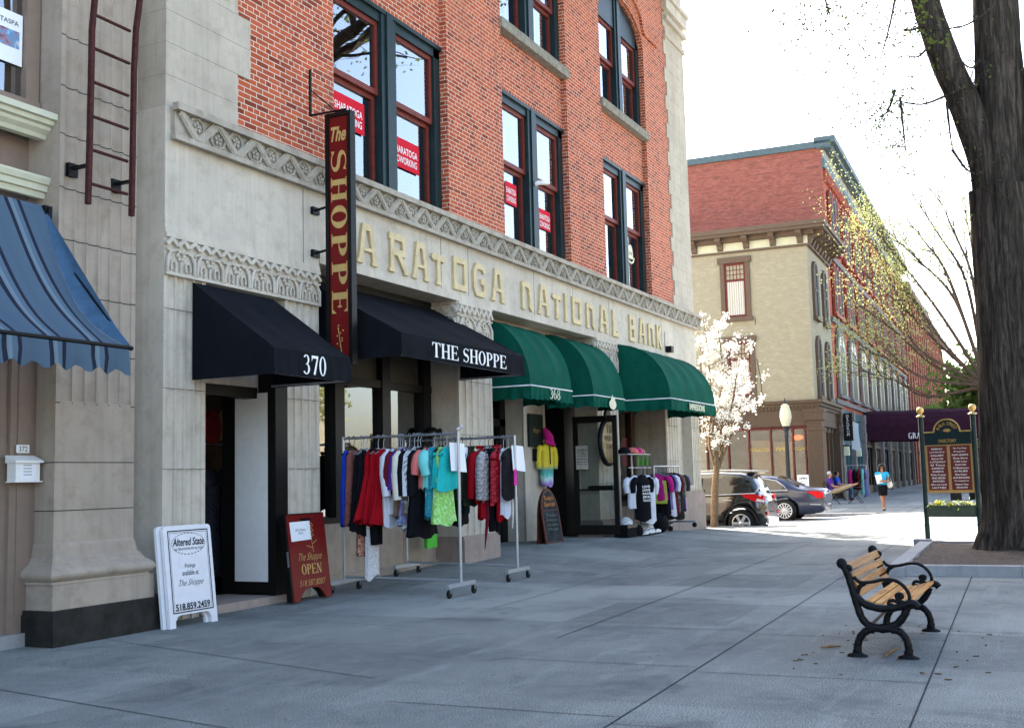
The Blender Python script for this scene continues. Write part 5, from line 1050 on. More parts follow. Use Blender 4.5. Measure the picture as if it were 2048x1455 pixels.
B = [('black jacket at the shop end of the further rack', 'jacket', 'black', .25, .9, .5, .1, .6), ('grey long cardigan behind the chrome post', 'cardigan', 'camo', .38, 1.02, .46, 0, .6), ('navy jacket next to the black jacket', 'jacket', 'navy', .47, .92, .5, 0, .62), ('second navy jacket beside the olive coat', 'jacket', 'navy', .54, .92, .5, 0, .62), ('olive green jacket left of the red jacket', 'jacket', 'olive', .62, .82, .52, 0, .62),
 ('plain red jacket behind the silver quilted jacket', 'jacket', 'red', .71, .80, .5, 0, .6), ('silver quilted jacket between the two red jackets', 'jacket', 'quilt_silver', .79, .76, .5, 0, .62), ('red quilted jacket in front of the silver one', 'jacket', 'quilt_red', .87, .82, .5, 0, .0), ('black puffer vest nearest the kerb end of the further rack', 'vest', 'puffer', .975, .74, .56, 0, 0),
 ('red long top hanging low behind the quilted jackets', 'dress', 'red', .75, 1.02, .42, .2, 0), ('black long dress with a ragged hem under the navy jackets', 'dress', 'black', .50, 1.12, .5, .3, 0), ('black trousers low under the red quilted jacket', 'trousers', 'black', .83, 1.22, .44, 0, 0), ('red printed tee low beside the chrome post', 't_shirt', 'red', .90, 1.05, .3, 0, 0), ('white cap sleeved top peeking out under the puffer vest', 'top', 'white', .93, 1.0, .24, .1, 0)]
for lb, kd, mk, s, L_, w_, fl, sl in B: garment(lb, R2X, g2(s), R2Z-.02, kd, cl[mk], L_, w_, fl, sl, name=kd, cat=kd.replace('_', ' '), thick_=.06)
for (x, y, lb) in ((R1X+.06, R1A+.06, 'blank white paper sheet hung at the kerb end of the nearer rack'), (R2X+.12, R2A+.02, 'blank white paper sheet hung over the puffer vest'), (R2X-.1, R2A+.75, 'small white price card among the hangers of the further rack')):
    small = 'price' in lb; o = thing('paper_sign', lb, 'paper sign', (x, y, R1Z-.1)); h = .17 if small else .36; mb = MB(); w = .13 if small else .19
    mb.grid([[(-w, 0, -.04), (-w*.3, -.012, -.04), (w*.3, .006, -.04), (w, -.01, -.05)], [(-w*1.02, -.01, -.04-h*.5), (-w*.3, -.02, -.04-h*.5), (w*.4, .0, -.05-h*.5), (w*1.06, -.02, -.06-h*.5)], [(-w*1.0, -.02, -.05-h), (-w*.3, -.03, -.05-h), (w*.5, .0, -.06-h), (w*1.12, -.03, -.07-h)]]); mb.build('sheet', MATS['paper'], o, world=False)
    mb = MB(); mb.tube([(-.1, 0, -.04), (-.09, 0, .03)], .004, 4); mb.tube([(.1, 0, -.04), (.09, 0, .03)], .004, 4); mb.build('clip', MATS['steel'], o, world=False)
o = thing('scarf', 'thin dark red scarf hanging to a point under the red jackets', 'scarf', (R2X-.1, R2A+.42, 1.1)); mb = MB(); mb.tube([(0, 0, .1), (0, 0, -.1), (-.06, 0, -.35), (-.12, 0, -.62)], [.05, .035, .025, .006], 6); mb.build('cloth', cl['maroon'], o, world=False)
o = thing('belt', 'cream fabric belt dangling under the red quilted jacket', 'belt', (R2X+.1, R2A+.12, 1.15)); mb = MB(); mb.tube([(0, 0, .15), (.03, 0, -.1), (.0, 0, -.38)], [.018, .02, .012], 5); mb.build('strap', cl['ivory'], o, world=False)
o = thing('shopping_bag', 'bright green bag hanging low behind the further rack', 'bag', (R2X+.9, R2B+.1, .62)); mb = MB(); mb.box(-.16, .16, -.03, .03, -.2, .25); mb.build('bag', cl['green'], o, world=False); mb = MB(); mb.tube([(-.08, 0, .25), (-.06, 0, .42), (.06, 0, .42), (.08, 0, .25)], .01, 5); mb.build('handle', cl['green'], o, world=False)
o = thing('price_tag', 'pink price tag pinned on the puffer vest', 'tag', (R2X-.12, R2A-.06, 1.52)); mb = MB(); mb.box(-.045, .045, -.004, .004, -.12, .12); mb.build('tag', plain('tag_pink', (.62, .02, .28)), o, world=False); mb = MB(); mb.tube([(0, 0, .12), (.02, 0, .22)], .003, 4); mb.build('string', cl['white'], o, world=False)
# tie-dye hoodie on the entry pilaster
t = NT('tie_dye', .85, .15); v = t.coord(); sp = t.node('ShaderNodeSeparateXYZ'); t.link(v, sp.inputs[0])
zz = t.math('ADD', sp.outputs[2], t.math('MULTIPLY', t.noise(t.coord(scale=(9, 9, 1.2)), 2, 4), .28)); t.col(t.ramp(t.math('MULTIPLY', t.math('ADD', zz, 1.17), 1.02), [(.0, (.30, .16, .48)), (.28, (.36, .24, .55)), (.38, (.55, .75, .78)), (.50, (.10, .50, .46)), (.60, (.10, .35, .30)), (.68, (.70, .56, .06)), (1.0, (.74, .60, .05))])); t.done('tie_dye')
xh, zh = PY(1092, 886, YE-.16)
o = garment('yellow to purple tie dye hoodie with a pink hood hanging at the entry', xh, YE-.16, zh+.17, 'hoodie', MATS['tie_dye'], .90, .46, -.2, .42, group=None, thick_=.11, rz=-.35)
mb = MB(); mb.tube([(-.05, .0, .16), (-.02, -.03, .06), (.03, -.06, -.06), (.06, -.10, -.2)], [.03, .085, .11, .07], 10); mb.tube([(-.11, -.08, -.12), (-.02, -.13, -.17), (.10, -.13, -.20), (.14, -.06, -.15)], [.035, .05, .05, .04], 8); mb.build('hood', cl['fuchsia'], o, world=False)
mb = MB(); mb.tube([(-.02, -.13, -.2), (-.02, -.14, -.62)], .012, 5); mb.build('zip', cl['navy'], o, world=False)

# stand of tees behind the glass door and the chrome tee rail
TX, TY = 23.75, 8.72; tz = zg(TX, TY)
zt_ = PY(1250, 908, TY)[1]
o = thing('display_stand', 'chrome display stand with tees below and caps on its wire top', 'display stand', (TX, TY, tz)); H_ = zt_-tz
mb = MB(); mb.tube([(0, 0, .05), (0, 0, H_)], .02, 6); [mb.tube([(0, 0, .1), (a, b, .02)], .018, 6) for a, b in ((.4, .1), (-.4, .1), (0, -.4), (0, .4))]; mb.build('post', MATS['chrome'], o, world=False)
mb = MB(); [mb.tube([(-.75, yy, H_), (.7, yy, H_)], .01, 5) for yy in (-.2, 0, .2)]; [mb.tube([(xx, -.2, H_), (xx, .2, H_)], .01, 5) for xx in np.linspace(-.75, .7, 6)]; mb.tube([(-.75, -.2, H_-.3), (.7, -.2, H_-.3)], .01, 5); mb.build('wire_shelf', MATS['chrome'], o, world=False)
T2 = [('black tee with white printed block, front of the display stand', 't_shirt', 'black', -.30, -.34, .98, .56, .25), ('white tee with short sleeves right of the black tee', 't_shirt', 'white', .15, -.30, 1.05, .56, .30), ('pale blue tee behind the white tee', 't_shirt', 'lav', .0, -.22, .95, .52, .28), ('dark red tee between the white tee and the stand', 't_shirt', 'maroon', .36, -.18, 1.05, .52, .28), ('second white tee at the left back of the stand', 't_shirt', 'white', -.40, -.2, .7, .56, .25)]
for lb, kd, mk, dx, dy, L_, w_, sl in T2:
    o2 = garment(lb, TX+dx, TY+dy, tz+H_-.30, kd, cl[mk], L_, w_, 0, sl, group='tees on the display stand', rz=-.35, thick_=.09)
    if 'printed' in lb:
        mb = MB(); [put_text(mb, s, (-.02, -.125, -.42-.075*k), (1, 0, 0), (0, 0, 1), .05, .26, bold=.02) for k, s in enumerate(('LIVE', 'LOVE', 'RACE', 'SPA', 'TRACK'))]; mb.build('print', MATS['white_letter'], o2, world=False)
mb = MB(); [mb.grid([[(x, 0, 0), (x+.035, .01, 0)], [(x+.01, .02*math.sin(k), -.22), (x+.03, .02, -.24)]]) for k, x in enumerate(np.linspace(-.2, .62, 18))]; o = thing('fringed_scarf', 'lime green fringed scarf hung along the wire shelf', 'scarf', (TX, TY-.21, zt_-.02)); mb.build('fringe', cl['green'], o, world=False)
for k, (dx, c, lb) in enumerate(((-.45, 'black', 'black cap on the wire shelf, seen through the glass door'), (.05, 'coral', 'orange cap on the wire shelf'), (.28, 'fuchsia', 'pink cap on the wire shelf'), (.5, 'print_red', 'patterned cap at the right end of the wire shelf'))):
    o = thing('cap', lb, 'cap', (TX+dx, TY, zt_+.01), .4*k, 'caps on the wire shelf'); mb = MB(); mb.lathe([(.15, 0), (.15, .05), (.12, .11), (.05, .145), (.004, .15)], (0, 0, 0), 12); mb.build('crown', cl[c], o, world=False); mb = MB(); mb.prism(arc(0, -.08, .12, .16, 180, 360, 8), (0, 0, .005), (1, 0, 0), (0, 1, 0), (0, 0, 1), .015); mb.build('peak', cl[c], o, world=False)
# chrome rail at the corner
CX0, CYR = PY(1307, 930, 8.75)[0], 8.75; zc = PY(1307, 932, 8.75)[1]; zb_ = zg(CX0, CYR)
o = thing('clothes_rail', 'small chrome rail of tees on casters by the corner pier', 'clothes rack', (CX0, CYR, zb_))
mb = MB(); mb.tube([(0, 0, .16), (0, 0, zc-zb_)], .022, 7); mb.build('post', MATS['chrome'], o, world=False); mb = MB(); mb.tube([(1.9, 0, .16), (1.9, 0, zc-zb_)], .022, 7); mb.build('post', MATS['chrome'], o, world=False)
mb = MB(); mb.tube([(0, 0, zc-zb_), (1.9, 0, zc-zb_)], .022, 7); mb.build('top_bar', MATS['chrome'], o, world=False); mb = MB(); mb.tube([(0, 0, .2), (1.9, 0, .2)], .018, 6); mb.build('bottom_bar', MATS['chrome'], o, world=False)
for xx in (0, 1.9):
    mb = MB(); mb.box(xx-.025, xx+.025, -.4, .4, .12, .17); mb.build('foot_bar', MATS['chrome'], o, world=False)
    for yy in (-.36, .36): mb = MB(); mb.lathe([(.05, -.018), (.06, -.02), (.06, .02), (.05, .018)], (xx, yy, .06), 10, 'x'); mb.build('caster', MATS['rubber'], o, world=False)
T3 = [('bright fuchsia short sleeved top at the front of the corner rail', 'fuchsia', .12, .62, .30), ('navy tee behind the fuchsia top', 'navy', .26, .95, .25), ('lavender blue tee beside the navy tee', 'lav', .45, .86, .28), ('white tee between the lavender and brown ones', 'white', .66, 1.0, .3), ('maroon tee left of the brown sweater', 'maroon', .88, 1.0, .3), ('mottled brown sweater near the corner pier', 'camo', 1.12, .96, .45), ('purple navy tee at the far end of the corner rail', 'purple', 1.5, .9, .3), ('olive tee behind the mottled sweater', 'olive', 1.3, 1.1, .3), ('black long top low under the fuchsia top', 'black', .20, 1.08, 0)]
for lb, mk, s, L_, sl in T3: garment(lb, CX0+s, CYR, zc-.01, 't_shirt', cl[mk], L_, .72, .05, sl, group='tees on the corner rail', rz=math.pi/2+rng.uniform(-.25, .05), thick_=.07)
o = thing('paper_sign', 'yellow green price sheet pinned on the fuchsia top', 'paper sign', (CX0+.04, CYR-.05, zc-.62)); mb = MB(); mb.box(-.01, .01, -.24, .24, -.26, .28); mb.build('sheet', plain('paper_lime', (.48, .55, .08), .7, .2), o, world=False); mb = MB(); [put_text(mb, s, (-.011, 0, .12-.12*k), (0, -1, 0), (0, 0, 1), .05, .3) for k, s in enumerate(('SALE', 'TEES', 'ASK'))]; mb.build('lettering', MATS['dark_letter'], o, world=False)
# low things on the ground by the stand
gitems = [(1252, 1068, 'black shoe box with a cap on it, left under the tees', 'box', 0), (1268, 1066, 'black toy helmet on the ground under the tees', 'helmet', 1), (1291, 1062, 'black and white toy helmet on the ground by the corner rail', 'helmet', 2), (1318, 1052, 'dark grey bag slumped under the corner rail', 'bag', 3)]
for px, py, lb, kd, c in gitems:
    gx, gy = G(px, py, .05); k = 9.55/gy; x, y = PY(px, py, 8.6)[0], 8.6; z = zg(x, y); m = [cl['black'], cl['black'], cl['zebra'], cl['puffer']][c]
    o = thing({'box': 'shoe_box', 'helmet': 'toy_helmet', 'bag': 'shoulder_bag'}[kd], lb, kd, (x, y, z), .3*c, None)
    mb = MB()
    if kd == 'box': mb.box(-.3, .3, -.15, .15, 0, .24); mb.build('box', m, o, world=False); mb = MB(); mb.box(-.31, .31, -.16, .16, .2, .27); mb.build('lid', MATS['black_paint'], o, world=False); mb = MB(); mb.lathe([(.16, 0), (.15, .08), (.06, .15), (.004, .155)], (0, 0, .27), 10); mb.build('cap', cl['zebra'], o, world=False)
    elif kd == 'helmet': mb.lathe([(.17, 0), (.19, .09), (.15, .2), (.06, .26), (.004, .27)], (0, 0, 0), 12, sc=(1, 1.15)); mb.build('shell', m, o, world=False); mb = MB(); [mb.tube([(-.13, -.19-.02*q, .03+.05*q), (0, -.26, .03+.05*q), (.13, -.19, .03+.05*q)], .012, 5) for q in range(2)]; mb.build('face_guard', MATS['chrome'], o, world=False)
    else: mb.sphere((0, 0, .2), .3, 10, 7, (1.1, .6, .8)); mb.build('body', m, o, world=False); mb = MB(); mb.tube([(-.25, 0, .3), (-.15, 0, .55), (.1, 0, .55), (.25, 0, .3)], .02, 6); mb.build('strap', cl['black'], o, world=False)
for k in range(5):
    x, y = PY(1288+7*k, 1071-k, 8.45)[0], 8.45; o = thing('shoe', 'tiny pale shoe in the row on the pavement under the corner rail', 'shoe', (x, y, zg(x, y)), .5+.2*k, 'row of tiny shoes'); mb = MB(); mb.sphere((0, 0, .05), .08, 8, 5, (.7, 1.5, .6)); mb.build('upper', MATS['white_paint'], o, world=False); mb = MB(); mb.box(-.055, .055, -.12, .12, 0, .02); mb.build('sole', MATS['rubber'], o, world=False)
# round hanging sign on the pier
xs_, zs_ = PY(1216, 884, F-.25); o = thing('round_sign', 'round gold shop sign with a curled top on the fluted pier behind the glass door', 'sign', (xs_, F-.25, zs_))
mb = MB(); mb.lathe([(.46, -.05), (.52, -.03), (.52, .03), (.46, .05)], (0, 0, 0), 24, 'y'); mb.lathe([(.15, -.03), (.18, 0), (.15, .03)], (0, 0, .56), 12, 'y'); mb.build('rim', MATS['black_paint'], o, world=False)
mb = MB(); mb.lathe([(.004, -.055), (.45, -.053), (.45, .05)], (0, 0, 0), 24, 'y'); mb.build('face', plain('sign_tan', (.36, .27, .14), .5, .3, var=.3, scale=6), o, world=False)
mb = MB(); [put_text(mb, s, (0, -.058, .08-.17*k), (1, 0, 0), (0, 0, 1), .11, w) for k, (s, w) in enumerate((('IMPRESSIONS', .7), ('OF SARATOGA', .5)))]; [mb.bar((x, -.06, .2), (x, -.06, .38), .04, .006, (0, 1, 0)) for x in (-.16, -.05, .06, .17)]; mb.build('lettering', plain('letter_brown', (.07, .03, .02)), o, world=False)
mb = MB(); mb.tube([(0, .02, .56), (0, .25, .56)], .02, 5); mb.build('bracket', MATS['iron_black'], o, world=False)
# ------------------------------------------------------------------ bench
BX = 9.50; bz = lambda zx, zy: PX(1640+zx/5.196, 1060+zy/5.196, BX)
bench = thing('park_bench', 'park bench of yellow wood slats with black scrolled cast iron ends', 'bench', (BX, 1.45, 0))
def rel(pts): return [np.array([0, bz(a, b)[0]-1.45, bz(a, b)[1]]) for a, b in pts]
def dense(pts, n=5):                                   # smooth curve through the points
    P = [np.array(p) for p in pts]; out = []
    for i in range(len(P)-1):
        p0, p1, p2, p3 = P[max(i-1, 0)], P[i], P[i+1], P[min(i+2, len(P)-1)]
        for k in range(n):
            t = k/n; out.append(.5*((2*p1)+(-p0+p2)*t+(2*p0-5*p1+4*p2-p3)*t*t+(-p0+3*p1-3*p2+p3)*t**3))
    return out+[P[-1]]
BL = 1.64
curves = dict(
 upright=(rel([(225, 340), (275, 425), (310, 520), (345, 640), (372, 730), (410, 850), (450, 930), (520, 990), (650, 1012), (770, 990), (850, 920), (890, 850), (905, 800)]), .030),
 rail=(rel([(345, 640), (400, 710), (480, 770), (600, 805), (720, 808), (850, 785), (930, 755), (985, 765), (1020, 800)]), .031),
 leg_a=(rel([(560, 1030), (490, 1040), (430, 1090), (400, 1160), (392, 1230), (392, 1295)]), .030), leg_b=(rel([(740, 1030), (820, 1045), (880, 1100), (915, 1180), (925, 1260), (925, 1325)]), .030),
 tie=(rel([(480, 1005), (650, 1022), (830, 1012)]), .030),
 arm=(rel([(350, 480), (395, 525), (450, 540), (560, 530), (640, 512), (720, 508), (800, 528), (870, 580), (915, 640), (932, 700), (915, 742), (870, 752), (800, 738), (750, 725), (722, 735), (715, 765), (740, 778), (765, 765)]), .0145),
 curl=(rel([(900, 755), (840, 735), (800, 700), (795, 670), (822, 658), (850, 668), (855, 690), (838, 702)]), .0145), strut=(rel([(470, 545), (420, 575), (398, 620), (385, 660)]), .017))
for sgn, dx in (('near', 0.0), ('far', BL)):
    mb = MB()
    for k, (c, r) in curves.items():
        d = dense(c); mb.tube([p+np.array([dx, 0, 0]) for p in d], [r*1.02*(1+.05*math.sin(i*1.3)) for i in range(len(d))], 8)
    for a, b, r in ((225, 342, .045), (560, 1012, .036), (650, 1018, .040), (740, 1012, .036), (392, 1215, .036), (925, 1245, .036), (838, 690, .020), (965, 745, .022), (300, 390, .030), (985, 768, .026)):
        p = rel([(a, b)])[0]; mb.sphere(p+np.array([dx, 0, 0]), r, 9, 6, (.8, 1, 1))
    for a, b in ((392, 1297), (925, 1330)):
        p = rel([(a, b)])[0]; mb.lathe([(.075, -p[2]), (.07, .018-p[2]), (.035, .03-p[2]), (.03, .06-p[2])], p+np.array([dx, 0, 0]), 12, sc=(.75, 1.15))
    mb.build('end_frame', MATS['iron_black'], bench, world=False)
t = NT('bench_wood', .6, .1); v = t.coord(scale=(.6, 9, 9)); g_ = t.noise(v, 3.2, 6, .7, .6); bl = t.noise(t.coord(), 2.2, 4)
c = t.ramp(g_, [(.3, (.20, .065, .010)), (.5, (.44, .185, .03)), (.7, (.56, .28, .06))]); t.col(t.mix(t.ramp(bl, [(.5, (0, 0, 0)), (.72, (.5, .5, .5))]), c, (.50, .36, .18))); t.bump(g_, .2, .004); t.done('bench_wood'); t = NT('bench_wood_varnished', .5, .12); v = t.coord(scale=(.6, 9, 9)); g_ = t.noise(v, 3.2, 6, .7, .6); t.col(t.ramp(g_, [(.3, (.12, .04, .006)), (.5, (.28, .11, .016)), (.7, (.38, .17, .035))])); t.done('bench_wood_varnished')
def slat(p, q, thick_, wood='bench_wood'):                                # one board: p, q are its two edges in the end plane
    p, q = rel([p])[0], rel([q])[0]; d = _n(q-p); nn = np.array([0, -d[2], d[1]])
    mb = MB(); c = (p+q)/2+np.array([BL/2, 0, 0]); mb.obox(c, (1, 0, 0), d, nn, BL/2-.012, np.linalg.norm(q-p)/2, thick_/2)
    o = mb.build('slat', MATS[wood], bench, world=False); b = o.modifiers.new('soft', 'BEVEL'); b.width = .005; b.segments = 2
for s in ((262, 345, 305, 425), (312, 440, 342, 515), (350, 535, 378, 605), (385, 625, 412, 690)): slat(s[:2], s[2:], .024, 'bench_wood_varnished')
for s in ((475, 735, 548, 762), (560, 766, 632, 782), (645, 783, 715, 788), (727, 787, 795, 776), (806, 773, 870, 755), (880, 750, 960, 735)): slat(s[:2], s[2:], .026)
mb = MB(); p = rel([(520, 990)])[0]; mb.tube([p+np.array([.0, 0, 0]), p+np.array([BL, 0, .03])], .014, 6); mb.build('tie_rod', MATS['iron_black'], bench, world=False)
for (px, py, px2, py2, lb) in ((1643, 1297, 1682, 1294, 'splintered stick of yellow wood lying left of the bench'), (1769, 1316, 1799, 1297, 'brown broken stick lying between the bench feet')):
    a, b = G(px, py), G(px2, py2); o = thing('stick', lb, 'stick', (a[0], a[1], 0)); mb = MB(); mb.tube([(a[0], a[1], .014), ((a[0]+b[0])/2, (a[1]+b[1])/2+.01, .018), (b[0], b[1], .012)], [.007, .013, .005], 6); mb.build('stick', plain('stick_brown', (.22, .13, .055), .8, .2, var=.4, scale=30) if 'stick_brown' not in MATS else MATS['stick_brown'], o)
r = random.Random(5); mb = MB()
for k in range(40):
    x, y = r.uniform(8.6, 11.5), r.uniform(.5, 2.1); a = r.uniform(0, 6); s = r.uniform(.008, .028); mb.prism([(-s, -s*.3), (s, -s*.4), (s*.8, s*.4), (-s*.7, s*.3)], (x, y, .003), (math.cos(a), math.sin(a), 0), (-math.sin(a), math.cos(a), 0), (0, 0, 1), .005)
o = mb.build('bark_crumbs', plain('crumb', (.14, .085, .04), .9, .1, var=.5)); o['kind'] = 'stuff'

# ------------------------------------------------------------------ tree bed
U0, U1, V0, V1, KH = 16.95, 22.6, -4.5, 1.66, .14
mb = MB(); r = random.Random(2)
def kerb(u0, v0, u1, v1, n):
    for i in range(n):
        a, b = i/n, (i+1)/n; p = [(u0+(u1-u0)*a, v0+(v1-v0)*a), (u0+(u1-u0)*b-.008*np.sign(u1-u0), v0+(v1-v0)*b-.008*np.sign(v1-v0))]
        d = .11; q = [(p[0][0]-(d if u0 == u1 else 0), p[0][1]-(d if v0 == v1 else 0)), (p[1][0]+(d if u0 == u1 else 0), p[1][1]+(d if v0 == v1 else 0))]
        x0, x1 = min(q[0][0], q[1][0]), max(q[0][0], q[1][0]); y0, y1 = min(q[0][1], q[1][1]), max(q[0][1], q[1][1])
        mb.prism([uv2(x0, y0), uv2(x1, y0), uv2(x1, y1), uv2(x0, y1)], (0, 0, -.02), (1, 0, 0), (0, 1, 0), (0, 0, 1), KH+.02+r.uniform(-.004, .004))
kerb(U0, V1-.12, U0, V0, 4); kerb(U0+.12, V1, U1, V1, 4); kerb(U1, V1-.12, U1, V0, 4)
mb.prism([uv2(U0-.25, V1-.12), uv2(U0+.1, V1-.12), uv2(U0+.1, V1+.12), uv2(U0-.25, V1+.12)], (0, 0, -.02), (1, 0, 0), (0, 1, 0), (0, 0, 1), KH+.01)
mb.prism([uv2(U1-.1, V1-.1), uv2(U1+.2, V1-.1), uv2(U1+.2, V1+.22), uv2(U1-.1, V1+.22)], (0, 0, -.02), (1, 0, 0), (0, 1, 0), (0, 0, 1), KH+.05)
structure(mb.build('bed_kerb', MATS['kerb_stone']))
TBx, TBy = 20.55, .42
mb = MB(); r = random.Random(9); n = 40
def soil_z(x, y): d = math.hypot(x-TBx, y-TBy); return .10+.12*math.exp(-(d/1.0)**2)+.02*math.sin(x*4+y*3)*math.sin(y*5-x)+.01*math.sin(11*x)*math.sin(9*y)
mb.grid([[(*uv2(U0+.1+(U1-U0-.2)*i/n, V0+(V1-V0-.1)*j/n), soil_z(*uv2(U0+.1+(U1-U0-.2)*i/n, V0+(V1-V0-.1)*j/n))) for i in range(n+1)] for j in range(n+1)])
structure(mb.build('soil', MATS['soil']))

# ------------------------------------------------------------------ trees
t = NT('bark', .95, .1); v = t.coord(scale=(6, 6, .55)); n1 = t.noise(v, 2.4, 8, .75, .5); n2 = t.noise(t.coord(), .9, 4)
c = t.ramp(n1, [(.34, (.014, .011, .009)), (.5, (.07, .056, .044)), (.68, (.20, .16, .125))]); t.col(t.mix(t.ramp(n2, [(.45, (0, 0, 0)), (.8, (.4, .4, .4))]), c, (.055, .06, .042))); t.bump(n1, 1.0, .10); t.done('bark')
plain('bark_young', (.17, .12, .075), .9, .1, var=.3, scale=14, bump=.3); plain('twig', (.07, .05, .04), .9, .1)
def leafmat(key, c, tr=.5):
    t = NT(key, .6, .2); v = t.coord(); col = t.ramp(t.noise(v, 2.5, 4), [(.3, tuple(x*.65 for x in c)), (.7, tuple(min(1, x*1.3) for x in c))]); t.col(col)
    tl = t.node('ShaderNodeBsdfTranslucent'); t.link(col, tl.inputs[0]); mx = t.node('ShaderNodeMixShader'); mx.inputs[0].default_value = tr
    t.link(t.b.outputs[0], mx.inputs[1]); t.link(tl.outputs[0], mx.inputs[2]); t.link(mx.outputs[0], t.t.nodes['Material Output'].inputs[0]); return t.done(key)
leafmat('leaf_spring', (.13, .17, .04)); leafmat('leaf_yellow', (.33, .35, .13), .35); leafmat('leaf_green', (.19, .27, .06)); leafmat('blossom', (.78, .76, .70), .3); leafmat('leaf_grey', (.10, .12, .05))
def leaf_quad(mb, p, s, r, long_=1.8):
    d = _n(np.array([r.gauss(0, 1), r.gauss(0, 1), r.gauss(0, 1)])); e = _n(np.cross(d, [r.gauss(0, 1), r.gauss(0, 1), r.gauss(0, 1)])); p = np.array(p)
    mb.add([p, p+d*s*.5*long_+e*s*.5, p+d*s*long_, p+d*s*.5*long_-e*s*.5], [(0, 1, 2, 3)], False)
def grow(mb, tips, p, d, L, rad, depth, r, spread=.55, up=.08, kids=(2, 3), shrink=.72, segs=3, n=6, ok=None):
    pts = [np.array(p, float)]; rr = [rad]; d = np.array(d, float)
    for i in range(segs):
        d = _n(d+np.array([r.gauss(0, .12), r.gauss(0, .12), r.gauss(0, .10)+up])); pts.append(pts[-1]+d*L/segs); rr.append(rad*(1-.35*(i+1)/segs))
    if ok and not all(ok(q) for q in pts[1:]): return
    mb.tube(pts, rr, n if rad > .03 else 4, False)
    if depth <= 1: tips.extend([(q, d) for q in pts[1:]])
    if depth == 0: return
    for k in range(r.randint(*kids)):
        q = pts[r.randint(max(1, segs-1), segs)] if k else pts[-1]; nd = _n(d+spread*np.array([r.gauss(0, 1), r.gauss(0, 1), r.gauss(0, .8)])); grow(mb, tips, q, nd, L*shrink*r.uniform(.8, 1.15), rr[-1]*.72, depth-1, r, spread, up, kids, shrink, segs, n, ok)
# the big old tree
def clear(q):                                          # its boughs keep clear of the open view towards the shops
    c_ = RW.T@(np.array(q)-np.array([0, 0, CAMH])); return c_[2] < .5 or not (-200 < CX+FPX*c_[0]/c_[2] < 2250 and CY+FPX*c_[1]/c_[2] > -60)
big = thing('street_tree', 'huge dark old tree trunk forking upwards at the right of the bench', 'tree', (TBx, TBy, .1))
def tp(px, py, x=TBx): y, z = PX(px, py, x); return np.array([x, y, z])
mb = MB(); r = random.Random(11)
pxm = FPX/(np.array([TBx, TBy, 0])@np.array([RW[0][2], RW[1][2], RW[2][2]]))
def limb(pts, rads, n=26, rough=.05, seg=6, flare=None):
    P = dense(pts, seg); Rr = np.interp(np.linspace(0, 1, len(P)), np.linspace(0, 1, len(rads)), rads); rows = []
    nx = None
    for i, p in enumerate(P):
        t = _n(P[min(i+1, len(P)-1)]-P[max(i-1, 0)]); nx = _n(np.cross(t, [0, 1, 0])) if nx is None else _n(nx-t*(nx@t)); ny = np.cross(t, nx); row = []
        for j in range(n):
            a = 2*math.pi*j/n; rr = Rr[i]*(1+rough*math.sin(5*a+i*.25)+rough*.7*math.sin(9*a-i*.4)+rough*.5*math.sin(14*a+i*.15)+r.gauss(0, rough*.22))
            if flare and i < flare: rr *= 1+.5*(1-i/flare)**2*(.75+.45*math.sin(4*a+1)+.2*math.sin(7*a))
            row.append(p+nx*rr*math.cos(a)+ny*rr*math.sin(a))
        rows.append(row)
    mb.grid(rows, True, True); return P
trunk = [tp(2048, 1118), tp(2043, 1040), tp(2036, 900), tp(2030, 700), tp(2022, 520), tp(2012, 380)]
limb(trunk, [.62, .58, .575, .58, .60, .58], 34, .045, 6, 9)
main = [tp(2016, 460), tp(2006, 300), tp(1999, 150), tp(1992, 0), tp(1985, -180), tp(1970, -420)+np.array([.6, 0, 0]), tp(1960, -700)+np.array([1.2, 0, 0])]
left = [tp(1990, 440), tp(1975, 330)+np.array([-.1, 0, 0]), tp(1930, 210)+np.array([-.2, 0, 0]), tp(1890, 120)+np.array([-.3, 0, 0]), tp(1850, 0)+np.array([-.4, 0, 0]), tp(1815, -150)+np.array([-.3, 0, 0]), tp(1760, -380)]
rgt = [tp(2040, 420), tp(2062, 280), tp(2085, 120), tp(2110, -80), tp(2160, -300)+np.array([-1, 0, 0])]
Pm = limb(main, [.46, .40, .385, .36, .33, .28, .22], 24); Pl = limb(left, [.34, .29, .26, .24, .225, .20, .17], 20); Pr = limb(rgt, [.34, .28, .26, .24, .2], 16)
mb.build('trunk', MATS['bark'], big)
mb = MB(); tips = []
for src, base in ((Pm[-1], .20), (Pl[-1], .18), (Pr[-1], .18)):
    for k in range(6):
        d = _n(np.array([r.gauss(.2, .6), r.gauss(.25, .6), .8])); grow(mb, tips, src, d, 3.0, base*.8, 5, r, .42, .03, (2, 3), .8, 4, 6, clear)
for tgt in ([(22.2, 1.3, 11.6), (24.6, 2.2, 13.4), (27.5, 1.6, 15.2)], [(22.0, 2.2, 12.0), (23.2, 4.2, 13.6), (25.0, 5.6, 15.5)], [(21.8, -.3, 12.2), (24.5, -1.0, 14.0), (28.0, -1.6, 16.5)]):
    P = limb([Pm[-10], *[np.array(q) for q in tgt]], [.2, .17, .12, .07], 10, .03, 5)
    for i in (5, 8, 10, 12, 14): grow(mb, tips, P[i], _n(np.array([r.gauss(.3, .5), r.gauss(0, .6), .5])), 2.4, .085, 4, r, .45, .02, (2, 3), .78, 4, 6, clear)
for i in (): grow(mb, tips, Pl[i] if i < len(Pl) else Pl[-1], _n(np.array([-.5, .9, .5])), 2.6, .10, 4, r, .45, .03, (2, 3), .78, 4)
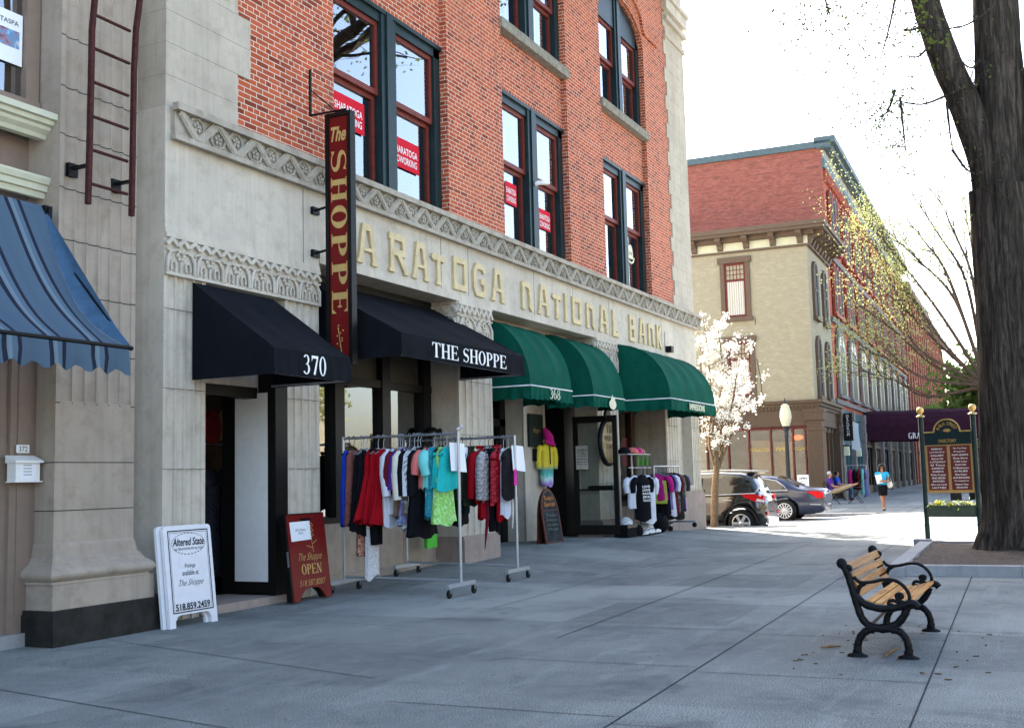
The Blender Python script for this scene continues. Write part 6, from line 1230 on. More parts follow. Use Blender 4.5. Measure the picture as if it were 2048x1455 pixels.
# thin twigs that hang into view left of the limb
fine = []
for (a, b, c, d_, x) in ((1895, 190, 1790, 200, 19.9), (1893, 205, 1905, 300, 19.9), (1990, 10, 1880, 60, 20), (1905, 300, 1960, 350, 20), (1800, 195, 1812, 300, 19.6), (1790, 180, 1760, 235, 19.6), (1960, 120, 1925, 125, 20.2), (1958, 155, 1935, 165, 20.2), (1860, 30, 1800, 60, 19.5), (1800, -60, 1760, 120, 18.5), (1860, 90, 1810, 110, 19.8), (1640, -60, 1660, 30, 16.5)):
    p, q = tp(a, b, x), tp(c, d_, x-.3); m = (p+q)/2+np.array([0, 0, -.12]); P = dense([p, m, q], 5); mb.tube(P, list(np.linspace(.026, .008, len(P))), 5, False)
    for k in range(10):
        s = P[r.randint(3, len(P)-1)]; fine.append(s); e = s+np.array([r.gauss(0, .3), r.gauss(0, .5), r.gauss(-.12, .32)]); P2 = dense([s, (s+e)/2+np.array([0, 0, .08]), e], 3); mb.tube(P2, list(np.linspace(.008, .004, len(P2))), 3, False); fine += list(P2)
mb.build('branch', MATS['bark'], big)
mb = MB()
for q, d in tips:
    if not clear(q): continue
    for k in range(2): leaf_quad(mb, q+np.array([r.gauss(0, .25), r.gauss(0, .25), r.gauss(0, .25)]), r.uniform(.06, .11), r)
for q in fine:
    if CX+FPX*(RW.T@(q-np.array([0, 0, CAMH])))[0]/(RW.T@(q-np.array([0, 0, CAMH])))[2] > 1800 and r.random() < .93: continue
    for k in range(5): leaf_quad(mb, q+np.array([r.gauss(0, .28), r.gauss(0, .34), r.gauss(-.06, .22)]), r.uniform(.022, .042), r)
for k in range(260): leaf_quad(mb, tp(r.uniform(1560, 1850), r.uniform(-40, 330)*r.uniform(.3, 1), r.uniform(16, 20)), r.uniform(.02, .038), r)
for (a, b) in ((1838, 20), (1835, 40), (1845, 12), (1842, 62), (1862, 80), (1868, 78), (1888, 80), (1870, 133), (1852, 30)):
    for k in range(9): leaf_quad(mb, tp(a+r.gauss(0, 4), b+r.gauss(0, 6), 19.2), r.uniform(.04, .07), r, 1.3)
mb.build('leaves', MATS['leaf_spring'], big)

def canopy_tree(name, label, base, h, dirs, leaf, n_leaf, size, seed, rad=.16, depth=5, spread=.3, up=.05, L=2.2, clump=.28, kids=(2, 3), shrink=.8, group=None, bark='twig'):
    r = random.Random(seed); o = thing(name, label, 'tree', tuple(base), 0, group); mb = MB(); base = np.array(base, float); top = base+np.array([0, 0, h])
    mb.tube([base, (base+top)/2+np.array([.03, .02, 0]), top], [rad*1.15, rad, rad*.85], 10, False); tips = []
    for d in dirs: grow(mb, tips, top-np.array([0, 0, h*.12*r.random()]), _n(np.array(d, float)), L, rad*.55, depth, r, spread, up, kids, shrink, 4)
    mb.build('trunk', MATS[bark], o); mb = MB()
    for k in range(n_leaf):
        q, d = tips[r.randrange(len(tips))]; leaf_quad(mb, q+np.array([r.gauss(0, clump), r.gauss(0, clump), r.gauss(0, clump)]), size*r.uniform(.7, 1.3), r, 1.5)
    mb.build('crown', MATS[leaf], o); return o
# far vase-shaped tree with yellow young leaves
YX = 50.0
def yp(px, py): y, z = PX(px, py, YX); return np.array([YX, y, z])
yb = yp(1985, 930); yb[2] = 0
o = thing('street_tree', 'spreading tree with yellow young leaves behind the big trunk', 'tree', tuple(yb)); mb = MB(); r = random.Random(21)
fork = yp(1972, 770); mb.tube([yb, (yb+fork)/2, fork], [.36, .3, .26], 10, False); tips = []
for (a, b, c, d_) in ((1900, 700, 1690, 420), (1890, 640, 1730, 440), (1910, 600, 1760, 450), (1930, 560, 1830, 400), (1880, 740, 1700, 600), (1860, 760, 1700, 690), (1945, 560, 1880, 400), (1880, 690, 1740, 560), (1960, 600, 1930, 420), (1850, 790, 1720, 740), (1840, 700, 1760, 510), (1900, 560, 1800, 420)):
    e1 = yp(a, b)+np.array([r.uniform(-1, 1), 0, 0]); e2 = yp(c, d_)+np.array([r.uniform(-2, 2), 0, 0]); P = dense([fork, e1, (e1+e2)/2+np.array([0, 0, .15]), e2], 6); mb.tube(P, list(np.linspace(.085, .012, len(P))), 6, False)
    for k in range(16):
        i = r.randint(5, len(P)-2); d = _n(P[i+1]-P[i]); grow(mb, tips, P[i], _n(d+np.array([r.gauss(0, .35), r.gauss(0, .3), .35+r.gauss(0, .25)])), r.uniform(.75, 1.65), .02, 2, r, .3, .04, (1, 2), .75, 3)
    tips += [(q, None) for q in P[8:]]
mb.build('trunk', MATS['twig'], o); mb = MB()
for k in range(22000):
    q = tips[r.randrange(len(tips))][0]; f = max(0, min(1, (yb[1]+10.8-q[1])/13.5)); 
    if r.random() < f*.75: continue
    leaf_quad(mb, q+np.array([r.gauss(0, .24), r.gauss(0, .24), r.gauss(0, .24)]), r.uniform(.04, .085), r, 1.2)
mb.build('crown', MATS['leaf_yellow'], o)
# blossoming pear
PXX = 31.05; pp = lambda px, py: np.array([PXX, *PX(px, py, PXX)])
b0 = pp(1428, 1056); o = thing('pear_tree', 'slim young tree covered in white blossom at the bank corner', 'tree', tuple(b0)); mb = MB(); r = random.Random(4)
mb.tube(dense([b0+np.array([0, 0, -.1]), pp(1430, 980), pp(1433, 935), pp(1432, 900)]), list(np.linspace(.115, .075, 16)), 9, False); bl = []
for pts in ([(1432, 930), (1424, 880), (1424, 800), (1420, 700), (1412, 640)], [(1433, 940), (1450, 880), (1470, 800), (1476, 740), (1486, 700)], [(1434, 935), (1460, 880), (1474, 840), (1482, 815)], [(1431, 915), (1412, 880), (1405, 830)], [(1426, 840), (1440, 770), (1446, 700), (1440, 660)], [(1424, 800), (1408, 740), (1402, 690)], [(1440, 900), (1450, 840), (1455, 790), (1470, 740)], [(1428, 870), (1438, 830), (1452, 800)]):
    P = dense([pp(*q)+np.array([r.uniform(-.35, .35), 0, 0]) for q in pts], 6); mb.tube(P, list(np.linspace(.045, .010, len(P))), 6, False)
    for k in range(14):
        s = P[r.randint(5, len(P)-1)]; e = s+np.array([r.gauss(0, .35), r.gauss(0, .35), abs(r.gauss(.1, .25))]); mb.tube([s, e], [.010, .005], 4, False); bl.append(e); bl.append((s+e)/2)
mb.build('trunk', MATS['bark_young'], o); mb = MB()
for q in bl:
    if r.random() < .12: continue
    c = q+np.array([r.gauss(0, .05)]*3)
    for k in range(34): leaf_quad(mb, c+_n(np.array([r.gauss(0, 1), r.gauss(0, 1), r.gauss(0, 1)]))*r.uniform(.03, .13), r.uniform(.035, .06), r, 1.1)
for k in range(900): q = bl[r.randrange(len(bl))]; leaf_quad(mb, q+np.array([r.gauss(0, .14), r.gauss(0, .14), r.gauss(0, .14)]), r.uniform(.03, .06), r, 1.2)
mb.build('blossom', MATS['blossom'], o)
for k, (px, py, x, h) in enumerate(((1925, 870, 108, 6.5), (1895, 870, 130, 8), (1952, 880, 95, 7), (1990, 900, 88, 9))):
    y, _ = PX(px, py, x); canopy_tree('street_tree', ('leafy green tree at the far end of the street, left of the directory post', 'far green tree beside the end of the brick row', 'green tree behind the maroon canopy', 'green tree hidden mostly by the big trunk')[k], (x, y, 0), h*.4, [(.3, .2, 1), (-.3, .4, 1), (.1, -.5, .9), (0, .1, 1), (-.2, -.2, .8)], 'leaf_green', 5200, .28, 40+k, .25, 3, .5, .02, h*.22, .75, group='green trees at the far end of the street')

# ------------------------------------------------------------------ directory sign
L0, R0 = np.array([25.36, 2.72]), np.array([25.04, 1.62]); L0 = G(1856, 1078); R0 = G(1962, 1080); da = _n(R0-L0); dw = np.linalg.norm(R0-L0); zt0 = PX(1842, 833, L0[0])[1]
o = thing('directory_board', 'green and gold street directory board on two posts with a flower box', 'sign', (*((L0+R0)/2), 0)); A3 = np.array([*da, 0]); N3 = np.array([da[1], -da[0], 0]); N3 = N3 if N3[0] < 0 else -N3; Z3 = np.array([0, 0, 1.0]); O3 = np.array([*L0, 0])
for p in (L0, R0):
    mb = MB(); mb.tube([(*p, -.02), (*p, zt0)], .052, 10); q = mb.build('post', MATS['green_paint'], o)
    mb = MB(); mb.lathe([(.085, -.005), (.085, .02), (.03, .035), (.03, .06), (.055, .08), (.075, .12), (.07, .165), (.045, .195), (.004, .205)], (*p, zt0), 12); mb.build('finial', MATS['gold'], q)
dz = lambda py: PX(1900, py, (L0[0]+R0[0])/2)[1]
z0b, z1b = dz(985), dz(868); W = dw-.12; ox = O3+A3*.06
mb = MB(); mb.prism([(0, z0b), (W, z0b), (W, z1b+.05), (0, z1b+.05)], ox, A3, Z3, N3, -.05); mb.build('backing', plain('dir_tan', (.40, .25, .09), .55, .3, var=.06), o)
hz0, hz1 = dz(888), dz(868)
prof = [(0, hz0), (W, hz0), (W, hz1+.06), (W*.80, hz1+.06)]+arc(W*.5, hz1+.06, W*.27, .25, 0, 180, 16)+[(W*.2, hz1+.06), (0, hz1+.06)]
mb = MB(); mb.prism(prof, ox+N3*.012, A3, Z3, N3, -.06); mb.build('header', MATS['green_paint'], o)
mb = MB(); L, Q = thick([(W, hz1+.06), (W*.79, hz1+.06)]+arc(W*.5, hz1+.06, W*.28, .26, 0, 180, 16)+[(W*.21, hz1+.06), (0, hz1+.06)], .028); mb.ribbon(L, Q, ox+N3*.02, A3, Z3, N3, .01)
P_ = lambda s, z, l=.0: ox+A3*s+Z3*z+N3*(.015+l)
put_text(mb, 'DIRECTORY', P_(W*.5, hz0+.075), A3, Z3, .07, W*.38, bold=.015)
for k, ch in enumerate('PHILA STREET'):
    a = R(158-136*k/11); c = (W*.5+W*.2*math.cos(a), hz1+.06+.17*math.sin(a)); put_text(mb, ch, P_(*c), A3*math.sin(a)-Z3*math.cos(a), A3*math.cos(a)+Z3*math.sin(a), .07) if ch != ' ' else None
mb.prism([(-.09, .0), (-.03, .04), (.05, .04), (.09, .0), (.04, -.03), (-.04, -.02)], P_(W*.5, hz1+.08), A3, Z3, N3, .006); mb.build('gold_trim', MATS['gold'], o)
names = (['RAVENOUS', 'Lyrical Ballad Books', 'GALLERY', 'Mexican Pub', 'A LITTLE ITALY', 'El Taco', 'RAINBOW', 'ROBERTS', 'Phila Fusion', 'FINE PIECES', 'BREWSTERS', 'Gifts and Cards', 'HATTIES'], ['The Toy Shop', 'Paper', 'PAINT GRANITE', 'Shoe Store', 'Caffe Lena', 'Stroll Cafe', 'Coffeehouse', 'ATELIER', 'Barber', 'INTERIORS', 'Compton', 'Native One', 'PERCOLATOR'])
for k in range(2):
    s0 = W*(.05+.49*k); s1 = s0+W*.42; mb = MB(); mb.prism([(s0, z0b+.06), (s1, z0b+.06), (s1, hz0-.03), (s0, hz0-.03)], ox+N3*.004, A3, Z3, N3, .01); mb.build('name_panel', MATS['storefront_red'], o)
    mb = MB(); [put_text(mb, s, P_((s0+s1)/2, hz0-.09-(hz0-z0b-.2)/12*i, .0), A3, Z3, .035, W*.36*(.65+.35*((i*5+k*3) % 7)/7), .15*(i % 3 == 0), .01) for i, s in enumerate(names[k])]; mb.build('lettering', MATS['white_letter'], o)
fz0, fz1 = dz(1033), dz(1010)
mb = MB(); mb.prism([(0, fz0), (W, fz0), (W, fz1), (0, fz1)], ox+N3*.10, A3, Z3, N3, -.2); mb.build('flower_box', plain('box_green', (.05, .065, .05), .6, .3), o)
mb = MB(); r = random.Random(8); mb2 = MB(); mb3 = MB()
for k in range(34):
    c = P_(r.uniform(.03, W-.03), fz1+r.uniform(0, .07), r.uniform(-.1, .08)); (mb if k % 2 else mb2).sphere(c, r.uniform(.026, .042), 6, 4)
    for q in range(5): leaf_quad(mb3, c+np.array([r.gauss(0, .03), r.gauss(0, .04), r.gauss(-.04, .03)]), .05, r)
mb.build('flowers', plain('pansy_white', (.75, .73, .6)), o); mb2.build('flowers', plain('pansy_yellow', (.7, .55, .05)), o); mb3.build('flower_leaves', MATS['leaf_green'], o)
# ------------------------------------------------------------------ the block across the side street
C0 = G(1640, 1003); CO = np.array([C0[0], C0[1], 0]); UU = np.array([math.cos(SA), math.sin(SA), 0]); VV = np.array([-math.sin(SA), math.cos(SA), 0])
def far(u, v, z=0): return CO+UU*u+VV*v+np.array([0, 0, z])
def FU(px, py, v=0): p = PP(px, py, CO+VV*v, VV)-CO; return p@UU, p[2]
def FV(px, py, u=0): p = PP(px, py, CO+UU*u, UU)-CO; return p@VV, p[2]
def fthing(name, label, cat, u, v, z=0, rz=0, group=None): return thing(name, label, cat, tuple(far(u, v, z)), SA+rz, group)
def L(mb, name, mat, parent): return mb.build(name, mat, parent, world=False)
# cream corner building (local axes: x along the street, y into the block)
yb_ = fthing('corner_building', 'cream painted brick corner building with a brown bracketed cornice and shopfront', 'building', 0, 0)
mb = MB(); mb.box(0, 6.85, 0, 11, 4.9, 13.0); L(mb, 'wall', MATS['brick_cream'], yb_)
mb = MB(); mb.box(-.85, 7.0, -.95, 11.6, 13.45, 13.6); mb.box(-.95, 7.05, -1.05, 11.7, 13.6, 13.82); mb.box(-.35, 6.9, -.4, 11.2, 13.25, 13.45); mb.box(-.12, 6.9, -.14, 11, 12.72, 12.82); L(mb, 'cornice', MATS['trim_brown'], yb_)
mb = MB(); mb.box(-.05, 6.87, -.06, 11, 12.82, 13.25); L(mb, 'frieze_board', MATS['cream_paint'], yb_)
for k in range(6): 
    mb = MB(); y = .15+k*1.35; mb.prism([(0, 12.85), (-.18, 12.9), (-.3, 13.1), (-.72, 13.28), (-.72, 13.45), (0, 13.45)], (0, y, 0), (1, 0, 0), (0, 0, 1), (0, 1, 0), .28); L(mb, 'bracket', MATS['trim_brown'], yb_)
for k in range(8):
    mb = MB(); x = .05+k*.9; mb.prism([(0, 12.8), (-.18, 12.85), (-.3, 13.1), (-.8, 13.28), (-.8, 13.45), (0, 13.45)], (x, 0, 0), (0, 1, 0), (0, 0, 1), (1, 0, 0), .3); L(mb, 'bracket', MATS['trim_brown'], yb_)
def side_window(y0, y1, z0, z1):
    mb = MB(); mb.box(-.10, .3, y0-.12, y0+.1, z0, z1); mb.box(-.10, .3, y1-.1, y1+.12, z0, z1); mb.box(-.16, .3, y0-.22, y1+.22, z1, z1+.3); mb.box(-.18, .3, y0-.2, y1+.2, z0-.22, z0); w = L(mb, 'window', MATS['trim_brown'], yb_)
    mb = MB(); zm = z0+(z1-z0)*.68
    for a, b, c, d in ((y0+.1, y0+.2, z0, z1), (y1-.2, y1-.1, z0, z1), (y0+.2, y1-.2, zm-.06, zm+.06), (y0+.2, y1-.2, z1-.12, z1), (y0+.2, y1-.2, z0, z0+.12)): mb.box(-.03, .05, a, b, c, d)
    for k in range(1, 5): y = y0+.2+(y1-y0-.4)*k/5; mb.box(-.025, .03, y-.015, y+.015, zm+.06, z1-.12)
    for k in range(1, 3): z = zm+.06+(z1-.18-zm)*k/3; mb.box(-.024, .03, y0+.2, y1-.2, z-.015, z+.015)
    L(mb, 'sash', MATS['storefront_red'], w)
    mb = MB(); mb.add([(.02, y0+.15, z0), (.02, y1-.15, z0), (.02, y1-.15, z1), (.02, y0+.15, z1)], [(0, 1, 2, 3)], False); L(mb, 'pane', MATS['far_glass'], w)
    mb = MB(); mb.grid([[(-.005+.012*math.sin(i*1.9), y0+.22+(y1-y0-.44)*i/24, z) for i in range(25)] for z in (z0+.12, zm-.06)]); L(mb, 'curtain', MATS['white_paint' if False else 'blind'], w)
side_window(3.02, 4.30, 9.40, 12.2); side_window(2.95, 4.25, 5.35, 8.1)
def arch_poly(w, h, r=None): return [(-w/2, 0), (w/2, 0), (w/2, h-w/2)]+arc(0, h-w/2, w/2, w/2, 0, 180, 8)[1:-1]+[(-w/2, h-w/2)]
ARCHW = {}
def arch_window(parent, u, z, w, h, mats, sur=.22, fill=None):
    key = (round(w, 2), round(h, 2), mats[0].name)
    if key not in ARCHW:
        mb = MB(); o_ = arch_poly(w+2*sur, h+sur); mb.prism(o_, (0, 0, 0), (1, 0, 0), (0, 0, 1), (0, -1, 0), .14); mb.box(-w/2-sur-.06, w/2+sur+.06, -.22, 0, -.18, 0)
        mb.cur = 1; mb.prism(arch_poly(w, h), (0, -.142, 0), (1, 0, 0), (0, 0, 1), (0, -1, 0), .004)
        mb.cur = 2; mb.box(-.035, .035, -.175, -.147, .05, h-.05); mb.box(-w/2+.02, w/2-.02, -.17, -.147, h*.48, h*.48+.07)
        if w > 2: [mb.box(a-.05, a+.05, -.178, -.147, .03, h-w*.3) for a in (-w/4, w/4)]; mb.box(-w/2, w/2, -.18, -.147, h-w/2-.06, h-w/2+.06)
        ob = mb.build('window', mats, parent, world=False); ARCHW[key] = ob.data
    else: ob = bpy.data.objects.new('window', ARCHW[key]); scene.collection.objects.link(ob); ob.parent = parent
    ob.location = (u, 0, z); return ob
for u in (1.75, 4.75):
    for z, h in ((9.3, 2.75), (5.25, 2.95)): arch_window(yb_, u, z, 1.15, h, [MATS['trim_brown'], MATS['interior_floor'], MATS['black_frame']], .16)
# brown shopfront
SB = MATS['storefront_brown']
mb = MB(); mb.box(-.35, 7.0, -.45, 11.3, 4.85, 5.0); mb.box(-.22, 6.95, -.3, 11.2, 4.7, 4.85); mb.box(-.1, 6.9, -.12, 11, 3.75, 4.55); mb.box(-.16, 6.9, -.2, 11, 4.55, 4.7); L(mb, 'shop_cornice', SB, yb_)
mb = MB(); [mb.box(-.21, -.10, y, y+.09, 4.56, 4.70) for y in np.arange(0.05, 9, .19)]; L(mb, 'dentil_row', SB, yb_)
for (y0, y1, x0, x1) in ((-.32, .42, -.2, .5), (-.25, .3, 6.2, 6.8)):
    mb = MB(); mb.box(x0, x1, y0, y1, 0, 4.2); mb.box(x0-.06, x1+.06, y0-.06, y1+.06, 3.5, 3.62); mb.box(x0-.1, x1+.1, y0-.1, y1+.1, 4.0, 4.4); mb.box(x0-.05, x1+.05, y0-.05, y1+.05, 0, .5); mb.box(x0-.14, x1+.14, y0-.14, y1+.14, 4.4, 4.55); L(mb, 'corner_column', SB, yb_)
mb = MB(); mb.box(.05, .3, .42, 9, 0, .65); mb.box(0, .3, .42, 9, .65, .72); mb.box(.05, .3, .3, 9, 3.6, 3.8)
for y in (.55, 1.16, 2.25, 3.35, 4.4, 5.5): mb.box(0, .25, y-.04, y+.04, .7, 3.7)
L(mb, 'shop_frame', MATS['storefront_red'], yb_)
mb = MB(); mb.box(.05, .28, 5.55, 11, 0, 4.6); L(mb, 'shop_side_wall', MATS['brick_cream'], yb_)
mb = MB(); [mb.add([(.12, a, .7), (.12, b, .7), (.12, b, 3.62), (.12, a, 3.62)], [(0, 1, 2, 3)], False) for a, b in ((.45, 1.12), (1.2, 2.2), (2.3, 3.3), (3.4, 4.35), (4.45, 5.45))]; L(mb, 'shop_window', glass('shop_far_glass', .0, (.62, .56, .46)), yb_)
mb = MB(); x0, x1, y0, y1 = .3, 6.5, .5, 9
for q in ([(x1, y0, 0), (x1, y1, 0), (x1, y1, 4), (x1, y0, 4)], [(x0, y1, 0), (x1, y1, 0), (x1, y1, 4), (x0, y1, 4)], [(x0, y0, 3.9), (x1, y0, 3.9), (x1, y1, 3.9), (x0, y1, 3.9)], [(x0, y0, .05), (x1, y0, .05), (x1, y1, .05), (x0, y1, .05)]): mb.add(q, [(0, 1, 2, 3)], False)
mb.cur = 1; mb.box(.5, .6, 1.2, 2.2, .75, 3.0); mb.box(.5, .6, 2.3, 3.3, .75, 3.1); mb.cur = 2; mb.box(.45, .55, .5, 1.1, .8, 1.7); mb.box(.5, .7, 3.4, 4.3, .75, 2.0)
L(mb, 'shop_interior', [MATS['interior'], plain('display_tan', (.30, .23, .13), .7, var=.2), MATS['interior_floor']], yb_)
mb = MB()
for s, y, w in (('CIGARS', .8, .62), ('PIPES', 1.72, .6), ('TOBACCO', 2.85, 1.0)): put_text(mb, s, (.11, y, 2.62), (0, -1, 0), (0, 0, 1), .17, w)
L(mb, 'gold_lettering', plain('window_gold', (.62, .42, .08), .5, .3), yb_)
t = NT('neon_orange'); t.b.inputs['Emission Color'].default_value = (1, .16, .02, 1); t.b.inputs['Emission Strength'].default_value = .35; t.b.inputs['Base Color'].default_value = (.6, .1, .02, 1); t.done('neon_orange')
mb = MB(); mb.lathe([(.2, -.02), (.22, 0), (.2, .02)], (.2, .95, 3.18), 16, 'x', sc=(1.3, .62)); mb.cur = 1; put_text(mb, 'OPEN', (.175, .95, 3.18), (0, -1, 0), (0, 0, 1), .09, .3); L(mb, 'neon_sign', [MATS['neon_orange'], MATS['sticker_cream']], yb_)
mb = MB(); mb.box(.5, 6.2, .05, .25, 0, .6); [mb.box(a-.06, a+.06, 0, .2, .6, 3.75) for a in (1.6, 2.6, 4.0, 5.2)]; mb.box(.5, 6.2, .05, .25, 3.5, 3.8); L(mb, 'street_front', MATS['storefront_brown'], yb_)
mb = MB(); mb.box(2.66, 3.9, .12, .2, .05, 3.5); L(mb, 'door', MATS['orange_wood'], yb_)
mb = MB(); [mb.add([(a, .15, .6), (b, .15, .6), (b, .15, 3.5), (a, .15, 3.5)], [(0, 1, 2, 3)], False) for a, b in ((.55, 1.55), (4.05, 5.15), (5.25, 6.15))]; L(mb, 'street_window', MATS['far_glass'], yb_)
mb = MB(); mb.tube([(-.02, 2.75, 8.9), (-.02, 2.72, 9.3)], .012, 4); mb.tube([(-.02, 2.55, 5.0), (-.02, 2.6, 6.2), (-.02, 2.75, 7.2)], .014, 4); L(mb, 'cable', MATS['iron_black'], yb_)
# long red brick building
rb = fthing('brick_building', 'tall red brick building with arched stone windows and a weathered brick side wall', 'building', 7, 0)
RL, RH = 46.0, 19.6
mb = MB(); mb.box(.25, RL, .05, 14, 0, RH); L(mb, 'wall', MATS['brick_far'], rb)
mb = MB(); mb.box(.05, .25, .02, 14, 12, RH+.02); L(mb, 'side_wall', MATS['brick_old'], rb)
mb = MB(); mb.box(-.1, RL+.1, -.75, .4, RH+.25, RH+.62); mb.box(-.05, RL, -.5, .3, RH-.05, RH+.25); mb.box(-.1, .45, -.5, 14, RH+.02, RH+.4); mb.box(-.02, RL, -.12, .05, RH-1.15, RH-.6); L(mb, 'cornice', plain('cornice_grey', (.10, .14, .15), .6, .3, var=.2), rb)
mb = MB(); mb.box(.1, RL, -.10, .05, RH-.6, RH-.1); L(mb, 'frieze_board', plain('frieze_pale', (.30, .29, .25), .7), rb)
mb = MB(); [mb.box(x, x+.22, -.14, .05, RH-1.8, RH-1.15) for x in np.arange(.4, RL, .52)]; L(mb, 'corbel_row', MATS['brick_far'], rb)
mb = MB(); [mb.box(.1, RL, -.12, .05, z, z+h) for z, h in ((13.4, .3), (9.75, .28), (5.2, .25))]; L(mb, 'string_course', MATS['rough_stone'], rb)
n = 0
for k in range(9):
    u0 = 2.9+k*5.1
    for z, h in ((14.2, 3.2), (10.35, 2.75)):
        for j in (-1, 0, 1): arch_window(rb, u0+j*1.18, z, .78, h, [plain('arch_red', (.30, .06, .035)) if 'arch_red' not in MATS else MATS['arch_red'], MATS['interior_floor'], MATS['rough_stone']], .16)
    arch_window(rb, u0, 5.75, 2.5, 3.6, [MATS['rough_stone'], plain('dim_pane', (.11, .105, .10), .3, .5, var=.5, scale=2) if 'dim_pane' not in MATS else MATS['dim_pane'], plain('pale_green', (.26, .28, .20)) if 'pale_green' not in MATS else MATS['pale_green']], .42)
for k in range(10):
    mb = MB(); u = .25+k*5.1; 
    for q in range(9): mb.box(u-.38+.04*(q % 2), u+.38-.03*(q % 3), -.32+.03*(q % 2), .1, q*.55, q*.55+.545)
    L(mb, 'stone_pier', MATS['rough_stone'], rb)
for k in range(9):
    mb = MB(); a, b = .65+k*5.1, 4.95+k*5.1; mb.box(a, b, -.06, .12, 3.1, 4.95); mb.box(a, b, -.12, .1, 2.95, 3.1); [mb.box(x-.02, x+.02, -.075, -.06, 3.15, 4.9) for x in np.linspace(a+.3, b-.3, 7)]; [mb.box(x-.09, x+.09, -.1, .1, .1, 2.95) for x in (a+.1, a+1.5, b-1.5, b-.1)]; mb.box(a, b, -.1, .1, 0, .5); L(mb, 'shop_front', MATS['teal_paint'] if k < 2 else (MATS['storefront_brown'] if k % 2 else MATS['black_frame']), rb)
    mb = MB(); mb.add([(a, -.07+.08, .5), (b, .01, .5), (b, .01, 2.95), (a, .01, 2.95)], [(0, 1, 2, 3)], False); L(mb, 'shop_window', MATS['far_glass'] if k % 2 else MATS['shop_glass'], rb)
    mb = MB(); mb.add([(a, .03, .1), (b, .03, .1), (b, .03, 3), (a, .03, 3)], [(0, 1, 2, 3)], False); L(mb, 'shop_interior', MATS['interior'], rb)
# far brown brick row
fb = fthing('brick_building', 'brown brick row with tall narrow pilasters receding to the end of the street', 'building', 53.2, 0)
mb = MB(); mb.box(0, 62, .1, 14, 0, 18.4); [mb.box(u, u+.9, -.25, .1, 0, 18.0) for u in np.arange(0, 62, 3.1)]; L(mb, 'wall', MATS['brick_brown'], fb)
mb = MB(); mb.box(-.2, 62.3, -.7, .5, 18.4, 18.9); mb.box(0, 62, -.32, .2, 5.0, 5.3); L(mb, 'cornice', MATS['trim_brown'], fb)
WM = None
for k in range(20):
    for z, h in ((6, 2.6), (10, 2.6), (14, 2.6), (.6, 3.2)):
        if WM is None:
            mb = MB(); mb.box(-.75, .75, -.02, .12, 0, 1); mb.cur = 1; mb.box(-.62, .62, -.04, .12, .05, .95); mb.cur = 0; mb.box(-.05, .05, -.06, 0, .05, .95); mb.box(-.62, .62, -.06, 0, .47, .52)
            ob = mb.build('window', [MATS['cream_paint'], MATS['interior_floor']], fb, world=False); WM = ob.data
        else: ob = bpy.data.objects.new('window', WM); scene.collection.objects.link(ob); ob.parent = fb
        ob.location = (2.0+k*3.1, 0, z); ob.scale = (1, 1, h)
# things on the red building
o = fthing('banner', 'white cloth banner hanging from the teal shopfront', 'banner', 10.6, -.5, 3.4); mb = MB(); mb.grid([[(-.1+.02*i, -.24+.12*i+.03*math.sin(j), -.27*j+.75+.05*i) for i in range(5)] for j in range(7)]); L(mb, 'cloth', MATS['paper'], o); mb = MB(); mb.tube([(0, .5, .82), (0, -.3, .82)], .03, 6); L(mb, 'pole', MATS['iron_black'], o)
o = fthing('vertical_sign', 'small vertical white lettered sign beside the stone pier', 'sign', 7.0, -.6, 3.1); mb = MB(); mb.box(-.05, .05, -.25, .25, 0, 1.5); L(mb, 'board', MATS['black_paint'], o); mb = MB(); [put_text(mb, c, (-.055, 0, 1.35-.17*i), (0, -1, 0), (0, 0, 1), .14) for i, c in enumerate('DECORUM')]; L(mb, 'lettering', MATS['white_letter'], o)
for u, lb in ((7.05, 'cream wall lantern on the nearest rough stone pier'), (12.2, 'cream wall lantern on the second rough stone pier')):
    o = fthing('wall_lantern', lb, 'lantern', u, -.45, 2.3); mb = MB(); mb.box(-.14, .14, -.14, .14, 0, .5); L(mb, 'lamp', MATS['sticker_cream'], o); mb = MB(); mb.box(-.17, .17, -.17, .17, .5, .56); L(mb, 'cap', MATS['iron_black'], o)
# maroon entrance canopy
cu, _ = FU(1727, 883); vE = FV(1985, 850, cu)[0]; cz0 = FV(1830, 879, cu)[1]; cz1 = FV(1830, 817, cu)[1]; cw = 3.4
o = fthing('entrance_canopy', 'long maroon fabric entrance canopy lettered GRANITE BUILDING over the far pavement', 'canopy', cu, 0)
prof = [(0, cz0), (0, cz0+(cz1-cz0)*.52), (.22, cz0+(cz1-cz0)*.72), (.6, cz0+(cz1-cz0)*.9), (1.2, cz1), (cw-1.2, cz1), (cw-.6, cz0+(cz1-cz0)*.9), (cw-.22, cz0+(cz1-cz0)*.72), (cw, cz0+(cz1-cz0)*.52), (cw, cz0)]
mb = MB(); mb.grid([[(a, v, b-.03*math.sin(v*2)) for a, b in prof] for v in np.linspace(0, vE, 14)], smooth=False); mb.add([(a, vE, b) for a, b in prof], [tuple(range(10))], False); L(mb, 'fabric', MATS['awning_maroon'], o)
mb = MB(); tv0, tv1 = FV(1817, 872, cu)[0], FV(1930, 868, cu)[0]; zc = FV(1850, 870, cu)[1]; put_serif(mb, 'GRANITE BUILDING', (-.01, tv0, zc-.17), (0, -1, 0), (0, 0, 1), .36, abs(tv1-tv0), lift=.02); L(mb, 'lettering', MATS['white_letter'], o)
for v in (vE+.1, vE*.5): 
    for a in (.1, cw-.1): mb = MB(); mb.tube([(a, v, 0), (a, v, cz0)], .05, 8); L(mb, 'post', MATS['gold'], o)
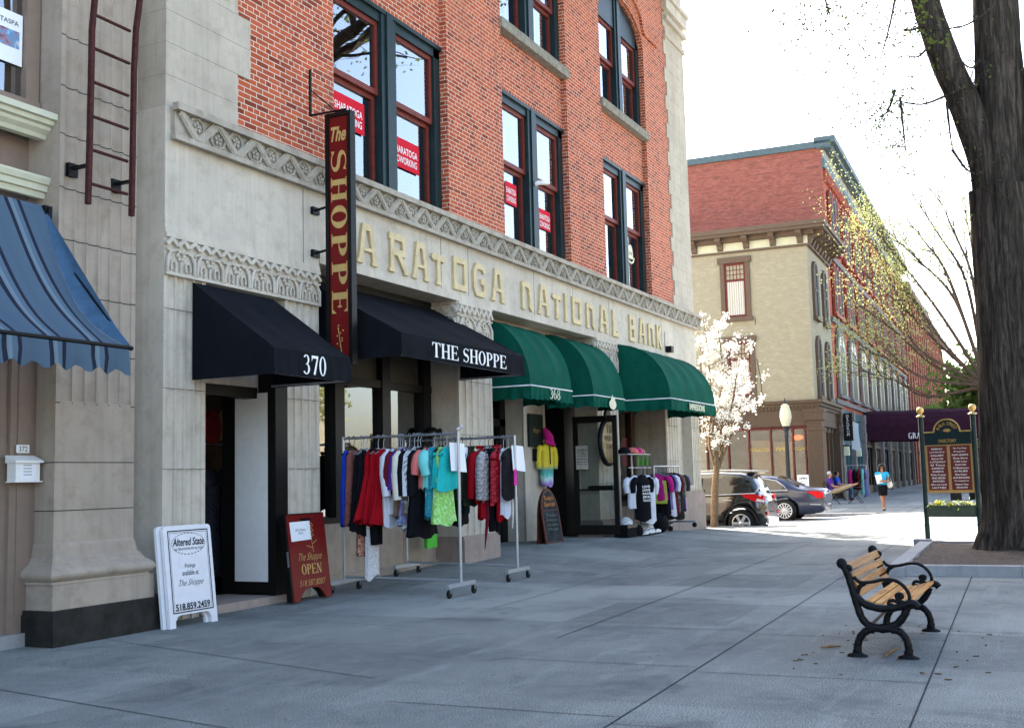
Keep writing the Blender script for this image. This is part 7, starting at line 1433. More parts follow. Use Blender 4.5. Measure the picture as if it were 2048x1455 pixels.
# lamp post
lx = 49.0; ly, lz = PX(1572, 852, lx); zt = PX(1572, 806, lx)[1]; hG = zt-lz
o = thing('street_lamp', 'old fashioned street lamp with a cream acorn globe before the tobacco shop', 'lamp', (lx, ly, 0))
mb = MB(); mb.lathe([(.26, 0), (.26, .2), (.17, .45), (.13, .7), (.10, 1.2), (.085, lz-.5), (.12, lz-.42), (.09, lz-.35), (.13, lz-.1), (.19, lz)], (0, 0, 0), 12); L(mb, 'post', plain('lamp_black', (.03, .032, .035), .45, .4), o)
mb = MB(); mb.lathe([(.15, 0), (.22, hG*.2), (.26, hG*.42), (.24, hG*.62), (.2, hG*.78), (.17, hG*.82), (.19, hG*.86), (.12, hG*.95), (.004, hG)], (0, 0, lz), 16); L(mb, 'globe', plain('globe_cream', (.62, .58, .40), .4, .4, var=.05), o)
mb = MB(); mb.lathe([(.06, 0), (.03, .1), (.04, .14), (.004, .26)], (0, 0, zt-.02), 8); L(mb, 'finial', MATS['lamp_black'], o)

# ------------------------------------------------------------------ parked cars (local: y forward, x left side negative)
t = NT('car_black', .12, .6); t.col((.010, .0095, .009)); t.b.inputs['Coat Weight'].default_value = 1.0; t.b.inputs['Coat Roughness'].default_value = .03; t.done('car_black')
t = NT('car_blue', .25, .5, .15); t.col((.014, .02, .045)); t.b.inputs['Coat Weight'].default_value = .5; t.b.inputs['Coat Roughness'].default_value = .03; t.done('car_blue')
plain('car_glass', (.012, .014, .016), .06, 1.6, var=0); plain('tail_red', (.45, .01, .012), .2, .6, var=.1); plain('car_plastic', (.02, .02, .02), .6, .3); plain('plate_white', (.6, .6, .62), .4); plain('wheel_silver', (.55, .55, .56), .3, .5, .7, var=.05)
def car_body(name, stations, W, paint, arches, wr, parent):
    """stations: (y, z_bottom, z_belt, z_roof, belt half width scale, roof half width scale)"""
    mb = MB(); rows = []
    for (y, zb, zbelt, zr, sb, sr) in stations:
        h = W/2*sb; q = W/2*sr; zm = zb+(zbelt-zb)*.5; side = [(h*.86, zb), (h*.965, zb+.10), (h*1.0, zm), (h*.985, zbelt-.10), (h*.95, zbelt)]
        if zr > zbelt+.05: side += [(q+(h*.95-q)*.5, zbelt+(zr-zbelt)*.5), (q*1.0, zr-.07), (q*.86, zr-.015), (q*.4, zr+.012)]
        else: side += [(h*.88, zbelt+(zr-zbelt)*.6+.012), (h*.72, zr+.012), (h*.5, zr+.02), (h*.25, zr+.026)]
        rows.append([(-a, y, z) for a, z in side]+[(0, y, side[-1][1]+.006)]+[(a, y, z) for a, z in reversed(side)])
    mb.grid(rows); k = len(rows[0])
    for rw in (rows[0], rows[-1]): mb.add(rw, [tuple(range(k))], False)
    mb.add([rw[0] for rw in rows]+[rw[-1] for rw in rows], [(i, i+1, len(rows)+i+1, len(rows)+i) for i in range(len(rows)-1)], False)
    ob = mb.build(name, paint, None, recalc=True)
    for ay in arches:
        cb = MB(); cb.lathe([(wr*1.14, -W), (wr*1.14, W)], (0, ay, wr), 28, 'x', smooth=False); co = cb.build('cut', paint, None, recalc=True); md = ob.modifiers.new('b', 'BOOLEAN'); md.operation = 'DIFFERENCE'; md.object = co; md.solver = 'EXACT'
        dg = bpy.context.evaluated_depsgraph_get(); me = bpy.data.meshes.new_from_object(ob.evaluated_get(dg)); ob.modifiers.clear(); ob.data = me; bpy.data.objects.remove(co)
    ob.data.name = name; ob.parent = parent; return ob
def car_wheel(parent, x, y, r, spokes, sgn, wide=.22):
    o = None; mb = MB(); mb.lathe([(r*.66, -wide/2), (r*.9, -wide/2), (r, -wide*.3), (r, wide*.3), (r*.9, wide/2), (r*.66, wide/2)], (x, y, r), 28, 'x'); w = mb.build('wheel', MATS['rubber'], parent, world=False)
    mb = MB(); f = x+sgn*wide*.42; mb.lathe([(r*.67, 0), (r*.67, sgn*.02), (r*.60, sgn*.03), (r*.58, -sgn*.05)], (f, y, r), 28, 'x'); mb.lathe([(.004, sgn*.035), (r*.15, sgn*.035), (r*.17, -sgn*.0)], (f, y, r), 12, 'x')
    for k in range(spokes):
        a = 2*math.pi*k/spokes; mb.bar((f+sgn*.012, y+r*.12*math.cos(a), r+r*.12*math.sin(a)), (f+sgn*.012, y+r*.6*math.cos(a), r+r*.6*math.sin(a)), r*(.20 if spokes < 8 else .085), .03, (1, 0, 0))
    mb.build('rim', MATS['wheel_silver'], w, world=False); mb = MB(); mb.lathe([(.004, 0), (r*.6, 0), (r*.6, sgn*.01)], (x+sgn*wide*.2, y, r), 20, 'x'); mb.build('brake_disc', MATS['car_plastic'], w, world=False)
def quadpart(name, pts, mat, parent, t=.012):
    mb = MB(); P = [np.array(p, float) for p in pts]; nn = _n(np.cross(P[1]-P[0], P[2]-P[0])); nn = nn if nn[0] < 0 or (abs(nn[0]) < .3 and nn[1] < 0) else -nn
    mb.add([p+nn*t for p in P], [tuple(range(len(P)))], False); k = len(P); mb.add([p+nn*t for p in P]+[p-nn*t for p in P], [(i, (i+1) % k, k+(i+1) % k, k+i) for i in range(k)], False); return mb.build(name, mat, parent, world=False)
# dark SUV, tail towards us
SXn = 31.9; wy, wz = PX(1480, 1046, SXn); WR = .40; suv = thing('parked_car', 'black SUV parked tail out beside the bank corner behind the blossom tree', 'car', (SXn+1.0, wy, wz-WR), SA)
W = 1.9; ry = -.74                                    # rear bumper behind the axle
S1 = [(ry+.02, .52, .95, .99, .80, .62), (ry+.08, .40, 1.0, 1.06, .93, .70), (ry+.22, .34, 1.18, 1.26, .99, .74), (ry+.30, .30, 1.22, 1.52, 1, .66), (ry+.46, .28, 1.22, 1.76, 1, .70), (ry+.75, .26, 1.20, 1.84, 1, .76), (.6, .26, 1.16, 1.88, 1, .78), (1.5, .26, 1.13, 1.87, 1, .78), (2.2, .26, 1.12, 1.78, 1, .75), (2.75, .27, 1.10, 1.45, 1, .72), (3.05, .28, 1.10, 1.16, .99, .7), (3.6, .30, 1.06, 1.10, .96, .68), (3.95, .36, .9, .94, .85, .6), (4.02, .45, .8, .82, .78, .6)]
car_body('body', S1, W, MATS['car_black'], (0, 2.95), WR, suv)
for s, x in ((-1, -.90), (1, .90)):
    for y in (0, 2.95): car_wheel(suv, x, y, WR, 6, s)
hb = lambda z, zb, zr: (-(1.0*.95+(.77-.95)*(z-zb)/(zr-zb)))
quadpart('side_window', [(-.93, -.32, 1.27), (-.93, 2.5, 1.20), (-.80, 1.9, 1.70), (-.80, -.1, 1.70), (-.83, -.30, 1.55)], MATS['car_glass'], suv, .02)
mb = MB(); mb.tube([(-.965, 2.6, 1.185), (-.965, -.42, 1.245), (-.90, -.55, 1.42), (-.875, -.50, 1.50)], .018, 6); mb.build('window_trim', MATS['chrome'], suv, world=False)
quadpart('rear_window', [(-.62, ry+.235, 1.30), (.62, ry+.235, 1.30), (.50, ry+.50, 1.74), (-.50, ry+.50, 1.74)], MATS['car_glass'], suv, .025)
mb = MB(); mb.box(-.56, .56, ry+.32, ry+.62, 1.81, 1.85); mb.build('spoiler', MATS['car_black'], suv, world=False)
for s in (-1, 1):
    mb = MB(); mb.prism([(ry+.10, .98), (ry+.10, 1.10), (ry+.22, 1.20), (ry+.48, 1.27), (ry+.80, 1.25), (ry+.62, 1.14), (ry+.36, 1.02)], (s*.955, 0, 0), (0, 1, 0), (0, 0, 1), (-s, 0, 0), .14); mb.prism([(.58, .99), (.60, 1.16), (.92, 1.20), (.90, 1.0)], (0, ry+.16, 0), (s, 0, 0), (0, 0, 1), (0, -1, 0), .07); tl_ = mb.build('tail_light', MATS['tail_red'], suv, world=False)
    mb = MB(); mb.prism([(ry+.09, .99), (ry+.09, 1.06), (ry+.26, 1.10), (ry+.30, 1.03)], (s*.962, 0, 0), (0, 1, 0), (0, 0, 1), (-s, 0, 0), .05); mb.build('indicator', MATS['plate_white'], tl_, world=False)
    mb = MB(); mb.box(s*.60, s*.85, ry+.005, ry+.03, .62, .72); mb.build('reflector', MATS['tail_red'], suv, world=False)
mb = MB(); mb.box(-.3, .3, ry+.10, ry+.13, .98, 1.16); mb.build('number_plate', MATS['plate_white'], suv, world=False)
mb = MB(); mb.box(-.75, .75, ry+.0, ry+.05, .36, .52); mb.build('bumper_trim', MATS['wheel_silver'], suv, world=False)
mb = MB(); mb.bar((-1.0, .25, 1.06), (-1.0, .48, 1.06), .03, .035); mb.build('door_handle', MATS['chrome'], suv, world=False)
mb = MB(); [mb.tube([(s*.72, -.5, 1.875), (s*.74, .6, 1.935), (s*.73, 1.8, 1.90)], .018, 6) for s in (-1, 1)]; mb.build('roof_rail', MATS['chrome'], suv, world=False)
for s in (-1,):
    mb = MB(); mb.tube([(s*1.0, WR*1.17*math.cos(R(a)), WR+WR*1.17*math.sin(R(a))) for a in range(-8, 190, 9)], .03, 6); mb.build('wheel_arch', MATS['car_plastic'], suv, world=False)
# dark blue saloon
SEx = 38.0; wy, wz = PX(1567, 1021, SEx); WR2 = .39; sed = thing('parked_car', 'dark blue saloon car parked at the far kerb before the tobacco shop', 'car', (SEx+1.0, wy, wz-WR2), SA); ry = -1.35
S2 = [(ry+.02, .50, .88, .92, .80, .6), (ry+.08, .36, .99, 1.07, .93, .7), (ry+.25, .30, 1.05, 1.12, .99, .72), (ry+.62, .26, 1.06, 1.15, 1, .72), (ry+.85, .25, 1.05, 1.20, 1, .70), (ry+1.25, .25, 1.03, 1.40, 1, .68), (ry+1.75, .25, 1.02, 1.55, 1, .70), (1.1, .25, 1.0, 1.60, 1, .70), (1.8, .25, .99, 1.56, 1, .69), (2.5, .25, .98, 1.25, 1, .68), (2.8, .26, .98, 1.03, 1, .68), (3.6, .28, .92, .96, .96, .66), (3.95, .34, .78, .80, .85, .6), (4.0, .42, .7, .72, .8, .6)]
car_body('body', S2, W, MATS['car_blue'], (0, 2.95), WR2, sed)
for s, x in ((-1, -.90), (1, .90)):
    for y in (0, 2.95): car_wheel(sed, x, y, WR2, 14, s)
quadpart('side_window', [(-.935, -.05, 1.09), (-.935, 2.4, 1.05), (-.78, 1.75, 1.47), (-.76, .9, 1.50), (-.80, .30, 1.42), (-.88, .08, 1.28)], MATS['car_glass'], sed, .02)
mb = MB(); mb.tube([(-.965, 2.45, 1.035), (-.965, -.12, 1.075), (-.93, -.0, 1.22), (-.845, .25, 1.40), (-.79, .85, 1.515), (-.79, 1.5, 1.51)], .016, 6); mb.build('window_trim', MATS['chrome'], sed, world=False)
quadpart('rear_window', [(-.62, ry+.9, 1.22), (.62, ry+.9, 1.22), (.52, ry+1.62, 1.54), (-.52, ry+1.62, 1.54)], MATS['car_glass'], sed, .02)
for s in (-1, 1):
    mb = MB(); mb.prism([(ry+.10, .80), (ry+.06, .98), (ry+.30, 1.04), (ry+.60, 1.02), (ry+.42, .92), (ry+.28, .80)], (s*.99, 0, 0), (0, 1, 0), (0, 0, 1), (-s, 0, 0), .12); mb.prism([(.55, .82), (.57, 1.0), (.93, 1.0), (.93, .80)], (0, ry+.14, 0), (s, 0, 0), (0, 0, 1), (0, -1, 0), .08); mb.build('tail_light', MATS['tail_red'], sed, world=False)
mb = MB(); mb.box(-.27, .27, ry+.05, ry+.07, .74, .88); mb.build('number_plate', MATS['plate_white'], sed, world=False)
mb = MB(); mb.tube([(-.85, ry+.08, .58), (0, ry+.0, .58), (.85, ry+.08, .58)], .02, 6); mb.tube([(-.98, ry+.5, .60), (-.93, ry+.15, .58)], .02, 6); mb.build('bumper_trim', MATS['chrome'], sed, world=False)
mb = MB(); mb.bar((-.995, .35, .96), (-.995, .6, .96), .03, .035); mb.build('door_handle', MATS['chrome'], sed, world=False)

# ------------------------------------------------------------------ people
skin = plain('skin', (.42, .20, .12), .55, .3, var=.05); plain('hair_dark', (.018, .012, .010), .5, .4); plain('hair_grey', (.45, .44, .42), .7, .2)
def skinned(name, joints, edges, mat, parent, root, sub=1):
    ks = list(joints); me = bpy.data.meshes.new(name); me.from_pydata([joints[k][0] for k in ks], [(ks.index(a), ks.index(b)) for a, b in edges], [])
    ob = bpy.data.objects.new(name, me); scene.collection.objects.link(ob); ob.modifiers.new('s', 'SKIN'); s = ob.modifiers.new('d', 'SUBSURF'); s.levels = sub; s.render_levels = sub
    sv = me.skin_vertices[0].data
    for i, k in enumerate(ks): r = joints[k][1]; sv[i].radius = r if isinstance(r, tuple) else (r, r); sv[i].use_root = (k == root)
    dg = bpy.context.evaluated_depsgraph_get(); m2 = bpy.data.meshes.new_from_object(ob.evaluated_get(dg)); ob.modifiers.clear(); ob.data = m2; m2.materials.clear(); m2.materials.append(mat)
    m2.polygons.foreach_set('use_smooth', [True]*len(m2.polygons)); ob.parent = parent; return ob
def hand(J, E, wrist, d, side, pre, s=1.0):
    """palm, four fingers of unequal length and a thumb leaving the side of the palm"""
    d = np.array(d, float); d = d/np.linalg.norm(d); sv = np.array(side, float); sv = _n(sv-d*(sv@d)); pn = np.cross(d, sv); w = np.array(wrist, float)
    J[pre+'palm'] = (tuple(w+d*.05*s), (.032*s, .02*s)); E.append((pre+'wr', pre+'palm'))
    for i, (o_, l) in enumerate(((.03, .070), (.010, .080), (-.012, .074), (-.032, .058))):
        a, b, c = w+d*.095*s+sv*o_*s, w+d*(.095+l*.5)*s+sv*o_*1.1*s-pn*.010, w+d*(.095+l*.9)*s+sv*o_*1.1*s-pn*.034
        for q, p in zip('abc', (a, b, c)): J[pre+'f%d%s' % (i, q)] = (tuple(p), .0095*s)
        E += [(pre+'palm', pre+'f%da' % i), (pre+'f%da' % i, pre+'f%db' % i), (pre+'f%db' % i, pre+'f%dc' % i)]
    a, b = w+d*.05*s+sv*.05*s, w+d*.09*s+sv*.066*s-pn*.012
    J[pre+'t0'] = (tuple(a), .011*s); J[pre+'t1'] = (tuple(b), .0095*s); E += [(pre+'palm', pre+'t0'), (pre+'t0', pre+'t1')]
def face(parent, c, fwd, s=1.0, glasses=False):
    f = _n(np.array(fwd, float)); up = np.array([0, 0, 1.0]); rt = np.cross(f, up); c = np.array(c, float)
    if glasses: mb = MB(); [mb.sphere(c+f*.088*s+rt*x+up*.0, .026*s, 8, 5, (1, .6, .8)) for x in (-.034, .034)]; mb.tube([c+f*.09+rt*-.08, c+f*.1, c+f*.09+rt*.08], .006, 4); mb.build('sunglasses', MATS['black_paint'], parent, world=False)
    else:
        for x in (-.032, .032): mb = MB(); mb.sphere(c+f*.085*s+rt*x+up*.005, .010, 6, 4); mb.build('eye', MATS['black_paint'], parent, world=False)
    mb = MB(); mb.tube([c+f*.085*s+rt*-.022+up*-.055, c+f*.095*s+up*-.058, c+f*.085*s+rt*.022+up*-.055], .006, 4); mb.build('mouth', plain('lip', (.28, .07, .06), .5) if 'lip' not in MATS else MATS['lip'], parent, world=False)
# woman walking towards us (local: faces -y)
wx, wy_ = G(1768, 1020); o = thing('person', 'woman walking towards us in a turquoise top and black skirt holding papers', 'person', (wx, wy_, 0), math.atan2(-wx, wy_)*-1*0+R(-72)); h = 1.66
J = {'pel': ((0, 0, .93), (.125, .09)), 'waist': ((0, 0, 1.06), (.105, .08)), 'chest': ((0, -.01, 1.24), (.135, .095)), 'neckb': ((0, 0, 1.385), (.07, .06)), 'neck': ((0, -.005, 1.44), .043), 'jaw': ((0, -.025, 1.50), (.055, .062)), 'head': ((0, -.012, 1.565), (.07, .085)), 'crown': ((0, 0, 1.625), .055), 'nose': ((0, -.105, 1.535), .012)}
E = [('pel', 'waist'), ('waist', 'chest'), ('chest', 'neckb'), ('neckb', 'neck'), ('neck', 'jaw'), ('jaw', 'head'), ('head', 'crown'), ('head', 'nose')]
for s, n_, fy in ((-1, 'l', -.14), (1, 'r', .12)):
    J.update({n_+'hip': ((s*.085, 0, .86), .088), n_+'knee': ((s*.06, fy*.6, .48), .055), n_+'calf': ((s*.06, fy*.9, .33), .05), n_+'ank': ((s*.05, fy*1.25, .085), .032), n_+'toe': ((s*.05, fy*1.25-.15, .03), (.034, .022))})
    E += [('pel', n_+'hip'), (n_+'hip', n_+'knee'), (n_+'knee', n_+'calf'), (n_+'calf', n_+'ank'), (n_+'ank', n_+'toe')]
    J.update({n_+'sh': ((s*.175, 0, 1.34), .05), n_+'el': ((s*.235, .04 if s > 0 else .02, 1.08), .037), n_+'fo': ((s*.20, -.1, 1.05), .032), n_+'wr': ((s*.12, -.22, 1.06), .025)}); E += [('chest', n_+'sh'), (n_+'sh', n_+'el'), (n_+'el', n_+'fo'), (n_+'fo', n_+'wr')]
    hand(J, E, J[n_+'wr'][0], (-s*.8, -.5, .1), (0, 0, 1), n_)
skinned('body', J, E, skin, o, 'pel')
mb = MB(); rows = []
for z, a, b in ((1.40, .10, .07), (1.36, .165, .09), (1.30, .172, .112), (1.2, .155, .118), (1.08, .13, .10), (.98, .145, .112), (.94, .152, .118)): rows.append([(a*math.cos(2*math.pi*j/20), b*math.sin(2*math.pi*j/20)-.01, z+.03*math.cos(2*math.pi*j/10)*(z > 1.38)) for j in range(20)])
mb.grid(rows, True, True); [mb.tube([(s*.12, 0, 1.36), (s*.185, 0, 1.35), (s*.215, .01, 1.25)], [.06, .062, .055], 10, False) for s in (-1, 1)]; mb.build('top', plain('cloth_sky', (.03, .36, .58), .8, .15, var=.08), o, world=False)
mb = MB(); rows = []
for z, a, b in ((.99, .138, .108), (.9, .165, .128), (.78, .172, .135), (.62, .155, .15), (.545, .15, .155)): rows.append([(a*math.cos(2*math.pi*j/20), b*math.sin(2*math.pi*j/20), z) for j in range(20)])
mb.grid(rows, True, True); mb.build('skirt', cl['black'], o, world=False)
mb = MB(); mb.sphere((0, .015, 1.59), .128, 14, 9, (.92, .98, 1.0)); [mb.tube([(s*.05, .0, 1.63), (s*.095, -.01, 1.54), (s*.10, .01, 1.42), (s*.085, .0, 1.36)], [.05, .05, .045, .015], 8) for s in (-1, 1)]; mb.tube([(0, .05, 1.6), (0, .09, 1.45), (0, .08, 1.34)], [.08, .08, .03], 8); 
hm = mb.build('hair', MATS['hair_dark'], o, world=False)
for v in hm.data.vertices:
    if v.co.y < -.05 and abs(v.co.x) < .07 and v.co.z < 1.645: v.co.y = -.04
face(o, (0, -.012, 1.56), (0, -1, 0), 1, True)
for s, fy in ((-1, -.14), (1, .12)): mb = MB(); mb.sphere((s*.05, fy*1.25-.07, .03), .05, 9, 6, (.85, 2.3, .55)); mb.build('shoe', cl['black'], o, world=False)
hd = thing('folder', 'white papers and a dark folder held by the walking woman', 'papers', tuple(far(0, 0)), 0); M = Matrix.Translation(o.location) @ Matrix.Rotation(o.rotation_euler[2], 4, 'Z'); hd.location = M @ Vector((-.16, -.23, 1.12)); hd.rotation_euler = (R(15), R(-12), o.rotation_euler[2])
mb = MB(); mb.box(-.10, .12, -.012, .0, -.14, .2); mb.build('papers', MATS['paper'], hd, world=False); mb = MB(); mb.box(-.16, .06, .004, .02, -.16, .18); mb.build('cover', cl['black'], hd, world=False)
bg = thing('handbag', 'cream handbag hanging at the side of the walking woman', 'bag', tuple(M @ Vector((.25, -.02, .93)))); mb = MB(); mb.sphere((0, 0, 0), .12, 10, 7, (.6, 1, 1.1)); mb.build('bag', cl['ivory'], bg, world=False); mb = MB(); mb.tube([(0, -.08, .1), (-.03, 0, .36), (0, .08, .1)], .009, 5); mb.build('strap', cl['ivory'], bg, world=False)
# seated men (local: face -y)
def seated(label, px, py, top, legs, hairm, rz, stretched, sc=1.12, sk=skin):
    gx, gy = G(px, py); o = thing('person', label, 'person', (gx, gy, 0), rz); o.scale = (sc, sc, sc); B = .10
    J = {'pel': ((0, 0, .52), (.15, .12)), 'waist': ((0, .05, .66), (.145, .115)), 'chest': ((0, .09, .87), (.165, .115)), 'neckb': ((0, .10, 1.03), (.08, .07)), 'neck': ((0, .085, 1.09), .055), 'jaw': ((0, .05, 1.14), (.062, .07)), 'head': ((0, .07, 1.21), (.075, .092)), 'crown': ((0, .085, 1.27), .06), 'nose': ((0, -.035, 1.185), .014)}
    E = [('pel', 'waist'), ('waist', 'chest'), ('chest', 'neckb'), ('neckb', 'neck'), ('neck', 'jaw'), ('jaw', 'head'), ('head', 'crown'), ('head', 'nose')]
    for s, n_ in ((-1, 'l'), (1, 'r')):
        if stretched: leg = [((s*.10, -.15, .54), .085), ((s*.10, -.55, .68), .062), ((s*.08, -.75, .74), .052), ((s*.07, -1.02, .82), .036), ((s*.08, -1.10, .92), (.035, .025))]
        else: leg = [((s*.11, -.12, .52), .088), ((s*.13, -.46, .52), .064), ((s*.13, -.47, .34), .055), ((s*.13, -.44, .09), .038), ((s*.14, -.58, .03), (.038, .026))]
        J.update({n_+k: q for k, q in zip(('hip', 'knee', 'calf', 'ank', 'toe'), leg)}); E += [('pel', n_+'hip'), (n_+'hip', n_+'knee'), (n_+'knee', n_+'calf'), (n_+'calf', n_+'ank'), (n_+'ank', n_+'toe')]
        J.update({n_+'sh': ((s*.20, .09, .97), .06), n_+'el': ((s*.25, .0, .72), .043), n_+'fo': ((s*.22, -.14, .70), .038), n_+'wr': ((s*.15, -.27, .70), .028)}); E += [('chest', n_+'sh'), (n_+'sh', n_+'el'), (n_+'el', n_+'fo'), (n_+'fo', n_+'wr')]; hand(J, E, J[n_+'wr'][0], (-s*.5, -.85, -.05), (-s*.8, .5, .4), n_, 1.05)
    skinned('body', J, E, sk, o, 'pel')
    mb = MB(); rows = []
    for yy, z, a, b in ((.10, 1.05, .09, .075), (.10, 1.0, .20, .11), (.09, .9, .205, .135), (.06, .75, .19, .145), (.02, .60, .185, .15), (0, .50, .18, .15)): rows.append([(a*math.cos(2*math.pi*j/20), b*math.sin(2*math.pi*j/20)+yy, z) for j in range(20)])
    mb.grid(rows, True, True); [mb.tube([(s*.15, .09, .985), (s*.22, .085, .95), (s*.255, .045, .82)], [.07, .075, .068], 10, False) for s in (-1, 1)]; mb.build('shirt', top, o, world=False)
    for s, n_ in ((-1, 'l'), (1, 'r')):
        pts = [J[n_+k][0] for k in ('hip', 'knee', 'calf', 'ank')]; mb = MB()
        if stretched: mb.tube([(s*.07, .02, .50), pts[0], pts[1], pts[2]], [.14, .115, .09, .075], 12)
        else: mb.tube([(s*.07, .02, .50), pts[0], pts[1], pts[2], pts[3]], [.14, .115, .085, .075, .06], 12)
        mb.build('trouser_leg', legs, o, world=False)
        mb = MB(); a, t_ = np.array(J[n_+'ank'][0]), np.array(J[n_+'toe'][0]); mb.tube([a+(a-t_)*.25+np.array([0, 0, -.02]), (a+t_)/2, t_+(t_-a)*.1], [.05, .052, .035], 9); mb.build('shoe', cl['maroon'] if not stretched else MATS['rubber'], o, world=False)
    mb = MB(); mb.sphere((0, .095, 1.235), .10, 12, 8, (.92, 1.0, .9)); hm = mb.build('hair', hairm, o, world=False)
    for v in hm.data.vertices:
        if v.co.y < .04: v.co.y = .04; 
        if v.co.z < 1.17: v.co.z = 1.17
    face(o, (0, .06, 1.20), (0, -1, 0)); return o
def folding_chair(label, px, py, rz, sc=1.12):
    gx, gy = G(px, py); o = thing('folding_chair', label, 'chair', (gx, gy, 0), rz, 'chairs on the far pavement'); o.scale = (sc, sc, sc)
    mb = MB(); mb.box(-.22, .22, -.2, .22, .40, .43); mb.build('seat', MATS['iron_black'], o, world=False); mb = MB(); mb.prism([(-.2, .62), (.2, .62), (.2, .9), (-.2, .9)], (0, .25, 0), (1, 0, 0), (0, .08, 1), (0, 1, 0), .03); mb.build('backrest', MATS['iron_black'], o, world=False)
    for s in (-1, 1):
        mb = MB(); mb.tube([(s*.22, -.26, 0), (s*.21, .1, .45), (s*.2, .30, .92)], .014, 6); mb.build('leg', MATS['iron_black'], o, world=False); mb = MB(); mb.tube([(s*.2, .36, 0), (s*.2, .05, .38), (s*.2, -.15, .42)], .014, 6); mb.build('leg', MATS['iron_black'], o, world=False)
    return o
MR = R(0)
folding_chair('black folding chair under the grey haired man', 1667, 1008, R(10)); seated('grey haired man in a purple tee and khaki shorts with his legs stretched up', 1667, 1008, cl['purple'], plain('khaki', (.36, .27, .17), .85, .1), MATS['hair_grey'], R(10), True)
folding_chair('black folding chair under the man in the bright blue tee', 1680, 1000, R(5)); seated('dark haired man in a bright blue tee and jeans on a folding chair', 1680, 1000, plain('cloth_bright_blue', (.015, .09, .48), .8), plain('denim', (.03, .045, .09), .85), MATS['hair_dark'], R(5), False)
gx, gy = G(1712, 1006); o = thing('folding_table', 'small black folding table that props up the man\'s feet', 'table', (gx, gy, 0)); mb = MB(); mb.box(-.35, .35, -.3, .3, .70, .73); mb.build('table_top', MATS['iron_black'], o, world=False)
for s in (-1, 1): mb = MB(); mb.tube([(s*.3, -.3, 0), (s*.3, .28, .70)], .016, 6); mb.build('leg', MATS['iron_black'], o, world=False); mb = MB(); mb.tube([(s*.27, .3, 0), (s*.27, -.28, .70)], .016, 6); mb.build('leg', MATS['iron_black'], o, world=False)
# rail of clothes by the shop, bin, bench, white sign
gx, gy = G(1716, 997); o = thing('clothes_rail', 'short clothes rail with pink and pale blue garments outside the teal shop', 'clothes rack', (gx, gy, 0)); 
mb = MB(); [mb.tube([(0, y, 0), (0, y, 1.75)], .025, 6) for y in (-.5, .5)]; mb.tube([(0, -.5, 1.75), (0, .5, 1.75)], .022, 6); [mb.bar((-.35, y, .05), (.35, y, .05), .04) for y in (-.5, .5)]; mb.build('frame', MATS['chrome'], o, world=False)
for k, (lb, m, dy, L_) in enumerate((('fuchsia top on the far clothes rail', 'fuchsia', .32, .9), ('black top on the far clothes rail', 'black', .1, 1.05), ('pale blue scarf top on the far clothes rail', 'aqua', -.3, 1.3), ('lavender pink dress at the right end of the far rail', 'lav', -.45, 1.45), ('dark pink cardigan in the middle of the far rail', 'maroon', -.1, 1.1))): garment(lb, gx, gy+dy, 1.73, 'top', cl[m], L_, .6, .1, .4, group='clothes on the far rail', rz=.2, thick_=.09)
gx, gy = G(1813, 953); o = thing('trash_bin', 'dark round litter bin far along the pavement behind the woman', 'bin', (gx, gy, 0)); mb = MB(); mb.lathe([(.42, 0), (.5, 1.1), (.46, 1.12)], (0, 0, 0), 14); mb.build('drum', plain('bin_brown', (.03, .018, .015), .6), o, world=False); mb = MB(); mb.lathe([(.53, 1.1), (.53, 1.2), (.3, 1.3)], (0, 0, 0), 14); mb.build('lid', MATS['black_paint'], o, world=False)
ga, gb_ = G(1912, 1000), G(1956, 998); o = thing('park_bench', 'dark bench seen under the directory board across the street', 'bench', (*((ga+gb_)/2), 0), math.atan2((gb_-ga)[1], (gb_-ga)[0])); wl = np.linalg.norm(gb_-ga)/2
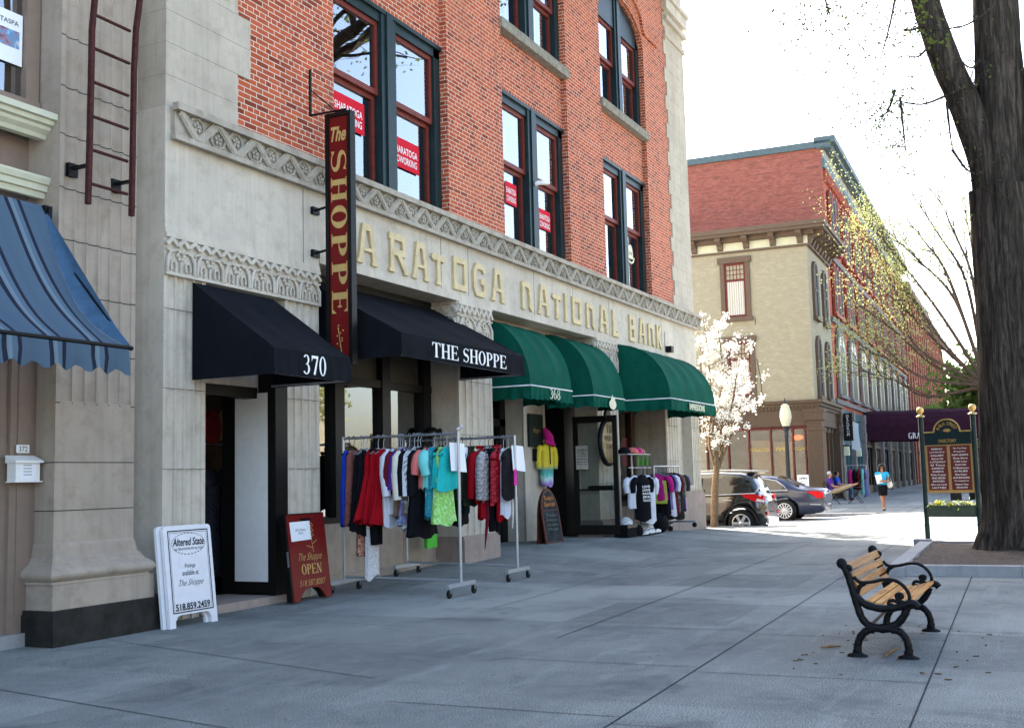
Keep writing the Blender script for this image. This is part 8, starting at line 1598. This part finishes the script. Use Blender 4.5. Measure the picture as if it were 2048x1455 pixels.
mb = MB(); mb.box(-wl, wl, -.2, .3, .42, .47); mb.build('seat', MATS['storefront_brown'], o, world=False); mb = MB(); mb.box(-wl, wl, .32, .36, .5, .95); mb.build('backrest', MATS['storefront_brown'], o, world=False)
for s in (-1, 1): mb = MB(); mb.box(s*wl*.85-.05, s*wl*.85+.05, -.2, .35, 0, .42); mb.build('leg', MATS['iron_black'], o, world=False)
wxx = 46.0; y0_, z0_ = PX(1607, 972, wxx); o = thing('sign', 'small white real estate style sign behind the boot of the blue saloon', 'sign', (wxx, y0_, 0)); zt_ = PX(1607, 949, wxx)[1]; mb = MB(); mb.box(-.03, .03, -.22, .22, z0_-.1, zt_); mb.build('board', MATS['paper'], o, world=False); mb = MB(); mb.box(-.04, .04, -.2, -.15, 0, z0_); mb.box(-.04, .04, .15, .2, 0, z0_); mb.build('leg', MATS['white_paint'], o, world=False); mb = MB(); put_text(mb, 'OPEN', (-.031, 0, zt_-.14), (0, -1, 0), (0, 0, 1), .1, .34, bold=.03); [mb.box(-.033, -.031, -.16, .16, zt_-.25-.06*k, zt_-.235-.06*k) for k in range(3)]; mb.build('lettering', MATS['dark_letter'], o, world=False)
# the other side of the street, seen only in the window panes
opp = thing('brick_building', 'low brick row across the street seen only as reflections in the shop windows', 'building', (25, -30, 0))
mb = MB(); mb.box(-30, 70, -42, -30, 0, 8.5); mb.build('wall', MATS['brick_cream'], opp); mb = MB(); mb.box(-30, 70, -30.5, -30, 8.5, 9.2); mb.build('cornice', MATS['cream_paint'], opp); mb = MB(); [mb.box(x, x+2.6, -30.05, -29.9, z, z+h) for x in np.arange(-28, 68, 4.2) for z, h in ((.6, 2.4), (4.8, 2.2))]; q = mb.build('shop_row', MATS['far_glass'], opp); q['kind'] = 'stuff'
for k, (x, y) in enumerate(((22, -13), (31, -14), (42, -13))): canopy_tree('street_tree', 'green street tree on the opposite pavement, reflected in the shop windows', (x, y, 0), 2.6, [(.4, .2, 1), (-.4, .3, 1), (.1, -.5, .9), (0, .2, 1)], 'leaf_yellow', 3500, .16, 70+k, .2, 4, .4, .03, 1.7, .4, group='trees on the opposite pavement')
